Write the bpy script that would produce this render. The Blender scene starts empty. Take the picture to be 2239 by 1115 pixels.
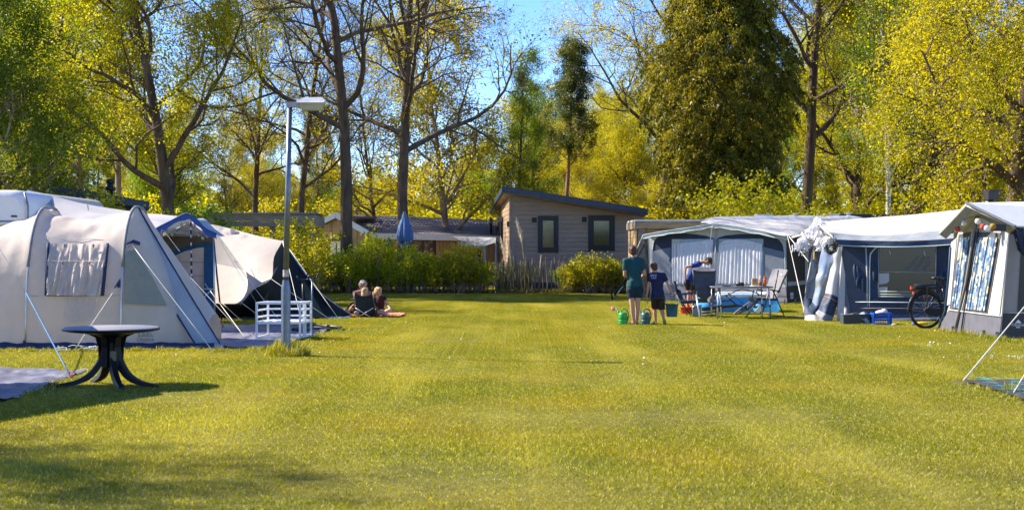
import bpy, math, random
import numpy as np
from mathutils import Vector, Matrix, Quaternion, noise

SC = bpy.context.scene
COL = SC.collection
R = math.radians

# ---------------------------------------------------------------- camera, sky, sun, exposure
H = 1.5; F = 3110.0; CX = 1119.5; HY = 550.0
cam_d = bpy.data.cameras.new("camera"); cam = bpy.data.objects.new("camera", cam_d); COL.objects.link(cam)
cam.location = (0, 0, H); cam.rotation_euler = (R(90), 0, 0)
cam_d.sensor_width = 36.0; cam_d.lens = 36.0 * F / 2239.0; cam_d.shift_y = -7.5 / 2239.0
cam_d.clip_end = 3000; cam_d.clip_start = 0.1
cam_d.dof.use_dof = True; cam_d.dof.focus_distance = 27.0; cam_d.dof.aperture_fstop = 4.0
SC.camera = cam

SUN_EL = R(40.0)
SUN_H = Vector((-0.955, 0.297, 0)).normalized()          # horizontal direction towards the sun
SUN_DIR = (SUN_H * math.cos(SUN_EL) + Vector((0, 0, math.sin(SUN_EL)))).normalized()
world = bpy.data.worlds.new("World"); SC.world = world; world.use_nodes = True
nt = world.node_tree; nt.nodes.clear()
sky = nt.nodes.new("ShaderNodeTexSky"); sky.sky_type = 'NISHITA'; sky.sun_disc = False
sky.sun_elevation = SUN_EL
sky.sun_rotation = math.atan2(SUN_H.x, SUN_H.y)
sky.altitude = 2500; sky.air_density = 1.0; sky.dust_density = 0.0; sky.ozone_density = 3.0
bg = nt.nodes.new("ShaderNodeBackground"); bg.inputs[1].default_value = 0.15
wo = nt.nodes.new("ShaderNodeOutputWorld")
hsv = nt.nodes.new('ShaderNodeHueSaturation'); hsv.inputs['Saturation'].default_value = 1.22; hsv.inputs['Value'].default_value = .84; hsv.inputs['Hue'].default_value = .513
nt.links.new(sky.outputs[0], hsv.inputs['Color']); nt.links.new(hsv.outputs[0], bg.inputs[0]); nt.links.new(bg.outputs[0], wo.inputs[0])
sl = bpy.data.lights.new("sun", 'SUN'); sl.energy = 4.9; sl.angle = R(0.5); sl.color = (1.0, 0.90, 0.75)
so = bpy.data.objects.new("sun", sl); COL.objects.link(so)
so.rotation_euler = (-SUN_DIR).to_track_quat('-Z', 'Y').to_euler(); so.location = (-30, 10, 30)
SC.view_settings.view_transform = 'Standard'; SC.view_settings.look = 'None'
SC.view_settings.exposure = 1.36; SC.view_settings.gamma = 1.0; SC.view_settings.use_curve_mapping = False
SC.render.engine = 'CYCLES'
SC.cycles.max_bounces = 8; SC.cycles.transparent_max_bounces = 12; SC.cycles.diffuse_bounces = 3
SC.cycles.transmission_bounces = 6; SC.cycles.use_adaptive_sampling = True; SC.cycles.adaptive_threshold = 0.02
SC.cycles.use_denoising = True

# ---------------------------------------------------------------- measuring helpers
def Dg(y): return F * H / (y - HY)                       # distance of a ground point seen on row y
def W(px, py, D): return Vector(((px - CX) / F * D, D, H - (py - HY) / F * D))
def G(px, py, z=0.0):
    D = Dg(py); return Vector(((px - CX) / F * D, D, z))
def X(px, D): return (px - CX) / F * D
def Z(py, D): return H - (py - HY) / F * D
CAMP = Vector((0, 0, H))
class Plane:
    """a vertical wall plane through two ground points"""
    def __init__(s, a, b):
        s.a = Vector((a.x, a.y, 0)); s.b = Vector((b.x, b.y, 0))
        s.u = (s.b - s.a).normalized(); s.n = Vector((s.u.y, -s.u.x, 0))
        if s.n.dot(CAMP - s.a) < 0: s.n = -s.n
        s.len = (s.b - s.a).length
    def at(s, px, py, off=0.0):
        d = Vector(((px - CX) / F, 1, -(py - HY) / F))
        p0 = s.a + s.n * off
        t = (p0 - CAMP).dot(s.n) / d.dot(s.n)
        return CAMP + d * t
    def uv(s, u, z, off=0.0): return s.a + s.u * u + Vector((0, 0, z)) + s.n * off

# ---------------------------------------------------------------- materials
def s2l(c):
    c = c / 255.0
    return c / 12.92 if c <= 0.04045 else ((c + 0.055) / 1.055) ** 2.4
def C(r, g, b): return (s2l(r), s2l(g), s2l(b))
MATS = {}
def new_mat(name):
    m = bpy.data.materials.new(name); m.use_nodes = True
    t = m.node_tree; t.nodes.clear()
    return m, t
def nd(t, typ, **kw):
    n = t.nodes.new(typ)
    for k, v in kw.items(): setattr(n, k, v)
    return n
def mat(name, col, rough=0.6, var=0.12, scale=6.0, bump=0.0, bscale=40.0, metal=0.0, spec=0.4, trans=0.0,
        tcol=None, stretch=(1, 1, 1), dirt=0.0, coat=0.0, obj_var=0.0):
    """principled surface with noise in its colour, fine relief, soft stains, and light coming through cloth"""
    if name in MATS: return MATS[name]
    m, t = new_mat(name); L = t.links.new
    out = nd(t, "ShaderNodeOutputMaterial"); b = nd(t, "ShaderNodeBsdfPrincipled")
    tc = nd(t, "ShaderNodeTexCoord"); mp = nd(t, "ShaderNodeMapping"); mp.inputs['Scale'].default_value = stretch
    L(tc.outputs['Object'], mp.inputs[0])
    n1 = nd(t, "ShaderNodeTexNoise"); n1.inputs['Scale'].default_value = scale; n1.inputs['Detail'].default_value = 6
    n1.inputs['Roughness'].default_value = 0.62
    L(mp.outputs[0], n1.inputs['Vector'])
    cr = nd(t, "ShaderNodeValToRGB")
    lo = [max(0, c * (1 - var * 1.6)) for c in col]; hi = [min(1, c * (1 + var * 1.6)) for c in col]
    cr.color_ramp.elements[0].position = 0.3; cr.color_ramp.elements[0].color = (*lo, 1)
    cr.color_ramp.elements[1].position = 0.7; cr.color_ramp.elements[1].color = (*hi, 1)
    L(n1.outputs['Fac'], cr.inputs[0]); colo = cr.outputs[0]
    if dirt > 0:
        n3 = nd(t, "ShaderNodeTexNoise"); n3.inputs['Scale'].default_value = scale * 0.35; n3.inputs['Detail'].default_value = 8
        L(mp.outputs[0], n3.inputs['Vector'])
        r3 = nd(t, "ShaderNodeMapRange"); r3.inputs[1].default_value = 0.48; r3.inputs[2].default_value = 0.75
        r3.inputs[4].default_value = dirt
        L(n3.outputs['Fac'], r3.inputs[0])
        mx = nd(t, "ShaderNodeMix", data_type='RGBA'); mx.inputs['B'].default_value = (col[0]*0.5+.02, col[1]*0.47+.015, col[2]*0.38+.01, 1)
        L(r3.outputs[0], mx.inputs['Factor']); L(colo, mx.inputs['A']); colo = mx.outputs['Result']
    if obj_var > 0:
        oi = nd(t, "ShaderNodeObjectInfo"); mr = nd(t, "ShaderNodeMapRange")
        mr.inputs[3].default_value = 1 - obj_var; mr.inputs[4].default_value = 1 + obj_var
        L(oi.outputs['Random'], mr.inputs[0])
        hs = nd(t, "ShaderNodeHueSaturation"); L(mr.outputs[0], hs.inputs['Value']); L(colo, hs.inputs['Color']); colo = hs.outputs[0]
    L(colo, b.inputs['Base Color'])
    b.inputs['Roughness'].default_value = rough; b.inputs['Metallic'].default_value = metal
    b.inputs['Specular IOR Level'].default_value = spec; b.inputs['Coat Weight'].default_value = coat
    if bump > 0:
        n2 = nd(t, "ShaderNodeTexNoise"); n2.inputs['Scale'].default_value = bscale; n2.inputs['Detail'].default_value = 5
        L(mp.outputs[0], n2.inputs['Vector'])
        bp = nd(t, "ShaderNodeBump"); bp.inputs['Strength'].default_value = min(1, bump); bp.inputs['Distance'].default_value = 0.02
        L(n2.outputs['Fac'], bp.inputs['Height']); L(bp.outputs[0], b.inputs['Normal'])
    sh = b.outputs[0]
    if trans > 0:
        tr = nd(t, "ShaderNodeBsdfTranslucent")
        if tcol: tr.inputs[0].default_value = (*tcol, 1)
        else: L(colo, tr.inputs[0])
        ms = nd(t, "ShaderNodeMixShader"); ms.inputs[0].default_value = trans
        L(sh, ms.inputs[1]); L(tr.outputs[0], ms.inputs[2]); sh = ms.outputs[0]
    L(sh, out.inputs[0]); MATS[name] = m
    return m
def leaf_mat(name, c1, c2, trans=0.5, rough=0.45, tboost=1.5):
    """leaf colour drawn per leaf between two greens; light passes through"""
    if name in MATS: return MATS[name]
    m, t = new_mat(name); L = t.links.new
    out = nd(t, "ShaderNodeOutputMaterial"); b = nd(t, "ShaderNodeBsdfPrincipled")
    at = nd(t, "ShaderNodeAttribute"); at.attribute_name = "leafv"
    mx = nd(t, "ShaderNodeMix", data_type='RGBA'); mx.inputs['A'].default_value = (*c1, 1); mx.inputs['B'].default_value = (*c2, 1)
    L(at.outputs['Fac'], mx.inputs['Factor'])
    L(mx.outputs['Result'], b.inputs['Base Color']); b.inputs['Roughness'].default_value = rough
    b.inputs['Specular IOR Level'].default_value = 0.35
    tr = nd(t, "ShaderNodeBsdfTranslucent")
    g = nd(t, "ShaderNodeMix", data_type='RGBA', blend_type='MULTIPLY'); g.inputs['Factor'].default_value = 1
    g.inputs['B'].default_value = (tboost * 1.1, tboost, tboost * 0.35, 1)
    L(mx.outputs['Result'], g.inputs['A']); L(g.outputs['Result'], tr.inputs[0])
    ms = nd(t, "ShaderNodeMixShader"); ms.inputs[0].default_value = trans
    L(b.outputs[0], ms.inputs[1]); L(tr.outputs[0], ms.inputs[2]); L(ms.outputs[0], out.inputs[0])
    MATS[name] = m
    return m
def glass_mat(name, tint=(0.02, 0.025, 0.02), refl=0.25, clear=0.0, rough=0.03):
    if name in MATS: return MATS[name]
    m, t = new_mat(name); L = t.links.new
    out = nd(t, "ShaderNodeOutputMaterial")
    d = nd(t, "ShaderNodeBsdfDiffuse"); d.inputs[0].default_value = (*tint, 1)
    g = nd(t, "ShaderNodeBsdfGlossy"); g.inputs['Roughness'].default_value = rough; g.inputs[0].default_value = (.9, .9, .9, 1)
    base = d.outputs[0]
    if clear > 0:
        tp = nd(t, "ShaderNodeBsdfTransparent"); tp.inputs[0].default_value = (.85, .88, .9, 1)
        m0 = nd(t, "ShaderNodeMixShader"); m0.inputs[0].default_value = clear
        L(base, m0.inputs[1]); L(tp.outputs[0], m0.inputs[2]); base = m0.outputs[0]
    n = nd(t, "ShaderNodeTexNoise"); n.inputs['Scale'].default_value = 3
    bp = nd(t, "ShaderNodeBump"); bp.inputs['Strength'].default_value = 0.25 if clear > 0 else 0.02; bp.inputs['Distance'].default_value = .05
    L(n.outputs['Fac'], bp.inputs['Height']); L(bp.outputs[0], g.inputs['Normal'])
    ms = nd(t, "ShaderNodeMixShader"); ms.inputs[0].default_value = refl
    L(base, ms.inputs[1]); L(g.outputs[0], ms.inputs[2]); L(ms.outputs[0], out.inputs[0])
    MATS[name] = m
    return m

# ---------------------------------------------------------------- mesh builder
def basis(d):
    d = d.normalized(); a = Vector((0, 0, 1)) if abs(d.z) < 0.9 else Vector((0, 1, 0))
    u = d.cross(a).normalized(); return u, d.cross(u).normalized()
class MB:
    def __init__(s): s.v = []; s.f = []; s.sm = []
    def add(s, vs, fs, smooth=False):
        o = len(s.v); s.v += [tuple(x) for x in vs]; s.f += [tuple(i + o for i in f) for f in fs]; s.sm += [smooth] * len(fs); return s
    def box(s, c, sz, rz=0, rx=0, ry=0):
        M = Matrix.Rotation(rz, 3, 'Z') @ Matrix.Rotation(ry, 3, 'Y') @ Matrix.Rotation(rx, 3, 'X'); c = Vector(c)
        vs = [c + M @ Vector((x * sz[0] / 2, y * sz[1] / 2, z * sz[2] / 2)) for x in (-1, 1) for y in (-1, 1) for z in (-1, 1)]
        return s.add(vs, [(0, 1, 3, 2), (4, 6, 7, 5), (0, 4, 5, 1), (2, 3, 7, 6), (0, 2, 6, 4), (1, 5, 7, 3)])
    def beam(s, p, q, w, h, up=None):
        p = Vector(p); q = Vector(q); d = (q - p).normalized()
        up = Vector(up) if up is not None else (Vector((0, 0, 1)) if abs(d.z) < 0.95 else Vector((0, 1, 0)))
        a = d.cross(up).normalized() * (w / 2); b = a.cross(d).normalized() * (h / 2)
        vs = [e + i * a + j * b for e in (p, q) for i, j in ((-1, -1), (1, -1), (1, 1), (-1, 1))]
        return s.add(vs, [(0, 1, 2, 3), (7, 6, 5, 4), (0, 4, 5, 1), (1, 5, 6, 2), (2, 6, 7, 3), (3, 7, 4, 0)])
    def tube(s, pts, r, n=8, cap=True, closed=False):
        pts = [Vector(p) for p in pts]; rs = r if isinstance(r, (list, tuple)) else [r] * len(pts)
        N = len(pts); vs = []; u = None
        for i, p in enumerate(pts):
            if closed: d = pts[(i + 1) % N] - pts[i - 1]
            else: d = pts[min(i + 1, N - 1)] - pts[max(i - 1, 0)]
            if d.length < 1e-9: d = Vector((0, 0, 1))
            d.normalize()
            if u is None: u, w = basis(d)
            else:
                u = (u - d * u.dot(d)); u = u.normalized() if u.length > 1e-6 else basis(d)[0]; w = d.cross(u)
            for k in range(n):
                a = 2 * math.pi * k / n; vs.append(p + (u * math.cos(a) + w * math.sin(a)) * rs[i])
        fs = [(i * n + k, i * n + (k + 1) % n, (i + 1) * n + (k + 1) % n, (i + 1) * n + k) for i in range(N - 1) for k in range(n)]
        if closed: fs += [((N - 1) * n + k, (N - 1) * n + (k + 1) % n, (k + 1) % n, k) for k in range(n)]
        s.add(vs, fs, n > 4)
        if cap and not closed: 
            o = len(s.v) - len(vs)
            s.f += [tuple(o + k for k in range(n))[::-1], tuple(o + (N - 1) * n + k for k in range(n))]; s.sm += [False, False]
        return s
    def lathe(s, prof, c=(0, 0, 0), n=20, sx=1, sy=1, M=None):
        c = Vector(c); vs = []
        for r, z in prof:
            for k in range(n):
                a = 2 * math.pi * k / n; p = Vector((r * math.cos(a) * sx, r * math.sin(a) * sy, z))
                if M is not None: p = M @ p
                vs.append(c + p)
        N = len(prof)
        fs = [(i * n + k, i * n + (k + 1) % n, (i + 1) * n + (k + 1) % n, (i + 1) * n + k) for i in range(N - 1) for k in range(n)]
        return s.add(vs, fs, True)
    def ell(s, c, r, n=12, m=8, M=None):
        c = Vector(c); r = r if isinstance(r, (list, tuple)) else (r, r, r); vs = []
        for i in range(m + 1):
            t = math.pi * i / m
            if i in (0, m):
                p = Vector((0, 0, r[2] * math.cos(t))); vs.append(c + (M @ p if M else p)); continue
            for k in range(n):
                a = 2 * math.pi * k / n
                p = Vector((r[0] * math.sin(t) * math.cos(a), r[1] * math.sin(t) * math.sin(a), r[2] * math.cos(t)))
                vs.append(c + (M @ p if M else p))
        fs = [(0, 1 + k, 1 + (k + 1) % n) for k in range(n)]
        for i in range(m - 2):
            a = 1 + i * n
            fs += [(a + k, a + n + k, a + n + (k + 1) % n, a + (k + 1) % n) for k in range(n)]
        a = 1 + (m - 2) * n; e = len(vs) - 1
        fs += [(a + k, e, a + (k + 1) % n) for k in range(n)]
        return s.add(vs, fs, True)
    def cap(s, p, q, r1, r2, n=12):
        """closed tapered capsule"""
        p = Vector(p); q = Vector(q); d = q - p; L = d.length
        if L < 1e-6: return s.ell(p, r1)
        d.normalize(); pts = []; rs = []
        for a in (-85, -60, -30, 0): pts.append(p + d * r1 * math.sin(R(a))); rs.append(r1 * math.cos(R(a)))
        for a in (0, 30, 60, 85): pts.append(q + d * r2 * math.sin(R(a))); rs.append(r2 * math.cos(R(a)))
        return s.tube(pts, rs, n)
    def poly(s, pts): return s.add(pts, [tuple(range(len(pts)))])
    def slab(s, pts, off):
        """polygon with thickness along off"""
        off = Vector(off); n = len(pts); pts = [Vector(p) for p in pts]
        vs = pts + [p + off for p in pts]
        return s.add(vs, [tuple(range(n))[::-1], tuple(range(n, 2 * n))] + [(i, (i + 1) % n, n + (i + 1) % n, n + i) for i in range(n)])
    def grid(s, fn, nu, nv, smooth=True):
        vs = [fn(i / nu, j / nv) for j in range(nv + 1) for i in range(nu + 1)]
        fs = [(j * (nu + 1) + i, j * (nu + 1) + i + 1, (j + 1) * (nu + 1) + i + 1, (j + 1) * (nu + 1) + i) for j in range(nv) for i in range(nu)]
        return s.add(vs, fs, smooth)
    def mesh(s, name, m=None, off=None):
        me = bpy.data.meshes.new(name)
        vs = s.v if off is None else [(a[0] - off[0], a[1] - off[1], a[2] - off[2]) for a in s.v]
        me.from_pydata(vs, [], s.f); me.polygons.foreach_set("use_smooth", s.sm)
        if m: me.materials.append(m)
        me.update(); return me

# ---------------------------------------------------------------- things, parts, copies
def thing(name, label, cat, loc=(0, 0, 0), group=None, rz=0):
    o = bpy.data.objects.new(name, None); COL.objects.link(o); o.location = loc; o.rotation_euler = (0, 0, rz)
    o.empty_display_size = 0.1
    o['label'] = label; o['category'] = cat
    if group: o['group'] = group
    return o
def wloc(o):
    v = Vector((0, 0, 0))
    while o is not None: v = v + Vector(o.location); o = o.parent
    return v
def part(name, mb, m, parent, label=None, kind=None, local=False):
    """mesh child; mb holds world positions unless local (things built at the origin and placed later)"""
    me = mb if isinstance(mb, bpy.types.Mesh) else mb.mesh(name, m, None if local else wloc(parent))
    o = bpy.data.objects.new(name, me); COL.objects.link(o); o.parent = parent
    if label: o['label'] = label
    if kind: o['kind'] = kind
    return o
def solo(name, mb, m, label=None, cat=None, group=None, kind=None, origin=None):
    me = mb if isinstance(mb, bpy.types.Mesh) else mb.mesh(name, m, origin)
    o = bpy.data.objects.new(name, me); COL.objects.link(o)
    if origin is not None: o.location = origin
    if label: o['label'] = label
    if cat: o['category'] = cat
    if group: o['group'] = group
    if kind: o['kind'] = kind
    return o
def copy_tree(o, parent=None):
    c = o.copy(); COL.objects.link(c); c.parent = parent
    for ch in o.children: copy_tree(ch, c)
    return c
def baked(o):
    dg = bpy.context.evaluated_depsgraph_get()
    return bpy.data.meshes.new_from_object(o.evaluated_get(dg))
def lerp(a, b, t): return a + (b - a) * t
def curve(pts, n):
    """smooth polyline through points (Catmull-Rom)"""
    P = [Vector(p) for p in pts]; out = []; m = len(P) - 1
    for k in range(n + 1):
        t = k / n * m; i = min(int(t), m - 1); f = t - i
        a, b, c, d = P[max(i - 1, 0)], P[i], P[i + 1], P[min(i + 2, m)]
        out.append(0.5 * ((2 * b) + (c - a) * f + (2 * a - 5 * b + 4 * c - d) * f * f + (3 * b - a - 3 * c + d) * f ** 3))
    return out
def sheet(top, bot, nu, nv, wob=0.0, ws=3.0, pleat=0.0, pf=0, nrm=None, seed=0):
    """cloth between two curves, with soft creases and pleats"""
    A = curve(top, nu); B = curve(bot, nu)
    if nrm is None: nrm = (A[-1] - A[0]).cross(B[0] - A[0]).normalized()
    mb = MB()
    def fn(u, v):
        a = A[round(u * nu)]; b = B[round(u * nu)]; p = a.lerp(b, v)
        e = math.sin(math.pi * min(1, max(0, v))) if wob else 0
        if wob: p = p + nrm * wob * e * noise.noise(p * ws + Vector((seed, 0, 0)))
        if pleat: p = p + nrm * pleat * (0.25 + 0.75 * v) * (math.sin(u * pf * 6.283 + 0.6 * math.sin(u * pf * 2.1 + seed)) )
        return p
    return mb.grid(fn, nu, nv)
def text_mesh(s, size, m, extr=0.001):
    cu = bpy.data.curves.new("lettering", 'FONT'); cu.body = s; cu.size = size; cu.extrude = extr
    cu.align_x = 'CENTER'; cu.align_y = 'CENTER'; cu.resolution_u = 2
    o = bpy.data.objects.new("lettering", cu); COL.objects.link(o)
    me = baked(o); bpy.data.objects.remove(o); me.materials.clear(); me.materials.append(m)
    return me
# ---------------------------------------------------------------- ground
M_soil = mat("lawn_soil", (0.13, 0.115, 0.01), rough=0.9, var=0.35, scale=1.2, bump=0.6, bscale=30)
def ground():
    mb = MB()
    ys = [-30, -5, 4, 8, 15, 30, 60, 110, 250, 1200]
    vs = []; xs = [-900, -200, -60, -15, 0, 15, 60, 200, 900]
    for y in ys:
        for x in xs: vs.append((x, y, 0))
    n = len(xs); fs = [(j*n+i, j*n+i+1, (j+1)*n+i+1, (j+1)*n+i) for j in range(len(ys)-1) for i in range(n-1)]
    mb.add(vs, fs); solo("ground", mb, M_soil, kind="structure")
ground()

def fast_mesh(name, verts, faces_n, nper, m=None, attr=None, smooth=False):
    """verts (N,3) array; faces are consecutive runs of nper vertices"""
    me = bpy.data.meshes.new(name); N = len(verts)
    me.vertices.add(N); me.vertices.foreach_set("co", np.asarray(verts, np.float32).ravel())
    me.loops.add(faces_n * nper); me.loops.foreach_set("vertex_index", np.arange(faces_n * nper, dtype=np.int32))
    me.polygons.add(faces_n); me.polygons.foreach_set("loop_start", np.arange(0, faces_n * nper, nper, dtype=np.int32))
    me.update(calc_edges=True)
    if attr is not None:
        a = me.attributes.new("leafv", 'FLOAT', 'POINT'); a.data.foreach_set("value", np.asarray(attr, np.float32))
    if m: me.materials.append(m)
    return me

def leaves_mesh(name, P, size, rng, m, droop=0.0, var=0.35, aspect=0.62, shade=None, flat=0.0):
    """a folded diamond leaf at each point"""
    n = len(P); P = np.asarray(P, np.float64)
    d = rng.normal(size=(n, 3)); d[:, 2] -= droop; d[:, 2] *= (1 - flat); d /= np.linalg.norm(d, axis=1, keepdims=True)
    q = rng.normal(size=(n, 3)); q[:, 2] += flat * 3; s = np.cross(d, q); s /= np.linalg.norm(s, axis=1, keepdims=True)
    L = size * (1 + var * rng.uniform(-1, 1, n))[:, None]
    a = P - d * L * 0.5; c = P + d * L * 0.5; w = s * L * aspect * 0.5
    nn = np.cross(d, s) * L * 0.12
    b = P + w + nn - d * L * 0.08; e = P - w + nn - d * L * 0.08
    V = np.stack([a, b, c, e], 1).reshape(-1, 3)
    v = rng.uniform(0, 1, n) if shade is None else np.clip(shade + rng.uniform(-.3, .3, n), 0, 1)
    return fast_mesh(name, V, n, 4, m, np.repeat(v, 4))

class TreeGen:
    def __init__(s, seed):
        s.r = random.Random(seed); s.tw = MB(); s.tips = []; s.nb = 0
    def grow(s, p, d, L, r, lvl, P):
        """one branch with its offspring; P holds the per-level rules"""
        rr = s.r; nseg = P['seg'][lvl]; jit = P['jit'][lvl]; up = P['up'][lvl]
        pts = [p.copy()]; rad = [r]; dirs = [d.copy()]
        q = p.copy(); dd = d.copy(); end = P['end'][lvl]
        for k in range(nseg):
            dd = (dd + Vector((rr.gauss(0, jit), rr.gauss(0, jit), rr.gauss(0, jit) + up))).normalized()
            q = q + dd * (L / nseg); pts.append(q.copy()); rad.append(r * (1 - (1 - end) * (k + 1) / nseg)); dirs.append(dd.copy())
        s.tw.tube(pts, rad, P['sides'][lvl], cap=False); s.nb += 1
        if lvl == 0: s.tw.tube([p - Vector((0, 0, .3)), p + Vector((0, 0, .02)), p.lerp(pts[1], .35)], [r * 1.5, r * 1.2, r * 1.0], P['sides'][0], cap=False)
        last = lvl >= P['levels'] - 1
        if lvl >= P['leaf_from']:
            for k in range(1, nseg + 1): s.tips.append((pts[k], dirs[k], lvl))
        if last: return
        n = P['kids'][lvl]; t0 = P['start'][lvl]; ph = rr.uniform(0, 6.28)
        for i in range(n):
            t = t0 + (1 - t0) * ((i + rr.uniform(0.1, 0.9)) / n); x = t * nseg; k = min(int(x), nseg - 1); f = x - k
            b = pts[k].lerp(pts[k + 1], f); u, w = basis(dirs[k + 1])
            ph += 2.4 + rr.uniform(-.5, .5); az = ph
            ang = P['ang'][lvl] * rr.uniform(.75, 1.25)
            if P.get('angtop'): ang *= lerp(1.0, P['angtop'], t) if lvl == 0 else 1
            nd_ = (dirs[k + 1] * math.cos(ang) + (u * math.cos(az) + w * math.sin(az)) * math.sin(ang)).normalized()
            shp = P['shape'](t) if lvl == 0 else (1.15 - 0.6 * t)
            ln = P['len'][lvl + 1] * shp * rr.uniform(.7, 1.2)
            br = min(rad[k] * P['rr'][lvl], rad[k] * .9) * (0.8 + .4 * shp if lvl == 0 else 1)
            s.grow(b, nd_, ln, max(br, P['rmin']), lvl + 1, P)
OAK = dict(levels=5, seg=[9, 9, 6, 5, 3], jit=[.05, .16, .2, .24, .25], up=[.02, .05, .05, .04, .03], sides=[10, 7, 5, 4, 3],
           kids=[16, 10, 8, 5], start=[.3, .2, .15, .15], ang=[R(62), R(48), R(48), R(48)], angtop=.5, len=[17, 7.6, 3.6, 1.6, .7],
           end=[.22, .18, .2, .3, .5], rr=[.5, .55, .55, .6], rmin=.005, leaf_from=3, shape=lambda t: 1.15 - .55 * t)
LEAFY = dict(OAK, kids=[17, 8, 5, 4], levels=5, len=[14, 5.6, 2.8, 1.3, .6], start=[.22, .2, .15, .1])
ROUND = dict(OAK, levels=4, seg=[8, 6, 5, 3], kids=[20, 8, 6], start=[.18, .2, .1], len=[10, 4.2, 2.0, 1.0], ang=[R(68), R(50), R(50)], leaf_from=2,
             sides=[8, 5, 4, 3], end=[.2, .2, .3, .4])
SLIM = dict(OAK, levels=4, seg=[12, 5, 4, 3], kids=[26, 7, 5], start=[.3, .2, .1], len=[17, 3.2, 1.5, .8], ang=[R(55), R(45), R(45)], leaf_from=2,
            sides=[8, 5, 3, 3], jit=[.025, .12, .2, .2], end=[.15, .2, .3, .5], shape=lambda t: 1.1 - .7 * abs(t - .45), rr=[.35, .55, .6])
PINE = dict(OAK, levels=4, seg=[12, 5, 4, 3], kids=[24, 6, 5], start=[.48, .3, .2], len=[16, 2.6, 1.1, .5], ang=[R(72), R(50), R(45)], leaf_from=2,
            sides=[8, 5, 3, 3], jit=[.02, .12, .2, .2], end=[.3, .25, .3, .5], shape=lambda t: 1.2 - .7 * t, rr=[.3, .5, .6])
WEEP = dict(OAK, levels=5, seg=[8, 7, 6, 5, 4], kids=[18, 8, 6, 4], start=[.12, .15, .15, .2], len=[13, 5.2, 2.6, 1.5, .9],
            ang=[R(66), R(50), R(50), R(55)], up=[.02, .0, -.05, -.16, -.2])
def make_tree(seed, P, r0, leaf_n, size, lm, bark, spread=.25, droop=0., hgt=None, keep=None, clump=0.0):
    g = TreeGen(seed); P = dict(P)
    if hgt:
        k = hgt / P['len'][0]; P['len'] = [l * k for l in P['len']]
    g.grow(Vector((0, 0, 0)), Vector((0, 0, 1)), P['len'][0], r0, 0, P)
    rng = np.random.default_rng(seed)
    T = np.array([tuple(a) for a, b, c in g.tips]); 
    if clump > 0:                                        # whole twigs without leaves leave gaps in the crown
        nz = np.array([noise.noise(Vector(t) * .55 + Vector((seed, 0, 0))) for t in T]); T = T[nz > np.quantile(nz, clump)]
    T = T[rng.permutation(len(T))[:max(1200, leaf_n // 9)]]          # leaves sit in clusters on some of the twigs
    idx = rng.integers(0, len(T), leaf_n)
    Pn = T[idx] + rng.normal(size=(leaf_n, 3)) * spread
    if droop: Pn[:, 2] -= np.abs(rng.normal(size=leaf_n)) * spread * droop
    sT = np.array([noise.noise(Vector(p) * .5) + .5 * noise.noise(Vector(p) * 1.7) for p in T]) * .9 + .5; sT = sT + rng.uniform(-.22, .22, len(T)); shade = sT[idx]
    trunk = g.tw.mesh("trunk", bark)
    crown = leaves_mesh("crown", Pn, size, rng, lm, droop=droop * .6, shade=shade)
    return trunk, crown
B_oak = mat("oak_bark", (.105, .07, .045), rough=.9, var=.35, scale=5, bump=1, bscale=14, stretch=(1, 1, .25))
B_pale = mat("pale_bark", (.26, .19, .14), rough=.85, var=.3, scale=5, bump=.8, bscale=14, stretch=(1, 1, .3))
B_pine = mat("pine_bark", (.24, .12, .07), rough=.85, var=.35, scale=4, bump=1, bscale=12, stretch=(1, 1, .4))
B_birch = mat("birch_bark", (.5, .47, .43), rough=.7, var=.45, scale=5, bump=.4, bscale=10, stretch=(.6, .6, 3))
LF_yel = leaf_mat("young_oak_leaf", (.25, .25, .012), (.44, .41, .02), .6)
LF_gold = leaf_mat("golden_leaf", (.25, .245, .008), (.47, .42, .014), .58)
LF_lime = leaf_mat("lime_leaf", (.22, .24, .008), (.47, .45, .015), .6)
LF_grn = leaf_mat("green_leaf", (.10, .18, .015), (.26, .36, .025), .58)
LF_dark = leaf_mat("dark_leaf", (.07, .12, .012), (.22, .29, .02), .55)
LF_pine = leaf_mat("pine_needle", (.05, .075, .02), (.15, .17, .03), .35)
LF_thuja = leaf_mat("thuja_spray", (.035, .052, .004), (.36, .31, .022), .36)

V = {}
V['bare1'] = make_tree(11, OAK, .24, 5200, .12, LF_yel, B_oak, .16, hgt=17, clump=.25)
V['bare2'] = make_tree(29, OAK, .24, 7000, .12, LF_yel, B_oak, .16, hgt=16, clump=.25)
V['half'] = make_tree(41, OAK, .25, 52000, .085, LF_yel, B_oak, .15, hgt=17, clump=.15)
V['leafy'] = make_tree(5, LEAFY, .26, 95000, .09, LF_lime, B_oak, .17, hgt=14, clump=.22)
V['round'] = make_tree(8, ROUND, .2, 56000, .10, LF_gold, B_oak, .22, hgt=10, clump=.15)
V['round2'] = make_tree(17, ROUND, .2, 46000, .10, LF_gold, B_pale, .20, hgt=11, clump=.3)
V['slim'] = make_tree(23, SLIM, .18, 34000, .10, LF_lime, B_oak, .18, hgt=16, clump=.25)
V['slim2'] = make_tree(37, SLIM, .16, 20000, .095, LF_lime, B_pale, .16, hgt=15, clump=.35)
V['pine'] = make_tree(3, PINE, .2, 42000, .10, LF_pine, B_pine, .15, hgt=16, clump=.1)
V['weep'] = make_tree(61, WEEP, .25, 165000, .075, LF_gold, B_oak, .15, droop=1.1, hgt=13, clump=.15)

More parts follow.
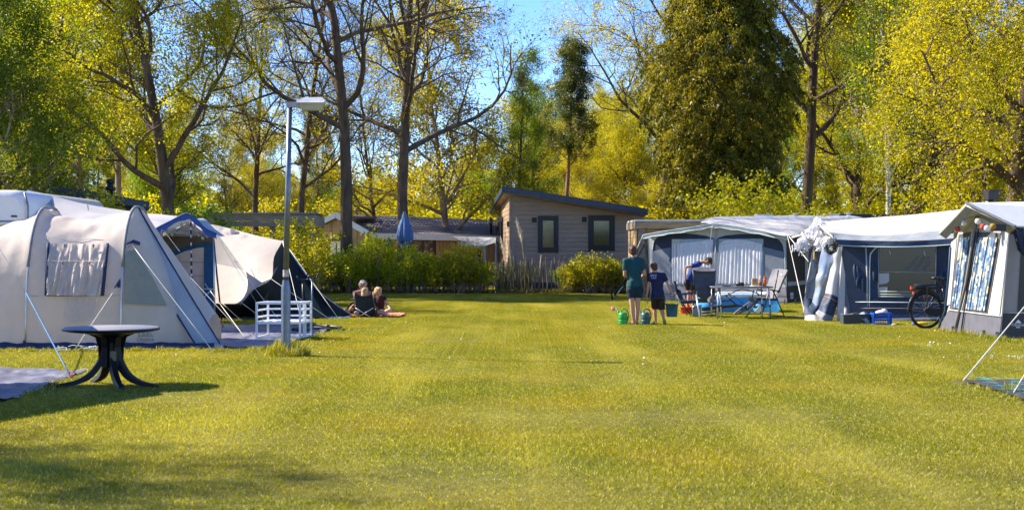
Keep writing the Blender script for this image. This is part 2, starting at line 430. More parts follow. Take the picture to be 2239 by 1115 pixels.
def shrub(seed, n, size, lm, rx, ry, h, bark=B_pale, stems=14, low=.12):
    """many upright stems carrying small leaves, lumpy outline"""
    rr = random.Random(seed); rng = np.random.default_rng(seed); mb = MB(); T = []
    for i in range(stems):
        a = rr.uniform(0, 6.28); q = math.sqrt(rr.random()) ; b = Vector((math.cos(a) * q * rx * .5, math.sin(a) * q * ry * .5, -.05))
        hh = h * rr.uniform(.72, 1.12) * (1 - .25 * q); tip = Vector((b.x * 1.9 + rr.gauss(0, .1), b.y * 1.9 + rr.gauss(0, .1), hh))
        c = curve([b, b.lerp(tip, .45) + Vector((rr.gauss(0, .06), rr.gauss(0, .06), .08)), tip], 6)
        mb.tube(c, [.016, .015, .013, .011, .009, .006, .004], 4, cap=False)
        for k in range(2, 7):
            for _ in range(2):
                e = c[k] + Vector((rr.gauss(0, .2), rr.gauss(0, .2), rr.uniform(.02, .22))) * (h / 1.4)
                mb.tube([c[k - 1], e], [.007, .003], 3, cap=False); T.append(e); T.append(c[k].lerp(e, .5))
    T = np.array([tuple(t) for t in T]); T = T[T[:, 2] > low * h]
    idx = rng.integers(0, len(T), n); P = T[idx] + rng.normal(size=(n, 3)) * .085 * (h / 1.3) ** .5
    P = P[P[:, 2] > .05]
    return mb.mesh("stems", bark), leaves_mesh("foliage", P, size, rng, lm)
LF_hedge = leaf_mat("hedge_leaf", (.26, .32, .010), (.55, .58, .02), .62)
V['bush1'] = shrub(1, 3800, .075, LF_hedge, .9, .5, 1.25, stems=18, low=.3)
V['bush2'] = shrub(2, 3000, .075, LF_hedge, .8, .45, 1.1, stems=16, low=.35)
V['bush3'] = shrub(3, 2600, .08, LF_yel, .7, .45, 1.35, stems=13, low=.25)
V['bush4'] = shrub(4, 9000, .12, LF_lime, 2.2, 1.4, 3.2, stems=26, low=.08)
V['bush5'] = shrub(6, 9000, .12, LF_gold, 2.6, 1.3, 2.7, stems=26, low=.05)
HT = {k: max(v.co.z for v in V[k][1].vertices) for k in V}
USED = set()
def plant(kind, x, y, s, rz, name, label, cat, group=None, crown=None, trunk=None, names=("trunk", "crown"), sz=None, z=0):
    o = thing(name, label, cat, (x, y, z), group, rz); o.scale = (s, s, s if sz is None else sz)
    for me, nm, mm in zip(V[kind], names, (trunk, crown)):
        c = bpy.data.objects.new(nm, me); COL.objects.link(c); c.parent = o
        if mm: c.material_slots[0].link = 'OBJECT'; c.material_slots[0].material = mm
    return o
def tree(kind, px, D, s, rz, label, **k):
    k.setdefault('group', None)
    return plant(kind, X(px, D), D, s, rz, k.pop('name', 'tree'), label, 'tree', **k)

# the named trees, left to right
tree('leafy', 388, 50, .98, .4, "leafy young green oak rising behind the cream tunnel tent on the left", name='oak_tree')
tree('bare1', 762, 52, 1.05, 1.2, "tall almost bare oak whose trunk stands before the timber chalet gable", name='oak_tree')
tree('bare2', 884, 55, 1.02, 4.6, "tall bare oak with forked stem right behind the closed blue parasol", name='oak_tree')
tree('half', 1762, 67, 1.22, 0.9, "tall oak with thin yellow leaves and straight trunk right of the dark conifer", name='oak_tree')
tree('weep', 2205, 42, 1.12, 2.0, "large bright yellow drooping tree at the right edge of the photo", name='deciduous_tree')
tree('round2', 985, 66, 1.0, .3, "small spreading yellow oak over the ridge of the tiled roof", name='oak_tree')
tree('slim', 1122, 66, Z(92, 66) / HT['slim'], .3, "slender fresh green tree behind the left end of the brown chalet roof", name='birch_tree', crown=LF_grn)
tree('slim', 1164, 74, Z(165, 74) / HT['slim'], 2.3, "darker green tree close behind the slender green one near the open sky", name='birch_tree', crown=LF_dark)
tree('pine', 1233, 72, Z(68, 72) / HT['pine'], .3, "pine with rounded dark top against the open blue sky", name='pine_tree')
tree('round', 30, 42, .86, 1.9, "dense dark green round tree at the left edge above the white caravan", crown=LF_dark)
tree('round2', -60, 40, .8, 0.9, "low dark green tree cut off by the left edge of the photo", crown=LF_dark)
tree('pine', 75, 66, 1.1, 1.3, "tall dark pine top in the upper left corner", name='pine_tree')
tree('pine', 705, 78, .58, 2.6, "pine with pinkish leaning trunk between the lamp post and the big bare oak", name='pine_tree')
tree('slim2', 1943, 64, .95, 1.0, "white barked birch behind the second caravan awning", name='birch_tree', trunk=B_birch, crown=LF_grn)
tree('half', 560, 70, .75, 2.9, "leafy tree behind the flat roofed carport, left of the lamp post", crown=LF_yel)
tree('bare1', 648, 58, .72, 3.7, "dark trunked oak directly behind the lamp post", name='oak_tree')
tree('half', 1448, 73, 1.05, 1.1, "yellow oak spreading left from behind the dark conifer", name='oak_tree')
tree('leafy', 1880, 76, 1.15, 4.2, "mid green tree filling the gap right of the tall straight oak", crown=LF_lime)
tree('leafy', 2050, 70, 1.2, .7, "broad green tree behind the roof of the second awning", crown=LF_lime)
tree('slim2', 183, 56, 1.0, .2, "slim pink barked tree above the dark sloping roof", trunk=B_pine)
tree('slim2', 262, 60, 1.02, 1.2, "thin tree just left of the leafy oak on the left", crown=LF_yel)
tree('slim', 110, 52, .95, 2.2, "yellowish slim tree behind the left edge canopy", crown=LF_yel)
tree('bare2', 832, 66, .55, .2, "slim tree between the two tall bare oaks")
# the belt of woodland behind, tree by tree; each is scaled to the height the skyline has where it stands
HT = {k: max(v.co.z for v in V[k][1].vertices) for k in V}
SKY = [(-200, -160), (60, -40), (180, 60), (300, 120), (520, 150), (570, 300), (700, 350), (900, 350), (1060, 320), (1100, 210), (1200, 200), (1280, 170), (1330, 90), (1420, 60), (1720, -20), (1800, 30), (1950, -40), (2100, -60), (2500, -60)]
def skyline(px):
    for (a, ya), (b, yb) in zip(SKY, SKY[1:]):
        if px <= b: return lerp(ya, yb, max(0, (px - a) / (b - a)))
    return 0
rw = random.Random(77)
HUES = [("golden yellow", LF_gold), ("pale yellow", LF_yel), ("lime green", LF_lime), ("fresh green", LF_grn)]
SHAPE = {'round': "round", 'round2': "open round", 'slim': "slender", 'half': "airy tall", 'leafy': "broad", 'slim2': "thin", 'pine': "dark"}
def whereat(px):
    for lim, t in ((60, "at the far left edge"), (200, "above the left caravan"), (380, "left of the leafy left oak"), (560, "right of the leafy left oak"), (700, "by the lamp head"), (830, "between the bare oaks"), (960, "right of the forked bare oak"),
                   (1080, "over the tiled roof"), (1200, "over the brown chalet's high end"), (1330, "over the brown chalet's low end"), (1480, "left of the dark conifer"), (1720, "behind the dark conifer"), (1860, "right of the straight oak"),
                   (1990, "over the second caravan"), (2120, "over the blue awning")):
        if px < lim: return t
    return "over the grey awning at the right edge"
for row, (D0, n, f) in enumerate(((82, 22, .62), (95, 22, .84), (110, 22, 1.0))):
    for i in range(n):
        px = -120 + 2480 * (i + rw.uniform(.1, .9)) / n; D = D0 + rw.uniform(-4, 5); low = 560 < px < 1310
        kd = rw.choice(['round', 'round2', 'round'] if low else ['round', 'slim', 'half', 'leafy', 'round2', 'slim2', 'half'])
        zt = Z(lerp(470, skyline(px), f * rw.uniform(.85, 1.1)), D); s = zt / HT[kd]
        hn, cm = rw.choice(HUES); hn2 = hn
        tree(kd, px, D, s, rw.uniform(0, 6.28), f"{SHAPE[kd]} {hn} tree, {('front', 'middle', 'rear')[row]} woodland row, {whereat(px)}", group="trees of the woodland belt", crown=cm)
# underwood
for i in range(34):
    px = -100 + 2440 * (i + rw.uniform(.1, .9)) / 34; D = rw.uniform(69, 77)
    plant('bush4' if i % 2 else 'bush5', X(px, D), D, rw.uniform(.8, 1.25), rw.uniform(0, 6.28), 'shrub',
          "underwood shrub " + whereat(px) + (", lower one" if i % 2 else ", fuller one"), 'shrub', group="underwood shrubs", names=("stems", "foliage"),
          crown=rw.choice([LF_gold, LF_lime, LF_grn, LF_yel]))
def far_wood():
    """leafy mass at the back of the wood, nobody could count it"""
    rng = np.random.default_rng(5); n = 60000
    x = rng.uniform(-75, 75, n); y = rng.uniform(122, 132, n)
    top = 6.5 + 2.2 * np.array([noise.noise(Vector((a * .12, 3, 0))) for a in x]) + 1.2 * np.array([noise.noise(Vector((a * .6, 9, 0))) for a in x])
    z = top * rng.uniform(0, 1, n) ** .8
    P = np.stack([x, y, z], 1)
    me = leaves_mesh("far_wood", P, .5, rng, LF_lime, shade=np.array([noise.noise(Vector(p) * .35) for p in P]) + .45)
    solo("far_wood", me, None, label="distant woodland seen as one mass between the trunks", kind="stuff")
far_wood()
# trees outside the picture whose shade and reflection show in it
plant('half', -10.3, 11.9, .36, .5, 'tree', "small tree standing left of the view, shading the near lawn", 'tree')
for i, (x, y, s) in enumerate(((-4, -22, .9), (4, -25, 1.0), (11, -22, .95), (18, -25, .9))):
    plant('leafy' if i % 2 else 'round', x, y, s, i, 'tree', "tree behind the viewer, seen only in the chalet windows", 'tree', group="trees behind the viewer")

# ---------------------------------------------------------------- big conifer
def conifer():
    rng = np.random.default_rng(9); rr = random.Random(9); D = 61.0; x0 = X(1576, D); hgt = 18.5; R0 = 3.3
    o = thing('conifer_tree', "huge dense dark conifer towering behind the first caravan and awning", 'tree', (x0, D, 0), rz=0)
    tr = MB().tube([(0, 0, -.2), (0, 0, 6), (.1, 0, 12), (0, 0, 18)], [.3, .24, .16, .05], 10)
    pts = []; cores = []; shade = []
    def rad(z):
        t = z / hgt
        return R0 * (0.9 + .12 * math.sin(z * .9)) * (1 - max(0, t - .45) ** 1.5 * 2.2) if t < .97 else .1
    for i in range(4600):
        z = .3 + (hgt - .6) * rr.random() ** .92; a = rr.uniform(0, 6.283); rz_ = max(.15, rad(z)) * (1 + .12 * rr.random() ** 4) * (1 + .30 * noise.noise(Vector((math.cos(a) * 2.2, math.sin(a) * 2.2, z * .8))) + .10 * noise.noise(Vector((math.cos(a) * 6, math.sin(a) * 6, z * 2.5))))
        depth = rr.random() ** 1.5 * .55; rz_ *= 1 - depth
        tip = Vector((math.cos(a) * rz_, math.sin(a) * rz_, z)); root = Vector((math.cos(a) * rz_ * .35, math.sin(a) * rz_ * .35, z - .25))
        if i % 9 == 0: tr.tube([root, root.lerp(tip, .5) + Vector((0, 0, .12)), tip], [.035, .02, .008], 4, cap=False)
        L = rr.uniform(.38, .72); tone = rr.uniform(-.45, .45); n = 50
        side = Vector((-math.sin(a), math.cos(a), 0))
        for k in range(n):      # a drooping spray: arches out then hangs
            t = rr.random(); out = Vector((math.cos(a), math.sin(a), 0))
            p = tip + out * (t * .32 - .18) * L * 2 + side * rr.gauss(0, .24) * L + Vector((0, 0, (.22 - .95 * t * t) * L + rr.gauss(0, .05)))
            pts.append(tuple(p)); shade.append(.42 + tone + .25 * (.5 - t) )
    crown = leaves_mesh("crown", np.array(pts), .15, rng, LF_thuja, droop=1.4, shade=np.array(shade), aspect=.36)
    part("trunk", tr, B_oak, o, local=True); part("crown", crown, None, o)
conifer()
plant('bush4', X(1622, 50.5), 50.5, 1.15, 1.0, 'shrub', "bright yellow green young bush in front of the dark conifer", 'shrub', names=("stems", "foliage"), crown=LF_lime, sz=1.12)
plant('bush4', X(1470, 59.5), 59.5, 1.0, 2.0, 'shrub', "yellow bush at the left foot of the dark conifer behind the wooden shed", 'shrub', names=("stems", "foliage"), crown=LF_gold, sz=.9)
plant('bush4', X(1700, 47.6), 47.6, .95, 4.0, 'shrub', "green bush at the right foot of the dark conifer behind the caravan", 'shrub', names=("stems", "foliage"), crown=LF_lime, sz=.95)
for i, (px, D, s, l, c) in enumerate(((245, 38, .80, "leafy bush rising before the dark sloping roof", LF_lime), (440, 40, .74, "silvery leaved bush beside the peak of the porch canopy", LF_grn),
                                 (395, 43, .72, "shrub under the leafy oak, right of the dark sloping roof", LF_lime), (650, 44, .66, "leafy shrub in front of the carport posts behind the black tent end", LF_lime),
                                 (580, 45, .56, "shrub in front of the carport beam", LF_lime), (1500, 60, 1.1, "bush behind the wooden shed roof", LF_gold))):
    plant('bush4', X(px, D), D, s, i * 1.3, 'shrub', l, 'shrub', names=("stems", "foliage"), crown=c)

# ---------------------------------------------------------------- mown grass
M_grass = None
def grass_material():
    m, t = new_mat("grass_blades"); L = t.links.new
    out = nd(t, "ShaderNodeOutputMaterial"); ge = nd(t, "ShaderNodeNewGeometry"); at = nd(t, "ShaderNodeAttribute"); at.attribute_name = "leafv"
    def noi(scale, sc=(1, 1, 1), det=4):
        mp = nd(t, "ShaderNodeMapping"); mp.inputs['Scale'].default_value = sc; L(ge.outputs['Position'], mp.inputs[0])
        n = nd(t, "ShaderNodeTexNoise"); n.inputs['Scale'].default_value = scale; n.inputs['Detail'].default_value = det; L(mp.outputs[0], n.inputs['Vector']); return n.outputs['Fac']
    def ramp(src, a, b, lo=0., hi=1.):
        r = nd(t, "ShaderNodeMapRange"); r.inputs[1].default_value = a; r.inputs[2].default_value = b; r.inputs[3].default_value = lo; r.inputs[4].default_value = hi
        L(src, r.inputs[0]); return r.outputs[0]
    def mixc(f, a, b):
        x = nd(t, "ShaderNodeMix", data_type='RGBA'); L(f, x.inputs['Factor'])
        for s, k in ((a, 'A'), (b, 'B')):
            if isinstance(s, tuple): x.inputs[k].default_value = (*s, 1)
            else: L(s, x.inputs[k])
        return x.outputs['Result']
    c = mixc(ramp(at.outputs['Fac'], 0, 1), (.12, .15, .005), (.30, .30, .012))
    c = mixc(ramp(noi(.55), .42, .68, 0, .65), c, (.40, .30, .008))                  # yellower, drier patches
    c = mixc(ramp(noi(2.2), .45, .75, 0, .45), c, (.14, .19, .006))                    # greener clover patches
    c = mixc(ramp(noi(.9, (1, .16, 1), 3), .48, .66, 0, .75), c, (.42, .38, .07))        # paler mower tracks, sheen of leaning blades put into the colour
    c = mixc(ramp(at.outputs['Fac'], .9, .93), c, (.62, .54, .20))                    # dry blades
    b = nd(t, "ShaderNodeBsdfPrincipled"); L(c, b.inputs['Base Color']); b.inputs['Roughness'].default_value = .42; b.inputs['Specular IOR Level'].default_value = .3
    tr = nd(t, "ShaderNodeBsdfTranslucent")
    g = nd(t, "ShaderNodeMix", data_type='RGBA', blend_type='MULTIPLY'); g.inputs['Factor'].default_value = 1; g.inputs['B'].default_value = (1.5, 1.45, .3, 1)
    L(c, g.inputs['A']); L(g.outputs['Result'], tr.inputs[0])
    ms = nd(t, "ShaderNodeMixShader"); ms.inputs[0].default_value = .42
    L(b.outputs[0], ms.inputs[1]); L(tr.outputs[0], ms.inputs[2]); L(ms.outputs[0], out.inputs[0]); return m
M_grass = grass_material()
def inside(p, poly):
    c = False; n = len(poly)
    for i in range(n):
        a = poly[i]; b = poly[i - 1]
        if (a[1] > p[1]) != (b[1] > p[1]) and p[0] < (b[0] - a[0]) * (p[1] - a[1]) / (b[1] - a[1]) + a[0]: c = not c
    return c
def blade_patch(seed, size, n, h, w):
    """triangulated bent blades over a square; returns arrays of vertices, triangles, tone"""
    rng = np.random.default_rng(seed); V_ = []; F_ = []; A_ = []
    cx = rng.uniform(-.5, .5, (n, 2)) * size * 1.06
    hh = h * rng.uniform(.45, 1.15, n); az = rng.uniform(0, 6.283, n); lean = rng.uniform(.05, .75, n); la = rng.uniform(0, 6.283, n); tone = rng.uniform(0, 1, n)
    for i in range(n):
        x, y = cx[i]; ux, uy = math.cos(az[i]) * w / 2, math.sin(az[i]) * w / 2; lx, ly = math.cos(la[i]) * lean[i] * hh[i], math.sin(la[i]) * lean[i] * hh[i]
        o = len(V_)
        V_ += [(x - ux, y - uy, 0), (x + ux, y + uy, 0), (x + ux * .8 + lx * .35, y + uy * .8 + ly * .35, hh[i] * .6), (x - ux * .8 + lx * .35, y - uy * .8 + ly * .35, hh[i] * .6),
               (x + lx, y + ly, hh[i])]
        F_ += [(o, o + 1, o + 2, o + 3), (o + 3, o + 2, o + 4)]; A_ += [tone[i]] * 5
    return V_, F_, A_
def scatter(name, label, V_, F_, A_, pts, m, category=None):
    """one object: the patch of blades plus loose points; the node group sets the patch on every point"""
    me = bpy.data.meshes.new(name); nb = len(V_)
    me.from_pydata(list(V_) + [(p[0], p[1], p[2]) for p in pts], [], F_)
    a = me.attributes.new("leafv", 'FLOAT', 'POINT'); a.data.foreach_set("value", list(A_) + [0] * len(pts))
    a = me.attributes.new("spot", 'FLOAT', 'POINT'); a.data.foreach_set("value", [0.] * nb + [1.] * len(pts))
    a = me.attributes.new("turn", 'FLOAT', 'POINT'); a.data.foreach_set("value", [0.] * nb + [p[3] for p in pts])
    a = me.attributes.new("grow", 'FLOAT', 'POINT'); a.data.foreach_set("value", [0.] * nb + [p[4] for p in pts])
    me.materials.append(m)
    o = solo(name, me, None, label=label, kind="stuff")
    ng = bpy.data.node_groups.new(name, 'GeometryNodeTree')
    ng.interface.new_socket("Geometry", in_out='INPUT', socket_type='NodeSocketGeometry'); ng.interface.new_socket("Geometry", in_out='OUTPUT', socket_type='NodeSocketGeometry')
    N = ng.nodes.new; L = ng.links.new
    gi = N('NodeGroupInput'); go = N('NodeGroupOutput')
    def att(nm): x = N('GeometryNodeInputNamedAttribute'); x.data_type = 'FLOAT'; x.inputs[0].default_value = nm; return x.outputs[0]
    sep = N('GeometryNodeSeparateGeometry'); sep.domain = 'POINT'
    cmp_ = N('FunctionNodeCompare'); cmp_.data_type = 'FLOAT'; cmp_.operation = 'GREATER_THAN'; cmp_.inputs[1].default_value = .5
    L(att("spot"), cmp_.inputs[0]); L(cmp_.outputs[0], sep.inputs['Selection']); L(gi.outputs[0], sep.inputs[0])
    m2p = N('GeometryNodeMeshToPoints'); L(sep.outputs[0], m2p.inputs[0])
    iop = N('GeometryNodeInstanceOnPoints'); L(m2p.outputs[0], iop.inputs['Points']); L(sep.outputs[1], iop.inputs['Instance'])
    cx = N('ShaderNodeCombineXYZ'); L(att("turn"), cx.inputs[2]); L(cx.outputs[0], iop.inputs['Rotation'])
    cs = N('ShaderNodeCombineXYZ'); cs.inputs[0].default_value = 1; cs.inputs[1].default_value = 1; L(att("grow"), cs.inputs[2]); L(cs.outputs[0], iop.inputs['Scale'])
    L(iop.outputs[0], go.inputs[0])
    md = o.modifiers.new("scatter", 'NODES'); md.node_group = ng
    return o
BARE = []      # ground outlines kept free of grass (mats, tent floors); filled before grow_lawn() runs
def grow_lawn():
    S = .5; rr = random.Random(4); pts = []
    y = 7.5
    while y < 58:
        hw = .385 * y + 1.2; x = -math.ceil(hw / S) * S
        while x < hw:
            c = (x + S / 2, y + S / 2)
            if not any(inside(c, b) for b in BARE):
                gz = .8 + .5 * noise.noise(Vector((c[0] * .5, c[1] * .5, 0)))
                near = 1 if y < 30 else 1.15
                pts.append((c[0], c[1], -.004, rr.randrange(4) * math.pi / 2 + rr.uniform(-.06, .06), gz * near))
            x += S
        y += S
    V_, F_, A_ = blade_patch(1, S, 1300, .031, .005)
    scatter("grass", "short mown lawn grass", V_, F_, A_, pts, M_grass)
def tufts(name, label, spots, n=26, h=.15, w=.006, size=.10, seed=3):
    V_, F_, A_ = blade_patch(seed, size, n, h, w); rr = random.Random(seed)
    scatter(name, label, V_, F_, A_, [(x, y, z, rr.uniform(0, 6.28), s * rr.uniform(.6, 1.2)) for x, y, z, s in spots], M_grass)
# ---------------------------------------------------------------- building materials
M_board = mat("clay_board", (.40, .275, .19), rough=.6, var=.06, scale=8, bump=.15, bscale=60, stretch=(.15, .15, 1), obj_var=.05, dirt=.2)
M_board_side = M_board
M_anth = mat("anthracite_trim", (.022, .022, .027), rough=.45, var=.1, spec=.45)
M_navyroof = mat("dark_navy_fascia", (.035, .05, .085), rough=.4, var=.12)
M_larch = mat("larch_plank", (.50, .30, .13), rough=.7, var=.22, scale=3, bump=.3, bscale=20, stretch=(6, 6, .4), obj_var=.14)
M_wood_old = mat("weathered_beam", (.30, .235, .17), rough=.8, var=.2, scale=4, bump=.4, bscale=22, stretch=(.5, 4, 4), dirt=.5)
M_wood_new = mat("fresh_timber", (.50, .33, .16), rough=.7, var=.2, scale=4, bump=.3, bscale=22, stretch=(.5, 4, 4), dirt=.25, obj_var=.1)
M_tile = mat("grey_roof_tile", (.27, .24, .26), rough=.55, var=.2, scale=9, dirt=.3)
M_white_paint = mat("white_paint", (.78, .78, .77), rough=.45, var=.04, dirt=.12)
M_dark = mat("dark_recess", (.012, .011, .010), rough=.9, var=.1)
M_glass = glass_mat("window_glass", (.11, .09, .02), .07, rough=.15)  # olive tint holds the reflected trees as plain colour
M_glass_far = glass_mat("dark_glass", (.012, .013, .014), .12)
M_steel = mat("galvanised_steel", (.17, .195, .23), rough=.42, var=.12, metal=.75, scale=12, dirt=.15)
M_blk = mat("black_plastic", (.012, .013, .016), rough=.38, var=.15, spec=.5)
M_sail = mat("grey_sail_cloth", (.45, .47, .5), rough=.7, var=.06, trans=.25)

def window(parent, pl, x0, y0, x1, y1, fw, frame_m=M_anth, glass=M_glass, label=None, mull=0):
    """frame with a recessed pane on a wall plane; fw in metres"""
    a, b = pl.at(x0, y1), pl.at(x1, y0); u0 = (a - pl.a).dot(pl.u); u1 = (b - pl.a).dot(pl.u); z0, z1 = a.z, b.z
    if u0 > u1: u0, u1 = u1, u0
    fr = MB(); n = pl.n
    def bar(ua, ub, za, zb, d=.07): fr.slab([pl.uv(ua, za, .005), pl.uv(ub, za, .005), pl.uv(ub, zb, .005), pl.uv(ua, zb, .005)], n * d)
    bar(u0, u0 + fw, z0, z1); bar(u1 - fw, u1, z0, z1); bar(u0 + fw, u1 - fw, z0, z0 + fw); bar(u0 + fw, u1 - fw, z1 - fw, z1)
    i = fw * .45
    for q in ((u0+fw, u0+fw+i, z0+fw, z1-fw), (u1-fw-i, u1-fw, z0+fw, z1-fw), (u0+fw+i, u1-fw-i, z0+fw, z0+fw+i), (u0+fw+i, u1-fw-i, z1-fw-i, z1-fw)): bar(*q, .045)
    for k in range(mull):
        um = lerp(u0, u1, (k + 1) / (mull + 1)); bar(um - fw * .4, um + fw * .4, z0 + fw, z1 - fw, .06)
    w = part("window", fr, frame_m, parent, label)
    p = MB().slab([pl.uv(u0+fw+i*.9, z0+fw+i*.9, .042), pl.uv(u1-fw-i*.9, z0+fw+i*.9, .042), pl.uv(u1-fw-i*.9, z1-fw-i*.9, .042), pl.uv(u0+fw+i*.9, z1-fw-i*.9, .042)], n * .012)
    g = MB(); g.v = p.v; g.f = p.f; g.sm = p.sm
    pp = bpy.data.objects.new("pane", g.mesh("pane", glass, wloc(parent))); COL.objects.link(pp); pp.parent = w
    return w

# ---------------------------------------------------------------- brown chalet
def brown_chalet():
    Dw = Dg(632); A = Vector((X(1115, Dw), Dw, 0)); B = Vector((X(1407, Dw + .6), Dw + .6, 0))
    pl = Plane(A, B); Lw = pl.len
    back = Vector((X(1087, Dw + 11), Dw + 11, 0)); ps = Plane(back, A)
    o = thing('chalet', "brown weatherboarded chalet with a sloping dark roof behind the fence", 'chalet', A)
    zl = pl.at(1116, 416).z; zr = pl.at(1407, 459).z
    core = MB()
    C4 = [A, B, B + (back - A), back]; zt = [zl, zr, zr - .4, zl - .42]
    vs = [p - pl.n * .05 + Vector((.03, .05, 0)) if i < 2 else p for i, p in enumerate(C4)]
    core.add([Vector((p.x, p.y, 0)) for p in vs] + [Vector((p.x, p.y, z - .02)) for p, z in zip(vs, zt)], [(0, 1, 5, 4), (1, 2, 6, 5), (2, 3, 7, 6), (3, 0, 4, 7), (4, 5, 6, 7)])
    part("wall", core, M_board, o)
    z = pl.at(1200, 617).z; h = (zl - z) / 20.5 * 1.0
    part("plinth", MB().slab([pl.uv(0, 0, .0), pl.uv(Lw, 0, .0), pl.uv(Lw, z, .0), pl.uv(0, z, .0)], pl.n * .02), M_anth, o)
    def top(u): return zl + (zr - zl) * u / Lw
    k = 0
    while z < zl - .03:
        z1 = min(z + h, zl); poly = []
        ua = Lw if top(Lw) >= z else (zl - z) / (zl - zr) * Lw; ub = Lw if top(Lw) >= z1 else (zl - z1) / (zl - zr) * Lw
        lo = .034; hi = .008
        pts = [(0, z, lo), (ua, z, lo), (ub, z1 - .008, hi), (0, z1 - .008, hi)]
        if ub < ua and top(Lw) > z: pts = [(0, z, lo), (Lw, z, lo), (Lw, top(Lw), hi), (ub, z1, hi), (0, z1 - .008, hi)]
        mb = MB(); f = [pl.uv(u, zz, d) for u, zz, d in pts]; bk = [pl.uv(u, zz, 0) for u, zz, d in pts]; n = len(pts)
        mb.add(f + bk, [tuple(range(n))] + [(i, (i + 1) % n, n + (i + 1) % n, n + i) for i in range(n)])
        part("board", mb, M_board, o); z = z1; k += 1
    # side wall boards, lit by the sun
    Ls = ps.len; z = .5
    while z < zl - .4:
        mb = MB().slab([ps.uv(0, z, .0), ps.uv(Ls, z, .0), ps.uv(Ls, min(z + h - .02, zl), .0), ps.uv(0, min(z + h - .02, zl - .42), .0)], ps.n * .025)
        part("board", mb, M_board, o); z += h
    part("corner_trim", MB().beam(pl.uv(0, 0, .03), pl.uv(0, zl - .03, .03), .06, .05), M_board, o)
    # roof: monopitch slab with overhang on all sides
    fl = W(1098, 406, Dw - .75); fr_ = W(1417, 456, Dw - .3); bl = W(1068, 456, Dw + 12); br = fr_ + (bl - fl)
    th = Vector((0, 0, -.25))
    part("roof", MB().slab([fl + th, fr_ + th, br + th, bl + th], -th - Vector((0, 0, .01))), M_navyroof, o)
    part("eaves_board", MB().slab([fl + th * 1.12 + Vector((.06, .1, 0)), fr_ + th * 1.12 + Vector((-.05, .1, 0)), br + th * 1.12, bl + th * 1.12 + Vector((.1, 0, 0))], Vector((0, 0, .02))), M_white_paint if False else M_board, o, "brown underside of the overhanging roof")
    window(o, pl, 1176, 472, 1220.5, 552, .14, label="narrow dark framed window")
    window(o, pl, 1286, 471, 1343.5, 549, .16, label="wider dark framed window")
    for (x0, y0) in ((1164, 476), (1273, 475)):
        c = pl.at(x0 + 4.5, y0 + 5, .07); m_ = MB().slab([c + pl.u * a + Vector((0, 0, b)) for a, b in ((-.09, -.1), (.09, -.1), (.09, .1), (-.09, .1))], -pl.n * .08)
        v = part("vent", m_, M_anth, o)
        s_ = MB()
        for q in range(4): s_.beam(c + pl.n * .01 - pl.u * .07 + Vector((0, 0, -.07 + q * .045)), c + pl.n * .01 + pl.u * .07 + Vector((0, 0, -.07 + q * .045)), .012, .012)
        so_ = bpy.data.objects.new("slat", s_.mesh("slat", M_dark, wloc(o))); COL.objects.link(so_); so_.parent = v
    for (x0, x1, y0, y1) in ((1090, 1093.5, 487, 570), (1098, 1102, 475, 562)):
        window(o, ps, x0, y0, x1, y1, .12, glass=M_glass_far)
    part("wall_lamp", MB().box(ps.at(1111.5, 490, .06), (.12, .12, .22)), M_blk, o)
brown_chalet()

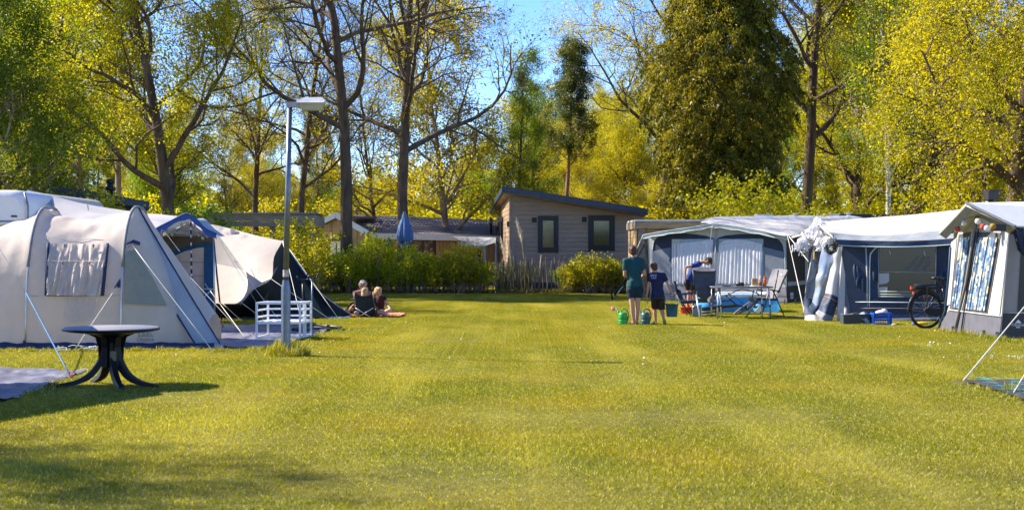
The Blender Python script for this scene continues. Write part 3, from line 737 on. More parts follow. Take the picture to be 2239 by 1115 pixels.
# ---------------------------------------------------------------- timber chalet with tiled roof
def timber_chalet():
    D = 62.0
    o = thing('chalet', "long timber chalet with grey tiled roof behind the hedge", 'chalet', (X(900, D), D, 0))
    a = Vector((X(812, D), D, 0)); b = Vector((X(1100, D + 3), D + 3, 0)); pl = Plane(a, b)
    g = Vector((X(706, D + 1.2), D + 1.2, 0)); pg = Plane(g, a)
    ze = pl.at(812, 513).z; zg = pg.at(708, 491).z; pk = pg.at(743, 473.5)
    # planks of the gable and of the front
    def planks(P, topf, n, u0=0, u1=None, m=M_larch):
        Lq = u1 or P.len
        for i in range(n):
            ua = lerp(u0, Lq, i / n) + .008; ub = lerp(u0, Lq, (i + 1) / n) - .008; d = .03 + .02 * (i % 2)
            part("plank", MB().slab([P.uv(ua, 0), P.uv(ub, 0), P.uv(ub, topf(ub)), P.uv(ua, topf(ua))], P.n * d), m, o)
    upk = (pk - pg.a).dot(pg.u)
    gt = lambda u: lerp(zg, pk.z, u / upk) if u < upk else lerp(pk.z, ze, (u - upk) / (pg.len - upk))
    planks(pg, lambda u: gt(u) - .06, 11); planks(pl, lambda u: ze - .02, 26)
    body = MB().slab([pg.uv(.02, 0, -.02), pg.uv(pg.len - .02, 0, -.02), pg.uv(pg.len - .02, ze - .1, -.02), pg.uv(upk, pk.z - .1, -.02), pg.uv(.02, zg - .1, -.02)], -pg.n * .1)
    body.slab([pl.uv(0, 0, -.02), pl.uv(pl.len, 0, -.02), pl.uv(pl.len, ze - .05, -.02), pl.uv(0, ze - .05, -.02)], Vector((0, 3, 0)))
    part("wall", body, M_larch, o)
    # roof slope: rows of wavy tiles
    e0 = W(812, 512, D - .4); e1 = W(1092, 518, D + 2.6); r0 = W(780, 474, D + 4.2); r1 = W(1092, 486, D + 7.2)
    r0 = Vector((W(760, 474, D + 4.2).x, D + 4.2, Z(474, D + 4.2)))
    rows = 9; nu = 46 * 6; mb = MB()
    up = (e1 - e0).cross(r0 - e0).normalized(); up = up if up.z > 0 else -up
    for r in range(rows):
        v0 = r / rows; v1 = (r + 1.12) / rows
        def fn(u, v, v0=v0, v1=v1):
            vv = lerp(v0, v1, v); p = e0.lerp(e1, u).lerp(r0.lerp(r1, u), vv)
            return p + up * (.05 * (1 - v) + .035 * abs(math.sin(u * 46 * math.pi)) ** .6)
        mb.grid(fn, nu, 1)
    rf = part("roof", MB().slab([e0, e1, r1, r0], -up * .12), M_tile, o)
    t_ = bpy.data.objects.new("roof_tile", mb.mesh("roof_tile", M_tile, wloc(o))); COL.objects.link(t_); t_.parent = rf; t_['kind'] = 'stuff'
    rt = MB(); rt.tube([r0.lerp(r1, .04) + up * .03, r1 + up * .03], .07, 8)
    part("ridge_tile", rt, M_tile, o)
    q = W(742, 473, D + 1.0)
    back = Vector((4.5, 4.5, 0))
    part("roof", MB().slab([pg.uv(-.15, zg - .08, .25), pg.uv(upk, pk.z - .02, .25), pg.uv(upk, pk.z - .02, -3), pg.uv(-.15, zg - .08, -3)], Vector((0, 0, .08))), M_tile, o, "short roof slope over the gable")
    bb = MB(); th = Vector((0, 0, .2))
    bb.beam(pg.uv(-.2, zg - .02, .3), pg.uv(upk, pk.z + .06, .3), .05, .24); part("bargeboard", bb, M_white_paint, o)
    part("bargeboard", MB().beam(pg.uv(upk, pk.z + .06, .3), pg.uv(pg.len, ze + .06, .3), .05, .24), M_white_paint, o)
    part("gutter_board", MB().beam(e0 + Vector((0, -.04, -.08)), e1 + Vector((0, -.04, -.08)), .05, .26), M_white_paint, o)
    window(o, pg, 718, 522, 756, 562, .08, M_blk, M_glass_far, mull=1)
    window(o, pl, 896, 521, 952, 585, .1, M_blk, M_glass_far, mull=1, label="wide dark sliding doors")
    window(o, pl, 1025, 545, 1050, 580, .08, M_blk, M_glass_far)
    part("pipe", MB().tube([W(1073, 512, D + 3.2), W(1073, 492, D + 3.2), W(1073, 478, D + 3.6)], .07, 10), M_blk, o)
    part("box", MB().box(pg.at(754, 527, .12), (.35, .2, .7)), M_white_paint, o, "small white meter box at the gable window")
    part("lamp", MB().lathe([(.0, .3), (.12, .22), (.16, .05), (.13, 0), (.1, -.16), (0, -.2)], pl.at(849, 536, .25), 10), M_steel, o)
timber_chalet()
def sails():
    for i, (p, lab) in enumerate(((((990, 517, 58), (1084, 519, 58), (1084, 531, 56), (1010, 528, 56)), "upper pale sun sail stretched below the tiled roof"),
                               (((1000, 531, 55.5), (1086, 529, 55.5), (1060, 537, 54.5), (1010, 536, 54.5)), "lower grey sun sail behind the hedge"))):
        P = [W(*q) for q in p]
        mb = MB()
        mb.grid(lambda u, v: P[0].lerp(P[1], u).lerp(P[3].lerp(P[2], u), v) - Vector((0, 0, .18 * math.sin(math.pi * u) * math.sin(math.pi * v))), 10, 6)
        mb.tube([P[3], Vector((P[3].x, P[3].y, 0))], .03, 6)
        mb.tube([P[2], Vector((P[2].x, P[2].y, 0))], .03, 6)
        solo("sun_sail", mb, M_sail, lab, "sun sail", origin=(P[0].x, P[0].y, 0))
sails()
# ---------------------------------------------------------------- timber carport on the left
def carport():
    D = 46.0; o = thing('carport', "flat roofed timber carport behind the leafy shrubs left of the lamp post", 'carport', (X(590, D), D, 0))
    x0, x1 = X(455, D), X(690, D); zt = Z(470, D); zb = Z(492, D); D2 = D + 3.5
    part("beam", MB().beam((x0, D, (zt + zb) / 2 + .06), (x1, D, (zt + zb) / 2 + .06), .12, .19), M_wood_old, o, "upper fascia board")
    part("beam", MB().beam((x0, D + .02, (zt + zb) / 2 - .13), (x1 - .03, D + .02, (zt + zb) / 2 - .13), .1, .17), M_wood_old, o, "lower fascia board")
    part("beam", MB().beam((x1, D - .06, (zt + zb) / 2 - .02), (X(706, D2), D2, (zt + zb) / 2 - .02), .12, .36), M_wood_old, o, "side fascia turning away from the viewer")
    part("roof", MB().slab([(x0 - .1, D - .12, zt + .03), (x1 + .08, D - .12, zt + .03), (X(708, D2), D2, zt + .03), (x0, D2, zt + .03)], (0, 0, .04)), M_steel, o)
    for px, d in ((690, D + .15), (503, D + .15), (604, D + .15), (702, D2)):
        part("post", MB().box((X(px, d) - .12, d, zb / 2), (.15, .15, zb)), M_wood_old, o)
    part("brace", MB().beam((X(688, D), D + .15, 1.5), (X(655, D), D + .15, zb), .09, .1), M_wood_old, o)
    part("panel", MB().box((X(560, D2), D2 - .1, .9), (3.2, .05, 1.8)), M_larch, o, "rear timber screen of the carport")
    part("box", MB().box((X(698, D2), D2 - .5, Z(538, D2)), (.25, .15, .25)), mat("blue_box", (.03, .12, .5), rough=.4), o, "small blue box hanging at the right post")
carport()
def dark_roof_building():
    D = 41.0; o = thing('bungalow', "dark bungalow whose sloping navy roof shows above the left awning canopy", 'bungalow', (X(220, D), D, 0))
    p = [W(115, 403, D), W(327, 441, D)]; d2 = Vector((-2.6, 5, -.9))
    part("roof", MB().slab([p[0], p[1], p[1] + d2, p[0] + d2], (0, 0, -.22)), M_navyroof, o)
    a = W(128, 422, D + .4); b = W(322, 452, D + .4)
    for k in range(8):
        q0 = lerp(0, 1, k / 8); q1 = lerp(0, 1, (k + 1) / 8) - .01
        u0 = a.lerp(b, q0); u1 = a.lerp(b, q1); part("panel", MB().slab([(u0.x, u0.y, 0), (u1.x, u1.y, 0), (u1.x, u1.y, u1.z), (u0.x, u0.y, u0.z)], (0, .05, 0)), mat("slate_panel", (.06, .07, .085), rough=.6, obj_var=.1), o)
    c = W(241, 428, D + 2)
    part("chimney", MB().lathe([(.1, -.2), (.1, .15), (.17, .17), (.17, .25), (.1, .28), (.1, .36), (.14, .38), (.12, .48), (0, .52)], c, 12), M_blk, o)
dark_roof_building()
# ---------------------------------------------------------------- timber shed behind the first awning
def shed():
    D = 46.5; o = thing('shed', "timber shed with a broad wooden fascia left of the first caravan", 'shed', (X(1450, D), D, 0))
    xl = X(1392, D); zt = Z(484, D); zb = Z(500, D); xr = X(1620, D); D2 = D + 2.4
    part("beam", MB().beam((xl, D, (zt + zb) / 2), (xr, D, (zt + zb) / 2), .1, zt - zb), M_wood_new, o, "front fascia board")
    part("beam", MB().beam((xl, D - .05, (zt + zb) / 2 - .01), (X(1373, D2), D2, (zt + zb) / 2 - .01), .1, zt - zb), M_wood_old, o, "grey side fascia board")
    part("roof", MB().slab([(xl - .05, D - .1, zt + .004), (xr, D - .1, zt + .004), (xr, D2, zt + .004), (X(1372, D2), D2, zt + .004)], (0, 0, .05)), M_white_paint, o)
    part("post", MB().box((xl + .18, D + .12, zb / 2), (.2, .2, zb)), M_wood_old, o)
    for k in range(9):
        za = zb - .02 - k * .26
        part("plank", MB().slab([(X(1374, D2) + .03, D2 - .1, za - .25), (xl + .06, D + .2, za - .25), (xl + .06, D + .2, za), (X(1374, D2) + .03, D2 - .1, za)], (-.05, -.05, 0)), M_wood_new, o)
        if za > .3: part("plank", MB().slab([(xl + .3, D + .3, za - .25), (xr, D + .3, za - .25), (xr, D + .3, za), (xl + .3, D + .3, za)], (0, -.04 - .01 * (k % 2), 0)), M_wood_new, o)
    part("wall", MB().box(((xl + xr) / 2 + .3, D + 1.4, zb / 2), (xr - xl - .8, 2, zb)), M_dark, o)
shed()
def right_back():
    D = 50; o = thing('flat_roof', "dark flat roof edge seen over the second awning", 'roof', (X(1960, D), D, 0))
    zt = Z(468, D)
    part("roof", MB().box(((X(1840, D) + X(2105, D)) / 2, D + 2, zt - .12), (X(2105, D) - X(1840, D), 4, .24)), M_navyroof, o)
    part("wall", MB().box(((X(1850, D) + X(2100, D)) / 2, D + 2.1, zt / 2 - .12), (X(2095, D) - X(1850, D), 3.6, zt - .26)), M_larch, o)
    for px, m_ in ((1997, 1), (2165, 1.7)):
        c = Vector((X(px, D), D + .4, zt)); h = Z(458, D) - zt
        if m_ < 1.5: part("chimney", MB().lathe([(.1, -.02), (.1, .1), (.17, .12), (.19, .3), (.1, .34), (0, .36)], c, 12), M_blk, o)
    D = 27.5; c = W(2167, 428, D)
    o2 = thing('lamp_post', "grey box lamp on a post rising behind the ridge of the right awning", 'lamp', (c.x, D, 0))
    part("pole", MB().tube([(c.x, D, 0), (c.x, D, c.z)], .05, 10), M_steel, o2)
    part("lamp_head", MB().box((c.x, D, c.z), (.2, .3, .16)).box((c.x + .05, D, c.z + .1), (.26, .34, .03)), M_anth, o2)
right_back()

# ---------------------------------------------------------------- chestnut paling fence
M_pale = mat("chestnut_pale", (.21, .155, .115), rough=.85, var=.3, scale=7, bump=.6, bscale=25, stretch=(2, 2, .3), obj_var=.3)
M_wire = mat("fence_wire", (.12, .11, .10), rough=.5, metal=.6)
def fence():
    rr = random.Random(12); Y0 = Dg(641)
    o = thing('paling_fence', "split chestnut paling fence along the far edge of the lawn", 'fence', (X(1000, Y0), Y0, 0))
    x = X(655, Y0); xe = X(1385, Y0); shapes = []
    for k in range(8):
        mb = MB(); h = rr.uniform(1.12, 1.42); w = rr.uniform(.035, .055); q = Vector((0, 0, -.05)); pts = []; rs = []
        for j in range(5):
            pts.append(Vector((rr.gauss(0, .012), rr.gauss(0, .012), -.05 + j * (h - .08) / 4))); rs.append(w / 2 * rr.uniform(.8, 1.15))
        pts.append(pts[-1] + Vector((rr.gauss(0, .01), 0, .12))); rs.append(.004)
        mb.tube(pts, rs, 6); shapes.append(mb.mesh("pale", M_pale))
    n = 0; wp = [[], []]
    while x < xe:
        o2 = bpy.data.objects.new("pale", shapes[rr.randrange(8)]); COL.objects.link(o2); o2.parent = o
        yy = Y0 + .12 * math.sin(x * 1.1); o2.location = Vector((x, yy, 0)) - Vector(o.location)
        o2.rotation_euler = (rr.gauss(0, .03), rr.gauss(0, .045), rr.uniform(0, 6.28)); n += 1
        for i, zz in enumerate((.35, .95)): wp[i].append((x, yy - .03, zz))
        x += rr.uniform(.095, .165)
    for w in wp: part("wire", MB().tube(w, .006, 3), M_wire, o)
    for px, lean in ((1136, .16), (1178, -.08), (905, .05), (760, .03), (1040, -.04), (1300, .05)):
        c = Vector((X(px, Y0), Y0 - .06, 0)); part("post", MB().tube([c, c + Vector((-lean * 1.3, 0, 1.38))], [.055, .045], 8), M_pale, o, "thicker round post, leaning" if lean > .1 else None)
fence()
# hedge plants along the fence
hd = random.Random(31)
HB = [(672, .95, 'bush1', 1.0), (722, 1.15, 'bush2', 1.05), (768, 1.1, 'bush1', 1.0), (815, 1.25, 'bush3', 1.25), (855, .95, 'bush2', 1.0), (893, 1.15, 'bush3', 1.1),
      (930, 1.05, 'bush1', 1.0), (965, 1.1, 'bush2', 1.0), (1005, 1.15, 'bush1', 1.15), (1042, 1.0, 'bush2', 1.0), (1245, .8, 'bush3', .95), (1285, .95, 'bush1', 1.1), (1325, .9, 'bush3', 1.05), (1362, .85, 'bush2', 1.1), (1392, .8, 'bush1', 1.0)]
NM = ["behind the black tent end", "left of the seated group", "straight behind the seated group", "tallest, at the timber chalet corner", "just left of the closed parasol", "at the foot of the closed parasol",
      "right of the closed parasol", "before the dark sliding doors", "reddish topped, below the sun sails", "at the right end of the long hedge", "loose and gappy, between the two chalet windows", "below the wider chalet window",
      "between the chalet window and the boy in teal", "behind the head of the boy in teal", "squeezed against the first awning"]
for (px, s, kd, sz), nm in zip(HB, NM):
    D = Dg(641) + hd.uniform(-.42, -.1)
    plant(kd, X(px, D), D, s, hd.uniform(0, 6.28), 'hedge_shrub', "leafy hedge shrub " + nm, 'shrub', group="hedge shrubs along the paling fence", names=("stems", "foliage"),
          crown=LF_yel if px in (1005, 1245) else (LF_hedge if hd.random() < .7 else LF_lime), sz=s * sz * .98)
for i in range(16):
    px = 640 + i * 50; D = Dg(641) + 1.2
    if 1075 < px < 1225: continue
    plant('bush2', X(px, D), D, .85, hd.uniform(0, 6.28), 'hedge_shrub', "low shrub behind the hedge, " + ("left of the seated group" if px < 740 else "behind the seated group" if px < 880 else "right of the closed parasol" if px < 1080 else "under the chalet windows") + f" {('leafier', 'thinner', 'taller')[i % 3]} one", 'shrub', group="low shrubs behind the hedge", names=("stems", "foliage"), crown=LF_grn, sz=.72)
def litter():
    """dead leaves and weeds at the fence foot"""
    rng = np.random.default_rng(2); n = 5000; Y0 = Dg(641)
    x = rng.uniform(X(600, Y0), X(1420, Y0), n); y = Y0 + rng.uniform(-.6, .9, n); z = rng.uniform(.01, .22, n) ** 1.4
    solo("leaf_litter", leaves_mesh("leaf_litter", np.stack([x, y, z], 1), .09, rng, leaf_mat("dead_leaf", (.10, .055, .02), (.16, .15, .03), .2), flat=.6), None, label="weeds and dead leaves along the foot of the fence", kind="stuff")
litter()
# pampas grass
M_plume = mat("pampas_plume", (.85, .70, .50), rough=.9, var=.15, trans=.4); M_straw = mat("dry_stalk", (.42, .31, .16), rough=.8, var=.2)
def pampas():
    Y = Dg(641) + 1.3; o = thing('pampas_grass', "pampas grass with pale plumes at the left corner of the brown chalet", 'grass plant', (X(1130, Y), Y, 0)); rr = random.Random(3)
    for (x0, x1, yt, lab) in ((1146, 1128, 474, "tallest feathery plume"), (1100, 1094, 515, None), (1112, 1106, 512, None)):
        a = Vector((X(x0, Y), Y, 0)); b = W(x1, yt, Y); b0 = a.lerp(b, .68 if yt < 500 else .6) + Vector((.12, 0, 0))
        c = curve([a, a.lerp(b0, .5) + Vector((.06, 0, 0)), b0], 8); part("stalk", MB().tube(c, .015, 5), M_straw, o)
        mb = MB(); n = 700 if yt < 500 else 380
        for i in range(n):
            t = rr.random(); p = b0.lerp(b, t) ; w = .13 * math.sin(math.pi * min(1, t * .9 + .08)) ** .7
            q = p + Vector((rr.gauss(0, w * .5), rr.gauss(0, w * .5), rr.uniform(-.12, .02)))
            mb.add([p, p + Vector((.012, 0, .01)), q], [(0, 1, 2)])
        part("plume", mb, M_plume, o, lab)
    mb = MB()
    for i in range(260):
        a = rr.uniform(0, 6.28); l = rr.uniform(.7, 1.5); dx = math.cos(a) * l * .8; dy = math.sin(a) * .5; x0 = X(rr.uniform(1085, 1165), Y)
        p = [Vector((x0, Y, 0)), Vector((x0 + dx * .35, Y + dy * .5, l * .75)), Vector((x0 + dx, Y + dy, l * .55))]
        c = curve(p, 5); w = Vector((.012, 0, 0))
        for k in range(5): mb.add([c[k] - w, c[k] + w, c[k + 1] + w, c[k + 1] - w], [(0, 1, 2, 3)])
    part("blades", mb, mat("pampas_blade", (.19, .19, .06), rough=.6, var=.3, trans=.3), o)
pampas()
# closed parasol
def parasol():
    D = Dg(641) + 2.6; c = Vector((X(884, D), D, 0)); zt = Z(463, D); zb = Z(534, D); rr = random.Random(5)
    o = thing('parasol', "closed blue parasol standing behind the hedge", 'parasol', c)
    part("pole", MB().tube([c, (c.x, c.y, zt - .1)], .03, 8), M_steel, o)
    part("base", MB().lathe([(0, .1), (.25, .08), (.28, 0)], c, 14), M_dark, o)
    mb = MB(); n = 48
    def fn(u, v):
        a = u * 2 * math.pi; z = lerp(zt, zb, v); r = .03 + .25 * math.sin(math.pi * min(1, v * .62 + .02)) ** 1.2
        if v > .82: r *= 1 - (v - .82) * 1.6
        r *= 1 + .22 * math.sin(a * 8 + 1.5 * v) * v + .05 * noise.noise(Vector((a, v * 4, 0)))
        return Vector((c.x + r * math.cos(a) + .04 * v, c.y + r * math.sin(a), z - (.12 * math.sin(a * 4) if v > .97 else 0)))
    mb.grid(fn, n, 18); part("canopy", mb, mat("parasol_blue", (.11, .21, .42), rough=.75, var=.08, trans=.2), o)
parasol()
# garden table with mug behind the hedge
def garden_bits():
    Y = Dg(641) + 3; c = Vector((X(743, Y), Y, 0))
    o = thing('garden_table', "small white garden table behind the fence", 'table', c)
    part("top", MB().lathe([(0, .74), (.4, .74), (.41, .72), (.4, .7), (0, .7)], c, 18), M_white_paint, o)
    for a in (0, 2.1, 4.2): part("leg", MB().tube([c + Vector((.1 * math.cos(a), .1 * math.sin(a), .7)), c + Vector((.32 * math.cos(a), .32 * math.sin(a), 0))], .02, 6), M_white_paint, o)
garden_bits()
# ---------------------------------------------------------------- tent cloth
M_cream = mat("cream_canvas", (.73, .64, .56), rough=.85, var=.04, scale=3, bump=.35, bscale=7, trans=.36, dirt=.10)
M_cream2 = mat("cream_canvas_shaded", (.56, .53, .48), rough=.85, var=.04, scale=3, bump=.35, bscale=7, trans=.3)  # darker copy of the cream canvas, shade of the slanting end in its colour
M_blgrey = mat("blue_grey_canvas", (.36, .42, .47), rough=.8, var=.05, scale=3, bump=.2, bscale=9, trans=.12)
M_navy = mat("navy_cloth", (.018, .035, .10), rough=.75, var=.15, trans=.08)
M_pole = mat("steel_pole", (.5, .52, .54), rough=.35, metal=.8, var=.08)
M_rope = mat("white_rope", (.72, .70, .62), rough=.8, var=.08)
M_strap = mat("blue_strap", (.02, .13, .30), rough=.6, var=.1)
M_lilac = mat("pale_canopy_cloth", (.52, .50, .50), rough=.8, var=.04, scale=2, bump=.3, bscale=7, trans=.2)
M_royal = mat("royal_blue_trim", (.012, .06, .26), rough=.6, var=.12)
M_teal = mat("teal_blue_cloth", (.02, .10, .24), rough=.75, var=.1, trans=.15)
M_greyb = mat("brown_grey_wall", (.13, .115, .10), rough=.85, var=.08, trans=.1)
M_blackc = mat("black_canvas", (.026, .027, .024), rough=.85, var=.12, bump=.3, bscale=8)
M_mat = mat("grey_ground_cloth", (.15, .15, .20), rough=.48, var=.25, scale=3, bump=1, bscale=5, dirt=.4)
M_white = mat("white_metal", (.8, .82, .84), rough=.35, var=.03)
M_logo = mat("grey_print", (.22, .22, .23), rough=.8, var=.05)
M_clear = glass_mat("clear_bulb", (.5, .5, .45), .25, clear=.6)
def rope(name, a, b, r=.006, m=M_rope, parent=None, label=None, sag=0.0):
    c = [Vector(a).lerp(Vector(b), t) - Vector((0, 0, sag * math.sin(math.pi * t))) for t in (0, .25, .5, .75, 1)]
    return part(name, MB().tube(c, r, 5), m, parent, label)

# ---------------------------------------------------------------- tunnel tent
def tunnel_tent():
    Yf = Dg(763); Wd = 2.9
    o = thing('tunnel_tent', "cream tunnel tent with steel hoops and a crumpled window curtain, left foreground", 'tent', (X(180, Yf), Yf, 0))
    def sk(x, y): return x - .07 * (y - Yf)
    xh1 = X(56, Yf); xh2 = X(264, Yf); xe = X(484, Yf)
    za = Z(455, Yf + 1.5)
    KN = [(xh1 - 2.6, 1.35), (xh1 - 1.6, 1.62), (xh1 - .5, 1.98), (xh1 - .12, za - .10), (xh1, za), (xh1 + .1, za - .1), (xh1 + .5, za - .17), ((xh1 + xh2) / 2, za - .2), (xh2 - .4, za - .12), (xh2 - .06, za - .03), (xh2, za)]
    def hh(x):
        for (a, ha), (b, hb) in zip(KN, KN[1:]):
            if x <= b: t = max(0, min(1, (x - a) / (b - a))); return lerp(ha, hb, t)
        return lerp(za, 0.04, (x - xh2) / (xe - xh2))
    def sec(x, th, off=0.0):
        """cross-section point; th 0 = front ground, pi = back ground"""
        h = hh(x); e = .76; c, s = math.cos(th), math.sin(th)
        yy = Yf + Wd / 2 - (Wd / 2 + off) * (abs(c) ** e) * (1 if c > 0 else -1); zz = (h + off) * abs(s) ** .82
        if x > xh2:
            t = (x - xh2) / (xe - xh2); yy = lerp(yy, Yf + Wd * .28 + (yy - Yf) * .35, t * .75)
        return Vector((sk(x, yy), yy, zz))
    def wrinkle(p, a=.012): return a * noise.noise(Vector((p.x * 2.2, p.y * 2, p.z * .7))) + a * .5 * noise.noise(p * 5)
    def skin(x0, x1, nu, nv, off=0, amp=.02):
        def fn(u, v):
            x = lerp(x0, x1, u); p = sec(x, v * math.pi, off); q = sec(x, v * math.pi, off + .02); d = (q - p)
            return p + d.normalized() * wrinkle(p, amp) if d.length > 1e-6 else p
        return MB().grid(fn, nu, nv)
    part("body", skin(xh1 - 2.6, xh2, 110, 50, amp=.05), M_cream, o)
    part("end_panel", skin(xh2 + .005, xe - .3, 34, 44, amp=.02), M_cream2, o, "slanting end of the tent, shade put into its colour")
    # hoops
    for xh in (xh1, xh2):
        pts = [sec(xh, R(a), .012) for a in range(0, 181, 6)]
        part("hoop", MB().tube(pts, .014, 8), M_pole, o)
        part("hoop_sleeve", MB().tube([sec(xh, R(a), .016) for a in range(30, 151, 6)], .024, 8), mat("grey_sleeve", (.22, .22, .23), rough=.7), o)
    # outer flap band on the sloping end: from hoop top to the ground, standing proud
    def band(u, v):
        t = u; x = lerp(xh2 + .02, xe, t); h = lerp(za, .03, t); y0 = Yf + lerp(Wd * .5, .15, t ** .8); wdt = lerp(.10, .40, min(1, t * 1.6))
        dn = wdt * v
        p = Vector((sk(x, y0) - dn * .62, y0 - .06 - v * .12 * (1 - t), max(.02, h - dn * .55)))
        return p + Vector((0, -.02 * math.sin(v * math.pi), .0))
    part("door_flap", MB().grid(band, 30, 6), M_blgrey, o, "pale blue grey band along the sloping edge")
    ed = [band(i / 24, 1) + Vector((0, -.01, -.004)) for i in range(25)]
    part("zip", MB().tube(ed, .014, 5), M_navy, o); part("zip", MB().tube([band(i / 24, 0) + Vector((0, -.01, 0)) for i in range(25)], .012, 5), M_navy, o)
    part("toggle_roll", MB().tube([band(.97, .3) + Vector((-.14, -.05, .02)), band(.99, .3) + Vector((.12, -.06, .0))], .05, 10), M_blgrey, o)
    # front wall details: plane at the front face
    def front(px, py, off=.02):
        # ray against the front face: march on the section
        d = Vector(((px - CX) / F, 1, -(py - HY) / F)); best = None
        for k in range(240):
            t = Yf - .3 + k * .012; p = CAMP + d * t
            x = p.x + .07 * (p.y - Yf); h = hh(x)
            zq = min(.999, max(0, p.z / h)); th = math.asin(zq ** (1 / .82)); yy = sec(x, th).y
            if p.y >= yy - off: return p
        return CAMP + d * (Yf + 1)
    for (yy, x0, x1) in ((524, 64, 268), (646, 56, 266)):
        part("seam", MB().tube([front(lerp(x0, x1, i / 14), yy + 1.5 * math.sin(i * 1.2), .012) for i in range(15)], .005, 4), M_cream2, o)
    # window curtain, crumpled
    TL, TR, BL, BR = (107, 532), (231, 534), (103, 645), (221, 647)
    nu, nv = 60, 44
    def cur(u, v):
        px = lerp(lerp(TL[0], TR[0], u), lerp(BL[0], BR[0], u), v); py = lerp(lerp(TL[1], TR[1], u), lerp(BL[1], BR[1], u), v)
        p = front(px, py, .03); k = noise.noise(Vector((u * 9, v * 1.6, 3))) + .6 * noise.noise(Vector((u * 22 + v * 3, v * 3.5, 7)))
        lowr = max(0, v - .3); k2 = noise.noise(Vector((u * 5 + 9, v * 2.5, 1)))
        return p + Vector((0, -.012 - .07 * k * (.35 + v) - .07 * lowr * (1 + k2), 0))
    part("window_curtain", MB().grid(cur, nu, nv), M_cream, o, "crumpled half open window curtain")
    for a, b in (((105, 531), (101, 646)), ((235, 533), (224, 646))):
        c = [front(lerp(a[0], b[0], t / 8), lerp(a[1], b[1], t / 8), .05) for t in range(9)]
        part("window_border", MB().tube(c, [.026] * 9, 6), M_navy, o)
    part("window_border", MB().tube([front(lerp(103, 221, t / 8), 646.5, .04) for t in range(9)], .007, 5), mat("brown_binding", (.22, .11, .04)), o, "thin brown hem below the curtain")
    for px, py in ((141, 537), (204, 537), (137, 574), (196, 575)):
        p = front(px, py, .09); part("toggle", MB().ell(p, (.018, .015, .028), 8, 6).tube([p, p + Vector((.01, 0, -.04))], .006, 4), M_logo, o)
    part("window_seam", MB().tube([front(lerp(112, 228, t / 8), 570 + t * .2, .07) for t in range(9)], .004, 4), M_cream, o)
    # gathered cloth below the window
    def gath(u, v):
        px = lerp(140 + 4 * v, 216 - 12 * v, u); py = lerp(650, 708 - 22 * abs(u - .45), v); p = front(px, py, .015)
        return p + Vector((0, -.015 - .03 * noise.noise(Vector((u * 10, v * 1.5, 5))) * (1 - v) , 0))
    part("gathered_cloth", MB().grid(gath, 36, 16), M_cream, o)
    # side window of the end, slightly greener cloth
    q = [(273, 552), (296, 545), (330, 600), (366, 668), (273, 664)]
    def endp(px, py, off): return front(px, py, off)
    ce = [endp(a, b, .07) for a, b in q]
    cc = sum(ce, Vector()) / 5
    part("end_window", MB().add([cc] + ce, [(0, i + 1, (i + 1) % 5 + 1) for i in range(5)]), mat("olive_grey_panel", (.30, .30, .23), rough=.5, var=.06, trans=.15), o)
    hp = [front(275, 534, .05), front(292, 524, .1), front(306, 529, .05)]
    part("vent_hood", MB().slab([hp[0], hp[1], hp[2], front(305, 537, .12), front(291, 531, .16), front(276, 541, .12)], (0, .02, 0)), M_navy, o)
    for tri in (((249, 630), (263, 608), (263, 628)), ((360, 757), (364, 747), (379, 758)), ((262, 752), (264, 738), (274, 757)), ((48, 760), (52, 742), (62, 758))):
        part("gusset", MB().slab([front(a, min(b, 757), .035) for a, b in tri], (0, -.006, 0)), M_navy, o)
    mb = MB(); n = 40
    mb.grid(lambda u, v: Vector((lerp(xh1 - 2.6, xe - .1, u), Yf - .03 - .03 * v + .02 * noise.noise(Vector((u * 40, v, 0))), lerp(.10, .015, v) + .03 * noise.noise(Vector((u * 30, 2, 0))) * (1 - v))), n * 2, 3)
    part("mud_skirt", mb, M_navy, o)
    # logo: mountain mark and a line of small lettering
    lp = front(318, 733, .05); lm = MB()
    for k in range(3): lm.tube([lp + Vector((-.11 + k * .06, 0, 0)), lp + Vector((-.06 + k * .06, 0, .075 - .015 * k)), lp + Vector((.0 + k * .05, 0, 0))], .006, 4)
    lm.tube([lp + Vector((-.12, 0, -.01)), lp + Vector((.13, 0, -.012))], .005, 4)
    part("emblem", lm, M_logo, o)
    tm = text_mesh("Obelink", .085, M_logo); t = bpy.data.objects.new("lettering", tm); COL.objects.link(t); t.parent = o
    t.location = lp + Vector((0, -.002, -.065)) - Vector(o.location); t.rotation_euler = (R(90), 0, 0)
    # guy ropes
    g0 = front(57, 640, .05)
    rope("guy_rope", W(-30, 495, Yf), g0, .005, M_rope, o)
    rope("guy_strap", g0, G(155, 829, .02), .010, M_strap, o, "blue strap running to a peg in front")
    part("peg", MB().tube([G(155, 829, -.02), G(156, 826, .06)], .012, 6), mat("red_peg", (.6, .04, .02), rough=.4), o)
    rope("guy_rope", front(256, 626, .06), G(162, 768, .01), .006, M_rope, o)
    rope("guy_rope", front(286, 532, .12), G(466, 770, .01), .006, M_rope, o)
    lo = MB(); rr = random.Random(2)
    for k in range(6):
        c = G(130 + k * 16, 768 + rr.uniform(-1, 3), .03); lo.tube([c + Vector((rr.uniform(-.14, .14), rr.uniform(-.05, .05), rr.uniform(0, .07))) for _ in range(5)], .005, 4)
    part("loose_rope", lo, M_rope, o)
    BARE.append([(xh1 - 3, Yf + .1), (xe, Yf + .1), (xe - .6, Yf + Wd), (xh1 - 3, Yf + Wd)])
tunnel_tent()

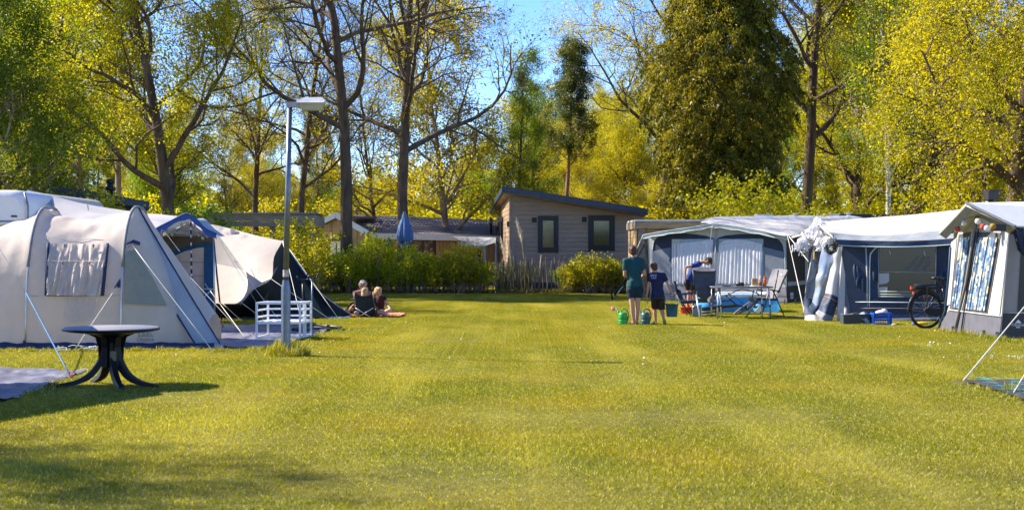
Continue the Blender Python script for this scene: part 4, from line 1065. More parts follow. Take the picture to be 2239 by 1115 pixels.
# ---------------------------------------------------------------- round garden table
def round_table():
    c = G(243, 843); c.z = 0; o = thing('garden_table', "round dark plastic table with splayed curved feet on the lawn before the tunnel tent", 'table', c)
    D = c.y; zt = Z(715, D); rad = 103 / F * D
    M_tab = mat("anthracite_plastic", (.010, .010, .012), rough=.5, var=.2, spec=.3); 
    M_top = mat("table_top_grey", (.24, .24, .26), rough=.5, var=.06, spec=.5, dirt=.2)
    part("tabletop", MB().lathe([(0, zt), (rad * .97, zt), (rad, zt - .012), (rad, zt - .03)], c, 72), M_top, o)
    part("rim", MB().lathe([(rad + .003, zt - .012), (rad + .003, zt - .034), (rad * .9, zt - .045), (rad * .5, zt - .07), (.2, zt - .08), (0, zt - .08)], c, 72), M_tab, o)
    col = MB()
    for k in range(6):
        a = k * math.pi / 3 + .25; u = Vector((math.cos(a), math.sin(a), 0)); t = Vector((-u.y, u.x, 0))
        pf = [(.30, zt - .055), (.17, zt - .11), (.14, zt - .22), (.135, .30), (.14, .22)]
        for (r0, z0), (r1, z1) in zip(pf, pf[1:]):
            w = .035; col.add([c + u * r0 - t * w + Vector((0, 0, z0)), c + u * r0 + t * w + Vector((0, 0, z0)), c + u * r1 + t * w + Vector((0, 0, z1)), c + u * r1 - t * w + Vector((0, 0, z1)),
                               c + u * (r0 * .4) + Vector((0, 0, z0)), c + u * (r1 * .4) + Vector((0, 0, z1))], [(0, 1, 2, 3), (0, 3, 5, 4), (1, 4, 5, 2)], False)
    col.lathe([(.0, zt - .08), (.09, zt - .1), (.085, .2), (0, .18)], c, 10)
    part("column", col, M_tab, o)
    for k, a in enumerate((R(200), R(-38), R(-75), R(28), R(150))[:4] if False else (R(203), R(-62), R(-22), R(128))):
        u = Vector((math.cos(a), math.sin(a), 0)); t = Vector((-u.y, u.x, 0)); L = .60 if k in (0, 2) else .50
        P = curve([c + u * .07 + Vector((0, 0, .42)), c + u * .11 + Vector((0, 0, .26)), c + u * .22 + Vector((0, 0, .12)), c + u * .38 + Vector((0, 0, .045)), c + u * L + Vector((0, 0, .02))], 14)
        mb = MB(); n = len(P)
        for i, p in enumerate(P):
            tt = i / (n - 1); w = lerp(.055, .036, tt); h = lerp(.105, .026, tt); 
            mb.v += [tuple(p + t * w - u * 0 - Vector((0, 0, h * .4))), tuple(p - t * w - Vector((0, 0, h * .4))), tuple(p - t * w * .7 + u * h * .3 + Vector((0, 0, h * .6))), tuple(p + t * w * .7 + u * h * .3 + Vector((0, 0, h * .6)))]
        for i in range(n - 1):
            for k2 in range(4):
                mb.f.append((i * 4 + k2, i * 4 + (k2 + 1) % 4, (i + 1) * 4 + (k2 + 1) % 4, (i + 1) * 4 + k2)); mb.sm.append(False)
        mb.f.append(((n - 1) * 4, (n - 1) * 4 + 1, (n - 1) * 4 + 2, (n - 1) * 4 + 3)); mb.sm.append(False)
        leg = part("leg", mb, M_tab, o)
        ft = MB().box(c + u * L + Vector((0, 0, .012)), (.05, .07, .025), rz=a); f = bpy.data.objects.new("foot", ft.mesh("foot", M_blk, wloc(o))); COL.objects.link(f); f.parent = leg
    part("bracket", MB().box(c + Vector((.055, -.115, .34)), (.065, .03, .11)), mat("olive_plastic", (.17, .17, .11), rough=.5), o, "olive grey clip on the column")
round_table()

# ---------------------------------------------------------------- ground cloths
def ground_mat(name, label, pts, m, z=.028, n=60, amp=.045, hole=None):
    P = [Vector((p.x, p.y, z)) for p in pts]
    mb = MB()
    mb.grid(lambda u, v: (lambda p: p + Vector((0, 0, amp * noise.noise(p * 2.5) + amp * .5 * noise.noise(p * 9))))(P[0].lerp(P[1], u).lerp(P[3].lerp(P[2], u), v)), n, n)
    o = solo(name, mb, m, label, "ground cloth", origin=(P[0].x, P[0].y, 0)); BARE.append([(p.x, p.y) for p in P]); return o
ground_mat('ground_cloth', "grey ground cloth lying at the left edge before the round table", [G(-150, 808), G(190, 812), G(35, 875), G(-300, 900)], M_mat)
ground_mat('ground_cloth', "large grey ground cloth spread between the tunnel tent and the lamp post", [G(455, 712), G(745, 716), G(600, 762), G(440, 763)], M_mat)

# ---------------------------------------------------------------- caravan on the left and its canopy
M_caravan = mat("caravan_white", (.62, .62, .64), rough=.3, var=.02, coat=.3, dirt=.06)
def rounded_box(x0, x1, y0, y1, z0, z1, r, n=6, sx=None):
    """extruded along y with rounded upper corners in x-z"""
    pf = [(x0, z0), (x0, z1 - r)] + [(x0 + r - r * math.cos(R(a)), z1 - r + r * math.sin(R(a))) for a in range(15, 90, 15)] + [(x0 + r, z1), (x1 - r, z1)] + \
         [(x1 - r + r * math.sin(R(a)), z1 - r + r * math.cos(R(a))) for a in range(15, 90, 15)] + [(x1, z1 - r), (x1, z0)]
    m = len(pf); ys = [(y0, .12), (y0 + .03, .05), (y0 + .12, 0), (y1 - .12, 0), (y1, .12)]; mb = MB(); cx = (x0 + x1) / 2; cz = (z0 + z1) / 2; vs = []
    for y, ins in ys: vs += [(cx + (x - cx) * (1 - ins / (x1 - x0) * 2), y, cz + (z - cz) * (1 - ins / (z1 - z0) * 2)) for x, z in pf]
    fs = [(i * m + k, i * m + (k + 1) % m, (i + 1) * m + (k + 1) % m, (i + 1) * m + k) for i in range(len(ys) - 1) for k in range(m)]
    mb.add(vs, fs, True); mb.add(vs[:m], [tuple(range(m))]); mb.add(vs[-m:], [tuple(range(m))]); return mb
def left_caravan():
    D = 26.6; x1 = X(58, D); zt = Z(415, D); o = thing('caravan', "white caravan cut by the left edge behind the tunnel tent", 'caravan', (x1 - 1.2, D + 2, 0))
    part("body", rounded_box(x1 - 2.4, x1, D, D + 5.2, .45, zt, .25), M_caravan, o)
    part("rear_window", MB().box((X(30, D) - .2, D - .01, Z(520, D)), (1.2, .03, .5)), M_glass_far, o)
    part("stripe", MB().box((x1 - 1.2, D - .002, Z(484, D)), (2.3, .03, .03)), mat("blue_stripe", (.10, .16, .26)), o)
    part("vent", MB().box((X(31, D), D - .01, Z(473, D)), (.11, .02, .03)), M_dark, o)
    part("awning_rail", MB().tube([(x1 + .01, D + .05, .6), (x1 + .02, D + .02, zt - .3), (x1 - .05, D + .03, zt - .05)], .02, 6), M_steel, o)
    for y in (D + 1.6, D + 2.5): part("wheel", MB().tube([(x1 - .1, y, .32), (x1 - .3, y, .32)], .32, 18), M_blk, o)
left_caravan()
def left_awning():
    o = thing('caravan_awning', "large pale caravan awning with a blue trimmed porch behind the tunnel tent", 'awning', (X(300, 27), 27, 0))
    top = [W(59, 415, 28.0), W(110, 427, 28.4), W(190, 447, 28.8), (W(300, 464, 29.2)), W(395, 474, 29.6), W(462, 492, 30.4)]
    bot = [W(62, 492, 26.7), W(120, 497, 26.6), W(200, 500, 26.5), W(280, 503, 26.4), W(352, 507, 26.3), W(470, 520, 26.6)]
    part("roof", sheet(top, bot, 40, 14, wob=.07, ws=1.2), M_lilac, o)
    tb = [t + Vector((.3, 2.2, -1.0)) for t in top]; part("roof", sheet(tb, top, 20, 4), M_lilac, o, "rear slope of the canopy")
    for k in (1, 2, 3, 4): part("seam", MB().tube([p + Vector((0, -.01, .01)) for p in curve([top[k], (top[k] + bot[k]) / 2 + Vector((0, 0, -.0)), bot[k]], 6)], .005, 4), M_logo, o)
    p = W(296, 457, 29); part("finial", MB().lathe([(.1, 0), (.06, .03), (.03, .06), (.05, .08), (.02, .11), (0, .12)], p + Vector((0, 0, -.06)), 10), M_logo, o)
    # side wall below the canopy
    part("wall", MB().add([bot[0], bot[2], bot[4], Vector((bot[4].x, bot[4].y + .2, 0)), Vector((bot[0].x, bot[0].y, 0))], [(0, 1, 2, 3, 4)]), M_greyb, o)
    Df = Dg(727)
    L_ = W(352, 500, Df); Pk = W(416, 472, Df); R_ = W(466, 512, Df); L0 = W(340, 503, Df)
    back = Vector((0, 1.1, -.02))
    def gable(u, v):
        a = curve([L0, W(378, 484, Df), Pk, W(440, 494, Df), R_], 16)[round(u * 16)]; p = a + back * v; return p + Vector((0, 0, -.03 * math.sin(v * 3.14)))
    part("porch_roof", MB().grid(gable, 16, 4), M_blgrey, o)
    tr = curve([L0, W(350, 497, Df), W(378, 483, Df), W(404, 470, Df), Pk, W(430, 481, Df), W(446, 499, Df), W(462, 508, Df), W(474, 513, Df)], 32)
    trb = [p + Vector((0, -.02, -.085 + .02 * math.sin(i * .9))) for i, p in enumerate(tr)]
    mb = MB(); vs = [p + Vector((0, -.03, .02)) for p in tr] + trb; n = len(tr); mb.add(vs, [(i, i + 1, n + i + 1, n + i) for i in range(n - 1)], True)
    mb.tube([p + Vector((0, -.03, .015)) for p in tr], .018, 6)
    part("porch_trim", mb, M_royal, o, "royal blue valance of the porch")
    # inner gable cloth
    part("inner_gable", MB().add([W(356, 517, Df + 1), W(412, 487, Df + 1), W(462, 517, Df + 1)], [(0, 1, 2)]), mat("inner_cloth", (.42, .42, .40), rough=.8, trans=.3), o)
    pw = Df + 1.15
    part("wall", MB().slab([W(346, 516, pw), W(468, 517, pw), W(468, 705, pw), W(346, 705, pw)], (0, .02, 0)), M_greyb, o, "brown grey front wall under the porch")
    ar = curve([W(340, 580, pw), W(365, 556, pw), W(400, 541, pw), W(440, 532, pw), W(466, 530, pw)], 14); ar2 = curve([W(350, 582, pw), W(372, 566, pw), W(402, 551, pw), W(430, 543, pw), W(447, 541, pw)], 14)
    mb = MB(); vs = [p + Vector((0, -.03, 0)) for p in ar] + [p + Vector((0, -.03, 0)) for p in ar2]; mb.add(vs, [(i, i + 1, 16 + i, 15 + i) for i in range(14)]); part("arch_band", mb, M_teal, o)
    part("door_panel", MB().slab([W(446.5, 540, pw), W(467, 531, pw), W(468, 745, pw - .2), W(448, 742, pw - .2)], (0, -.04, 0)), M_teal, o, "teal blue door edge at the right pole")
    part("lower_wall", MB().slab([W(420, 671, pw), W(447, 671, pw), W(448, 742, pw - .2), W(424, 742, pw - .2)], (0, -.035, 0)), M_navy, o)
    win = [W(352, 585, pw)] + [p for p in ar2[2:]] + [W(447, 670, pw), W(400, 670, pw), W(352, 640, pw)]
    c = sum(win, Vector()) / len(win); k = len(win)
    part("window", MB().add([c + Vector((0, -.05, 0))] + [p + Vector((0, -.05, 0)) for p in win], [(0, i + 1, (i + 1) % k + 1) for i in range(k)]), mat("window_film_pink", (.66, .58, .56), rough=.5, var=.05, trans=.2), o, "pale window film of the porch front")
    gl = MB()
    for yy in (572.5, 602): gl.tube([W(352, yy, pw - .08), W(446, yy + 1, pw - .08)], .004, 4)
    for xx in (392, 419): gl.tube([W(xx, 560 if xx < 400 else 548, pw - .08), W(xx + 1, 640, pw - .08)], .004, 4)
    part("window_bar", gl, M_logo, o)
    # poles
    for a, b, m_ in ((W(354, 505, Df), Vector((X(356, Df), Df, 0)), M_pole), (W(467, 512, Df), Vector((X(470, Df), Df, 0)), M_pole)):
        part("pole", MB().tube([a, b], .016, 8), m_, o)
    a, b = W(417, 478, Df + .05), W(420, 700, Df + .05); n = 26
    for k in range(n):
        part("pole_band", MB().tube([a.lerp(b, k / n), a.lerp(b, (k + 1) / n)], .015 + .001 * (k % 2), 8), M_blk if k % 2 else M_pole, o)
    part("rail", MB().tube([W(388, 630, Df + .3), W(468, 632, Df + .1)], .012, 6), M_pole, o)
    part("rail", MB().tube([W(424, 672, Df + .2), W(462, 634, Df + .1)], .010, 6), M_pole, o)
    # bulbs on a wire
    pts = [(356, 505), (378, 499), (392, 502), (402, 489), (412, 487), (420, 489), (430, 497), (438, 503), (452, 509), (462, 508)]
    wp = [W(x, y, Df + .3) for x, y in pts]; part("bulb_wire", MB().tube(curve(wp, 30), .004, 4), M_blk, o)
    for x, y in ((366, 505), (376, 510), (387, 507), (397, 491), (408, 492), (418, 490), (425, 492), (434, 511), (443, 518), (453, 514)):
        p = W(x, y - 4, Df + .3); part("bulb", MB().lathe([(0, .01), (.014, .0), (.016, -.02), (.034, -.055), (.030, -.08), (.012, -.098), (0, -.1)], p, 10), M_clear, o)
    cu = W(376, 612, Df + .7); o2 = thing('cushion', "dark navy cushion standing in the porch of the left awning", 'cushion', cu)
    part("cover", MB().ell(cu, (.11, .07, .145), 12, 8), M_navy, o2)
    part("cover", MB().box(cu, (.2, .05, .26)), M_navy, o2) if False else None
    # black storm strap and ropes
    a = W(470, 560, Df); part("storm_strap", MB().tube([W(468, 520, Df), W(474, 600, Df - .1), W(485, 700, Df - .2)], [.006, .018, .014], 6), M_blk, o)
    part("strap_end", MB().tube([W(485, 698, Df - .2), W(488, 716, Df - .2)], .012, 6), mat("orange_wood", (.45, .2, .1)), o)
    rope("guy_rope", W(474, 514, Df), G(590, 712), .004, M_rope, o)
    rope("guy_rope", W(448, 620, Df - .1), G(541, 745), .007, mat("cream_rope", (.75, .72, .5)), o)
    rope("guy_rope", W(355, 500, Df), W(393, 550, Df - .2), .006, mat("cream_rope", (.75, .72, .5)), o)
    rope("guy_rope", W(342, 525, Df - .2), G(541, 742), .004, M_rope, o)
    rope("guy_rope", W(354, 502, Df - .02), W(341, 560, Df - .1), .01, M_rope, o)
left_awning()

# ---------------------------------------------------------------- cream and black ridge tent
def ridge_tent():
    o = thing('ridge_tent', "cream ridge tent with black lower walls left of the seated group", 'tent', (X(600, 33), 33, 0))
    Db = 33.4; Rk = W(618, 527, Db); Lk = W(432, 486, Db + 1.2)
    top = [Lk, W(470, 492, Db + 1), W(512, 502, Db + .7), W(565, 516, Db + .3), Rk]
    low = [W(420, 660, Db - 2.2), W(487, 664, Db - 2.2), W(527, 661, Db - 2.2), W(556, 628, Db - 1.9), W(593, 610, Db - 1.5)]
    A = curve(top, 30); B = curve(low, 30); B = [B[i] for i in range(31)]
    mb = MB()
    def fn(u, v):
        i = round(u * 30); p = A[i].lerp(B[i], v)
        bow = -.12 * math.sin(math.pi * v); f = .05 * noise.noise(Vector((u * 14, v * 1.2, 4))) * max(0, u - .45) * 2 * v
        return p + Vector((0, -bow + f, bow * .9 + f))
    mb.grid(fn, 30, 20); part("fly", mb, M_cream, o, "cream sunlit roof cloth")
    mb = MB(); e0 = curve([Rk, W(598, 565, Db - .8), W(593, 610, Db - 1.5)], 12)
    part("fly_hem", MB().tube([p + Vector((0, -.01, 0)) for p in B[12:]], .012, 5), M_blgrey, o)
    part("fly", sheet([p + Vector((-.9, 2.2, -1.6)) for p in top], top, 20, 5), M_cream, o, "rear slope of the cream roof cloth")
    part("pole_cap", MB().box(W(509, 508, Db + .6), (.1, .05, .18)), M_cream, o)
    # black walls
    base = lambda px, py: G(px, py, .02)
    part("side_wall", MB().add([A[0], B[0], B[8], B[14], G(545, 694, .01), G(480, 697, .01), G(425, 697, .01)], [(0, 1, 6), (1, 2, 5, 6), (2, 3, 4, 5)]), M_blackc, o)
    # gable end: from the peak hem to the right corner on the ground
    cr = G(772, 693, .01); H1 = curve([Rk, W(640, 560, Db - .2), W(668, 600, Db - .5), W(705, 645, Db - .9), cr], 16)
    m2 = MB(); Lf = curve([Rk, W(599, 562, Db - .8), W(593, 610, Db - 1.5), W(556, 632, Db - 1.9), W(530, 660, Db - 2.2)], 16)
    def gf(u, v):
        g0 = G(lerp(520, 772, v), lerp(694, 693, v), .015); a = Lf[round((1 - u) * 16)]; b = H1[round((1 - u) * 16)]
        return a.lerp(b, v)
    # wall as fans from the ground line to both hems
    n = 24; vs = []; 
    gp = [G(lerp(515, 772, i / n), 694 - .5 * i / n, .01) for i in range(n + 1)]
    hem = [Lf[16 - min(16, round(i / n * 32))] if i / n <= .5 else H1[round((i / n - .5) * 32)] for i in range(n + 1)]
    m2.grid(lambda u, v: hem[round(u * n)].lerp(gp[round(u * n)], v) + Vector((0, .03 * noise.noise(Vector((u * 8, v * 3, 0))), 0)), n, 8)
    part("gable_wall", m2, M_blackc, o)
    ed = MB().tube([p + Vector((0, -.015, .01)) for p in H1], .014, 5); part("gable_hem", ed, M_blgrey, o)
    part("door_flap", MB().add([W(589, 634, Db - 2.1), G(547, 695, .03), G(563, 700, .03), W(585, 652, Db - 2.2)], [(0, 1, 2, 3)]).add([G(540, 696, .03), W(600, 638, Db - 2.15), G(583, 693, .03)], [(0, 1, 2)]), mat("olive_black", (.05, .055, .035), rough=.8), o, "folded olive door flap")
    part("side_flap", MB().add([W(663, 610, Db - 1.3), G(672, 698, .03), G(712, 697, .03)], [(0, 1, 2)]), mat("olive_black", (.05, .055, .035)), o)
    part("groundsheet", MB().grid(lambda u, v: G(lerp(470, 765, u), lerp(692, 700 - 4 * u, v), .04 - .02 * v + .03 * noise.noise(Vector((u * 30, v * 3, 0)))), 40, 3), mat("blue_groundsheet", (.10, .17, .23), rough=.5, var=.2), o)
    for a, b in ((W(622, 530, Db - .1), G(741, 698)), (W(618, 528, Db - .1), G(660, 705)), (B[-1], G(722, 698)), (W(527, 661, Db - 2.2), G(590, 708)), (W(487, 664, Db - 2.2), G(527, 700)), (W(470, 515, Db - .5), G(615, 706))):
        rope("guy_rope", a, b, .007, M_rope, o)
    BARE.append([(X(430, 33), 31), (X(740, 33), 31.4), (X(700, 34), 34.5), (X(430, 34), 34.5)])
ridge_tent()
# forked props for the guy lines
def prop(px0, py0, px1, top_y, lab, m_):
    g = G(px1, py0); t = W(px0, top_y, g.y); o = thing('forked_prop', lab, 'prop', g)
    part("pole", MB().tube([g, t], .018, 8), m_, o)
    f = curve([t + Vector((-.11, 0, .075)), t + Vector((-.09, 0, .01)), t, t + Vector((.09, 0, .01)), t + Vector((.11, 0, .075))], 12); part("fork", MB().tube(f, .016, 6), M_blk, o)
prop(683, 718, 681, 607, "tall steel prop with a black fork behind the white bench", M_steel)
prop(662, 712, 663, 612, "black forked prop beside the steel one, in front of the black tent wall", M_blk)
# ---------------------------------------------------------------- white metal bench frame
def bench():
    o = thing('bench', "white square tube bench frame standing on the ground cloth behind the lamp post", 'bench', G(620, 744))
    D0 = Dg(744); D1 = D0 + .72; x0, x1 = X(561, D0), X(656, D0); xb0, xb1 = X(586, D1), X(680, D1); zt = Z(662, D0); zs = Z(706, D0)
    w = .035
    P = {'a': (x0, D0), 'b': (x1, D0), 'c': (xb1, D1), 'd': (xb0, D1)}
    for k, (x, y) in P.items(): part("leg", MB().beam((x, y, .03), (x, y, zt), w, w), M_white, o)
    def bar(n, k1, k2, z, ww=.028): part(n, MB().beam((*P[k1], z), (*P[k2], z), ww, ww), M_white, o)
    for k1, k2 in (('a', 'b'), ('b', 'c'), ('c', 'd'), ('d', 'a')): bar("top_rail", k1, k2, zt - .01, .034); bar("seat_frame", k1, k2, zs, .036)
    for z in (lerp(zs, zt, .28), lerp(zs, zt, .62)): bar("back_rail", 'c', 'd', z); bar("arm_rail", 'b', 'c', z); bar("arm_rail", 'd', 'a', z)
    for k1, k2 in (('a', 'b'), ('d', 'a'), ('b', 'c')): bar("foot_rail", k1, k2, .05, .03)
    xm = (x1 + .02, lerp(D0, D1, .35)); part("leg", MB().beam((lerp(x1, xb1, .4), lerp(D0, D1, .4), .03), (lerp(x1, xb1, .4), lerp(D0, D1, .4), zt), .06, w), M_white, o, "broad upright of the right arm")
    part("seat", MB().slab([(x0 + .02, D0 + .02, zs + .02), (x1 - .02, D0 + .02, zs + .02), (xb1 - .02, D1 - .02, zs + .02), (xb0 + .02, D1 - .02, zs + .02)], (0, 0, .012)), M_white, o)
bench()
hs = thing('hose', "black hose loop lying on the ground cloth behind the bench", 'hose', G(700, 718))
part("loop", MB().tube(curve([G(640, 726, .05), G(680, 718, .05), G(742, 720, .05), G(735, 724, .05), G(690, 724, .05), G(650, 729, .05)], 30), .025, 6), M_blk, hs)
# ---------------------------------------------------------------- lamp post
def lamp_post():
    g = G(625, 778); g.z = 0; D = g.y; o = thing('lamp_post', "galvanised lamp post with a white flat lamp head, tall in the left foreground", 'lamp post', g)
    z1 = Z(632, D); z2 = Z(612, D); zt = Z(226, D); xt = X(633.5, D)
    part("base_section", MB().lathe([(.068, -.05), (.068, z1), (.06, z1 + .05), (.045, z2)], g, 20), M_steel, o)
    part("pole", MB().tube([g + Vector((0, 0, z2 - .01)), (xt, D, zt)], [.043, .036], 20), M_steel, o)
    part("sticker", MB().tube([g + Vector((.001, 0, Z(605, D))), g + Vector((.0015, 0, Z(590, D)))], .0445, 20, cap=False), mat("faded_sticker", (.45, .38, .36), rough=.6, var=.3, scale=30), o)
    a = 1.0
    arm = MB().box((X(650, D), D, Z(229.5, D)), (X(672, D) - X(627, D), .11, .075)); part("arm", arm, mat("lamp_grey", (.33, .34, .40), rough=.5), o)
    x0, x1 = X(651, D), X(710, D); zc = Z(222, D)
    hd_ = MB().slab([(x0, D - .13, zc - .03), (x1, D - .13, zc - .03), (x1 + .02, D - .10, zc + .0), (x1 - .03, D - .06, zc + .055), (x0 + .1, D - .06, zc + .05), (x0, D - .1, zc + .01)], (0, .2, 0))
    part("lamp_head", hd_, mat('lamp_white', (.55, .55, .57), rough=.5), o)
    part("lens", MB().slab([(x0 + .03, D - .1, zc - .032), (x1 - .01, D - .1, zc - .032), (x1 - .03, D - .08, zc - .13), (x0 + .07, D - .08, zc - .13)], (0, .16, 0)), mat("lamp_lens", (.62, .62, .48), rough=.25, trans=.5, var=.04), o)
lamp_post()
# tent standing just outside the left edge: only its shade shows
def off_tent():
    o = thing('tent', "tent outside the left edge of the view that shades the grass round the table", 'tent', (-8.2, 14.6, 0))
    z = 1.95; xs = (-6.3, -9.6)
    mb = MB(); mb.slab([(-5.9, 15.6, z), (-6.3, 16.7, z), (-9.6, 16.7, z), (-9.8, 13.0, z), (-6.75, 13.1, z)], (0, 0, .03)); part("roof", mb, M_lilac, o)
    part("wall", MB().slab([(-5.95, 15.55, 0), (-6.8, 13.2, 0), (-6.8, 13.2, z - .01), (-5.95, 15.55, z - .01)], (-.03, 0, 0)), M_cream, o)
    part("wall", MB().slab([(-6.8, 13.2, 0), (-9.7, 13.2, 0), (-9.7, 13.2, z - .01), (-6.8, 13.2, z - .01)], (0, .03, 0)), M_cream, o)
off_tent()
# ---------------------------------------------------------------- awnings on the right: cloths
M_lg = mat("light_grey_awning", (.62, .61, .60), rough=.65, var=.03, scale=2, bump=.3, bscale=6, trans=.28, dirt=.06)
M_roofg = mat("pale_roof_cloth", (.57, .565, .56), rough=.6, var=.03, scale=2, bump=.15, bscale=5, trans=.12, dirt=.08)
M_mg = mat("mid_grey_awning", (.17, .20, .25), rough=.7, var=.06, trans=.12)
M_dn = mat("dark_navy_awning", (.018, .026, .055), rough=.6, var=.15, bump=.2, bscale=5)
M_nb = mat("steel_navy_awning", (.024, .048, .10), rough=.6, var=.12, trans=.12, bump=.3, bscale=4)
M_rim = mat("pale_green_piping", (.50, .62, .60), rough=.5, var=.05)
M_gskirt = mat("grey_skirt", (.24, .24, .26), rough=.7, var=.08, bump=.2, bscale=5)
M_or = mat("orange_piping", (.50, .19, .04), rough=.5)
M_curt = mat("white_curtain", (.95, .95, .97), rough=.8, var=.02, trans=.45)
M_brn = mat("dark_brown_mesh", (.020, .017, .013), rough=.85, var=.1)
M_hang = mat("grey_roof_valance", (.25, .28, .30), rough=.6, var=.1, bump=.3, bscale=8)
M_film = glass_mat("window_film", (.028, .022, .024), .05, rough=.18)

def layer(parent, name, pl, pts, m, off, label=None, smooth=False, th=.006):
    """flat cloth shape on the wall, given by photo outline points, with real thickness"""
    P = pts if isinstance(pts[0], Vector) else [pl.at(x, y, off) for x, y in pts]
    return part(name, MB().slab(P, -pl.n * th), m, parent, label)
def cpx(pts, n): return [(p.x, p.y) for p in curve([(a, b, 0) for a, b in pts], n)]
def line(parent, name, pl, pts, r, m, off, label=None, n=None):
    c = [pl.at(x, y, off) for x, y in (cpx(pts, n) if n else pts)]
    return part(name, MB().tube(c, r, 6), m, parent, label)

# ---------------------------------------------------------------- first awning
def awning_one():
    A = G(1419, 656); B = G(1722, 663); pl = Plane(A, B); n = pl.n
    o = thing('caravan_awning', "grey and navy gabled awning with white striped curtains, at the centre right", 'awning', A)
    zb = 0
    # wall base cloth
    wall = [pl.at(1412, 522, 0), pl.at(1560, 497, 0), pl.at(1718, 522, 0), Vector((B.x, B.y, 0)), Vector((A.x, A.y, 0))]
    part("front_wall", MB().slab(wall, -n * .02), M_lg, o)
    layer(o, "arch_panel", pl, cpx([(1427, 545), (1430, 528), (1440, 517), (1465, 512), (1500, 510), (1540, 515), (1562, 520)], 24) + cpx([(1566, 520), (1590, 514), (1640, 511), (1680, 515), (1700, 522), (1711, 535), (1714, 552)], 24) + [(1716, 627), (1424, 621)], M_dn, .008, "dark navy arch over the windows")
    layer(o, "side_panel", pl, [(1427, 550), (1440, 546), (1466, 541), (1468, 619), (1424, 617)], M_mg, .016, "grey panel left of the curtains")
    layer(o, "side_panel", pl, [(1670, 540), (1690, 545), (1713, 551), (1715, 625), (1666, 622)], M_mg, .016, "grey panel right of the curtains")
    line(o, "piping", pl, [(1427, 547), (1430, 528), (1440, 517), (1465, 511.5), (1500, 509.5), (1540, 514), (1564, 520), (1590, 513.5), (1640, 510.5), (1680, 514), (1700, 521), (1712, 534), (1715, 552), (1717, 625)], .012, M_rim, .02, n=60)
    layer(o, "window_frame", pl, [(1469, 523), (1669, 522), (1669, 622), (1466, 619)], mat("grey_film", (.30, .36, .42), rough=.4), .024, "clear film window behind which the curtains hang")
    for (tx0, tx1, sag, lab) in ((1470, 1559, 534, "left white pleated curtain"), (1572, 1666, 533, "right white pleated curtain")):
        t = [pl.at(tx0, 534 if tx0 < 1500 else 535.5, .05), pl.at(lerp(tx0, tx1, .5), 530.5, .05), pl.at(tx1, 534.5, .05)]
        bx = (tx0 + (0 if tx0 < 1500 else -6), tx1 - (8 if tx0 < 1500 else 2))
        b = [pl.at(bx[0], 619, .05), pl.at(sum(bx) / 2, 620, .05), pl.at(bx[1], 621, .05)]
        part("curtain", sheet(t, b, 150, 8, pleat=.024, pf=13, nrm=n, seed=tx0), M_curt, o, lab)
        # swagged header, scalloped
        hp = [(tx0, 534)] + [(lerp(tx0, tx1, k / 8), 534 - (10 if tx0 < 1500 else 11) * (k / 8 if tx0 < 1500 else (math.sin(math.pi * k / 8) * .6 + .25 * (1 - k / 8) * 2))) for k in range(1, 8)] + [(tx1, 524.5 if tx0 < 1500 else 533)]
        T = [pl.at(x, y, .055) for x, y in hp]; Bq = [pl.at(lerp(tx0, tx1, k / 8), 534.5 - 3.5 * math.sin(math.pi * k / 8), .055) for k in range(9)]
        part("curtain_header", sheet(T, Bq, 40, 4, wob=.02, ws=6, nrm=n), M_curt, o)
    layer(o, "curtain_gap", pl, [(1559, 524), (1571, 524), (1568, 620), (1553, 620)], M_mg, .05)
    layer(o, "window_film", pl, [(1488, 523), (1469, 523), (1469, 621), (1668, 621), (1668, 618), (1471, 618)], M_lg, .05)
    # lower white band, grey skirt
    layer(o, "lower_band", pl, [(1423, 616), (1717, 622), (1718, 628), (1423, 622)], M_lg, .03)
    layer(o, "skirt", pl, [(1422, 622), (1718, 628), (1721, 660), (1420, 653)], M_gskirt, .03, "grey mud skirt of the front")
    line(o, "piping", pl, [(1421, 640), (1720, 646)], .006, M_or, .045, "orange piping on the skirt")
    line(o, "pole", pl, [(1566, 500), (1565, 520)], .012, M_pole, .06); line(o, "pole", pl, [(1566, 520), (1559, 622)], .012, M_pole, .09, "bent white centre pole")
    line(o, "pole_hook", pl, [(1560, 517), (1563, 521), (1567, 521), (1570, 517)], .012, M_rim, .09, n=8)
    # left dark strip (side of the tent)
    part("side_wall", MB().slab([pl.at(1409, 520, .02), pl.at(1415, 520, .02), pl.at(1421, 652, .01), pl.at(1417, 650, .02)], -n * .02), M_brn, o)
    # right side wall running back
    C2 = B + Vector((.9, 1.9, 0)); ps = Plane(B, C2)
    zr = pl.at(1720, 518).z
    part("side_wall", MB().slab([Vector((B.x, B.y, 0)), Vector((C2.x, C2.y, 0)), Vector((C2.x, C2.y, zr)), Vector((B.x, B.y, zr))], -ps.n * .02), M_brn, o, "dark mesh side wall on the right")
    part("side_band", MB().slab([ps.uv(0, .5, .01), ps.uv(ps.len, .5, .01), ps.uv(ps.len, .62, .01), ps.uv(0, .62, .01)], ps.n * .004), M_gskirt, o)
    part("label", MB().slab([ps.uv(.0 + .25, .12, .012), ps.uv(.62, .12, .012), ps.uv(.62, .30, .012), ps.uv(.25, .30, .012)], ps.n * .004), M_lg, o, "pale maker's label with grey lettering")
    tm = text_mesh("Dorema", .085, M_logo); t = bpy.data.objects.new("lettering", tm); COL.objects.link(t); t.parent = o
    q = ps.uv(.43, .2, .02); t.location = q - Vector(o.location); t.rotation_euler = (R(90), 0, math.atan2(ps.u.y, ps.u.x))
    # eave strip with rim, left and right of the peak
    El, Pk, Er = pl.at(1406, 514, .28), pl.at(1558, 489, .28), pl.at(1722, 516, .28)
    fr = curve([El, pl.at(1450, 506, .28), pl.at(1505, 498, .28), Pk], 12)[:-1] + curve([Pk, pl.at(1600, 493.5, .28), pl.at(1660, 504, .28), Er], 12)
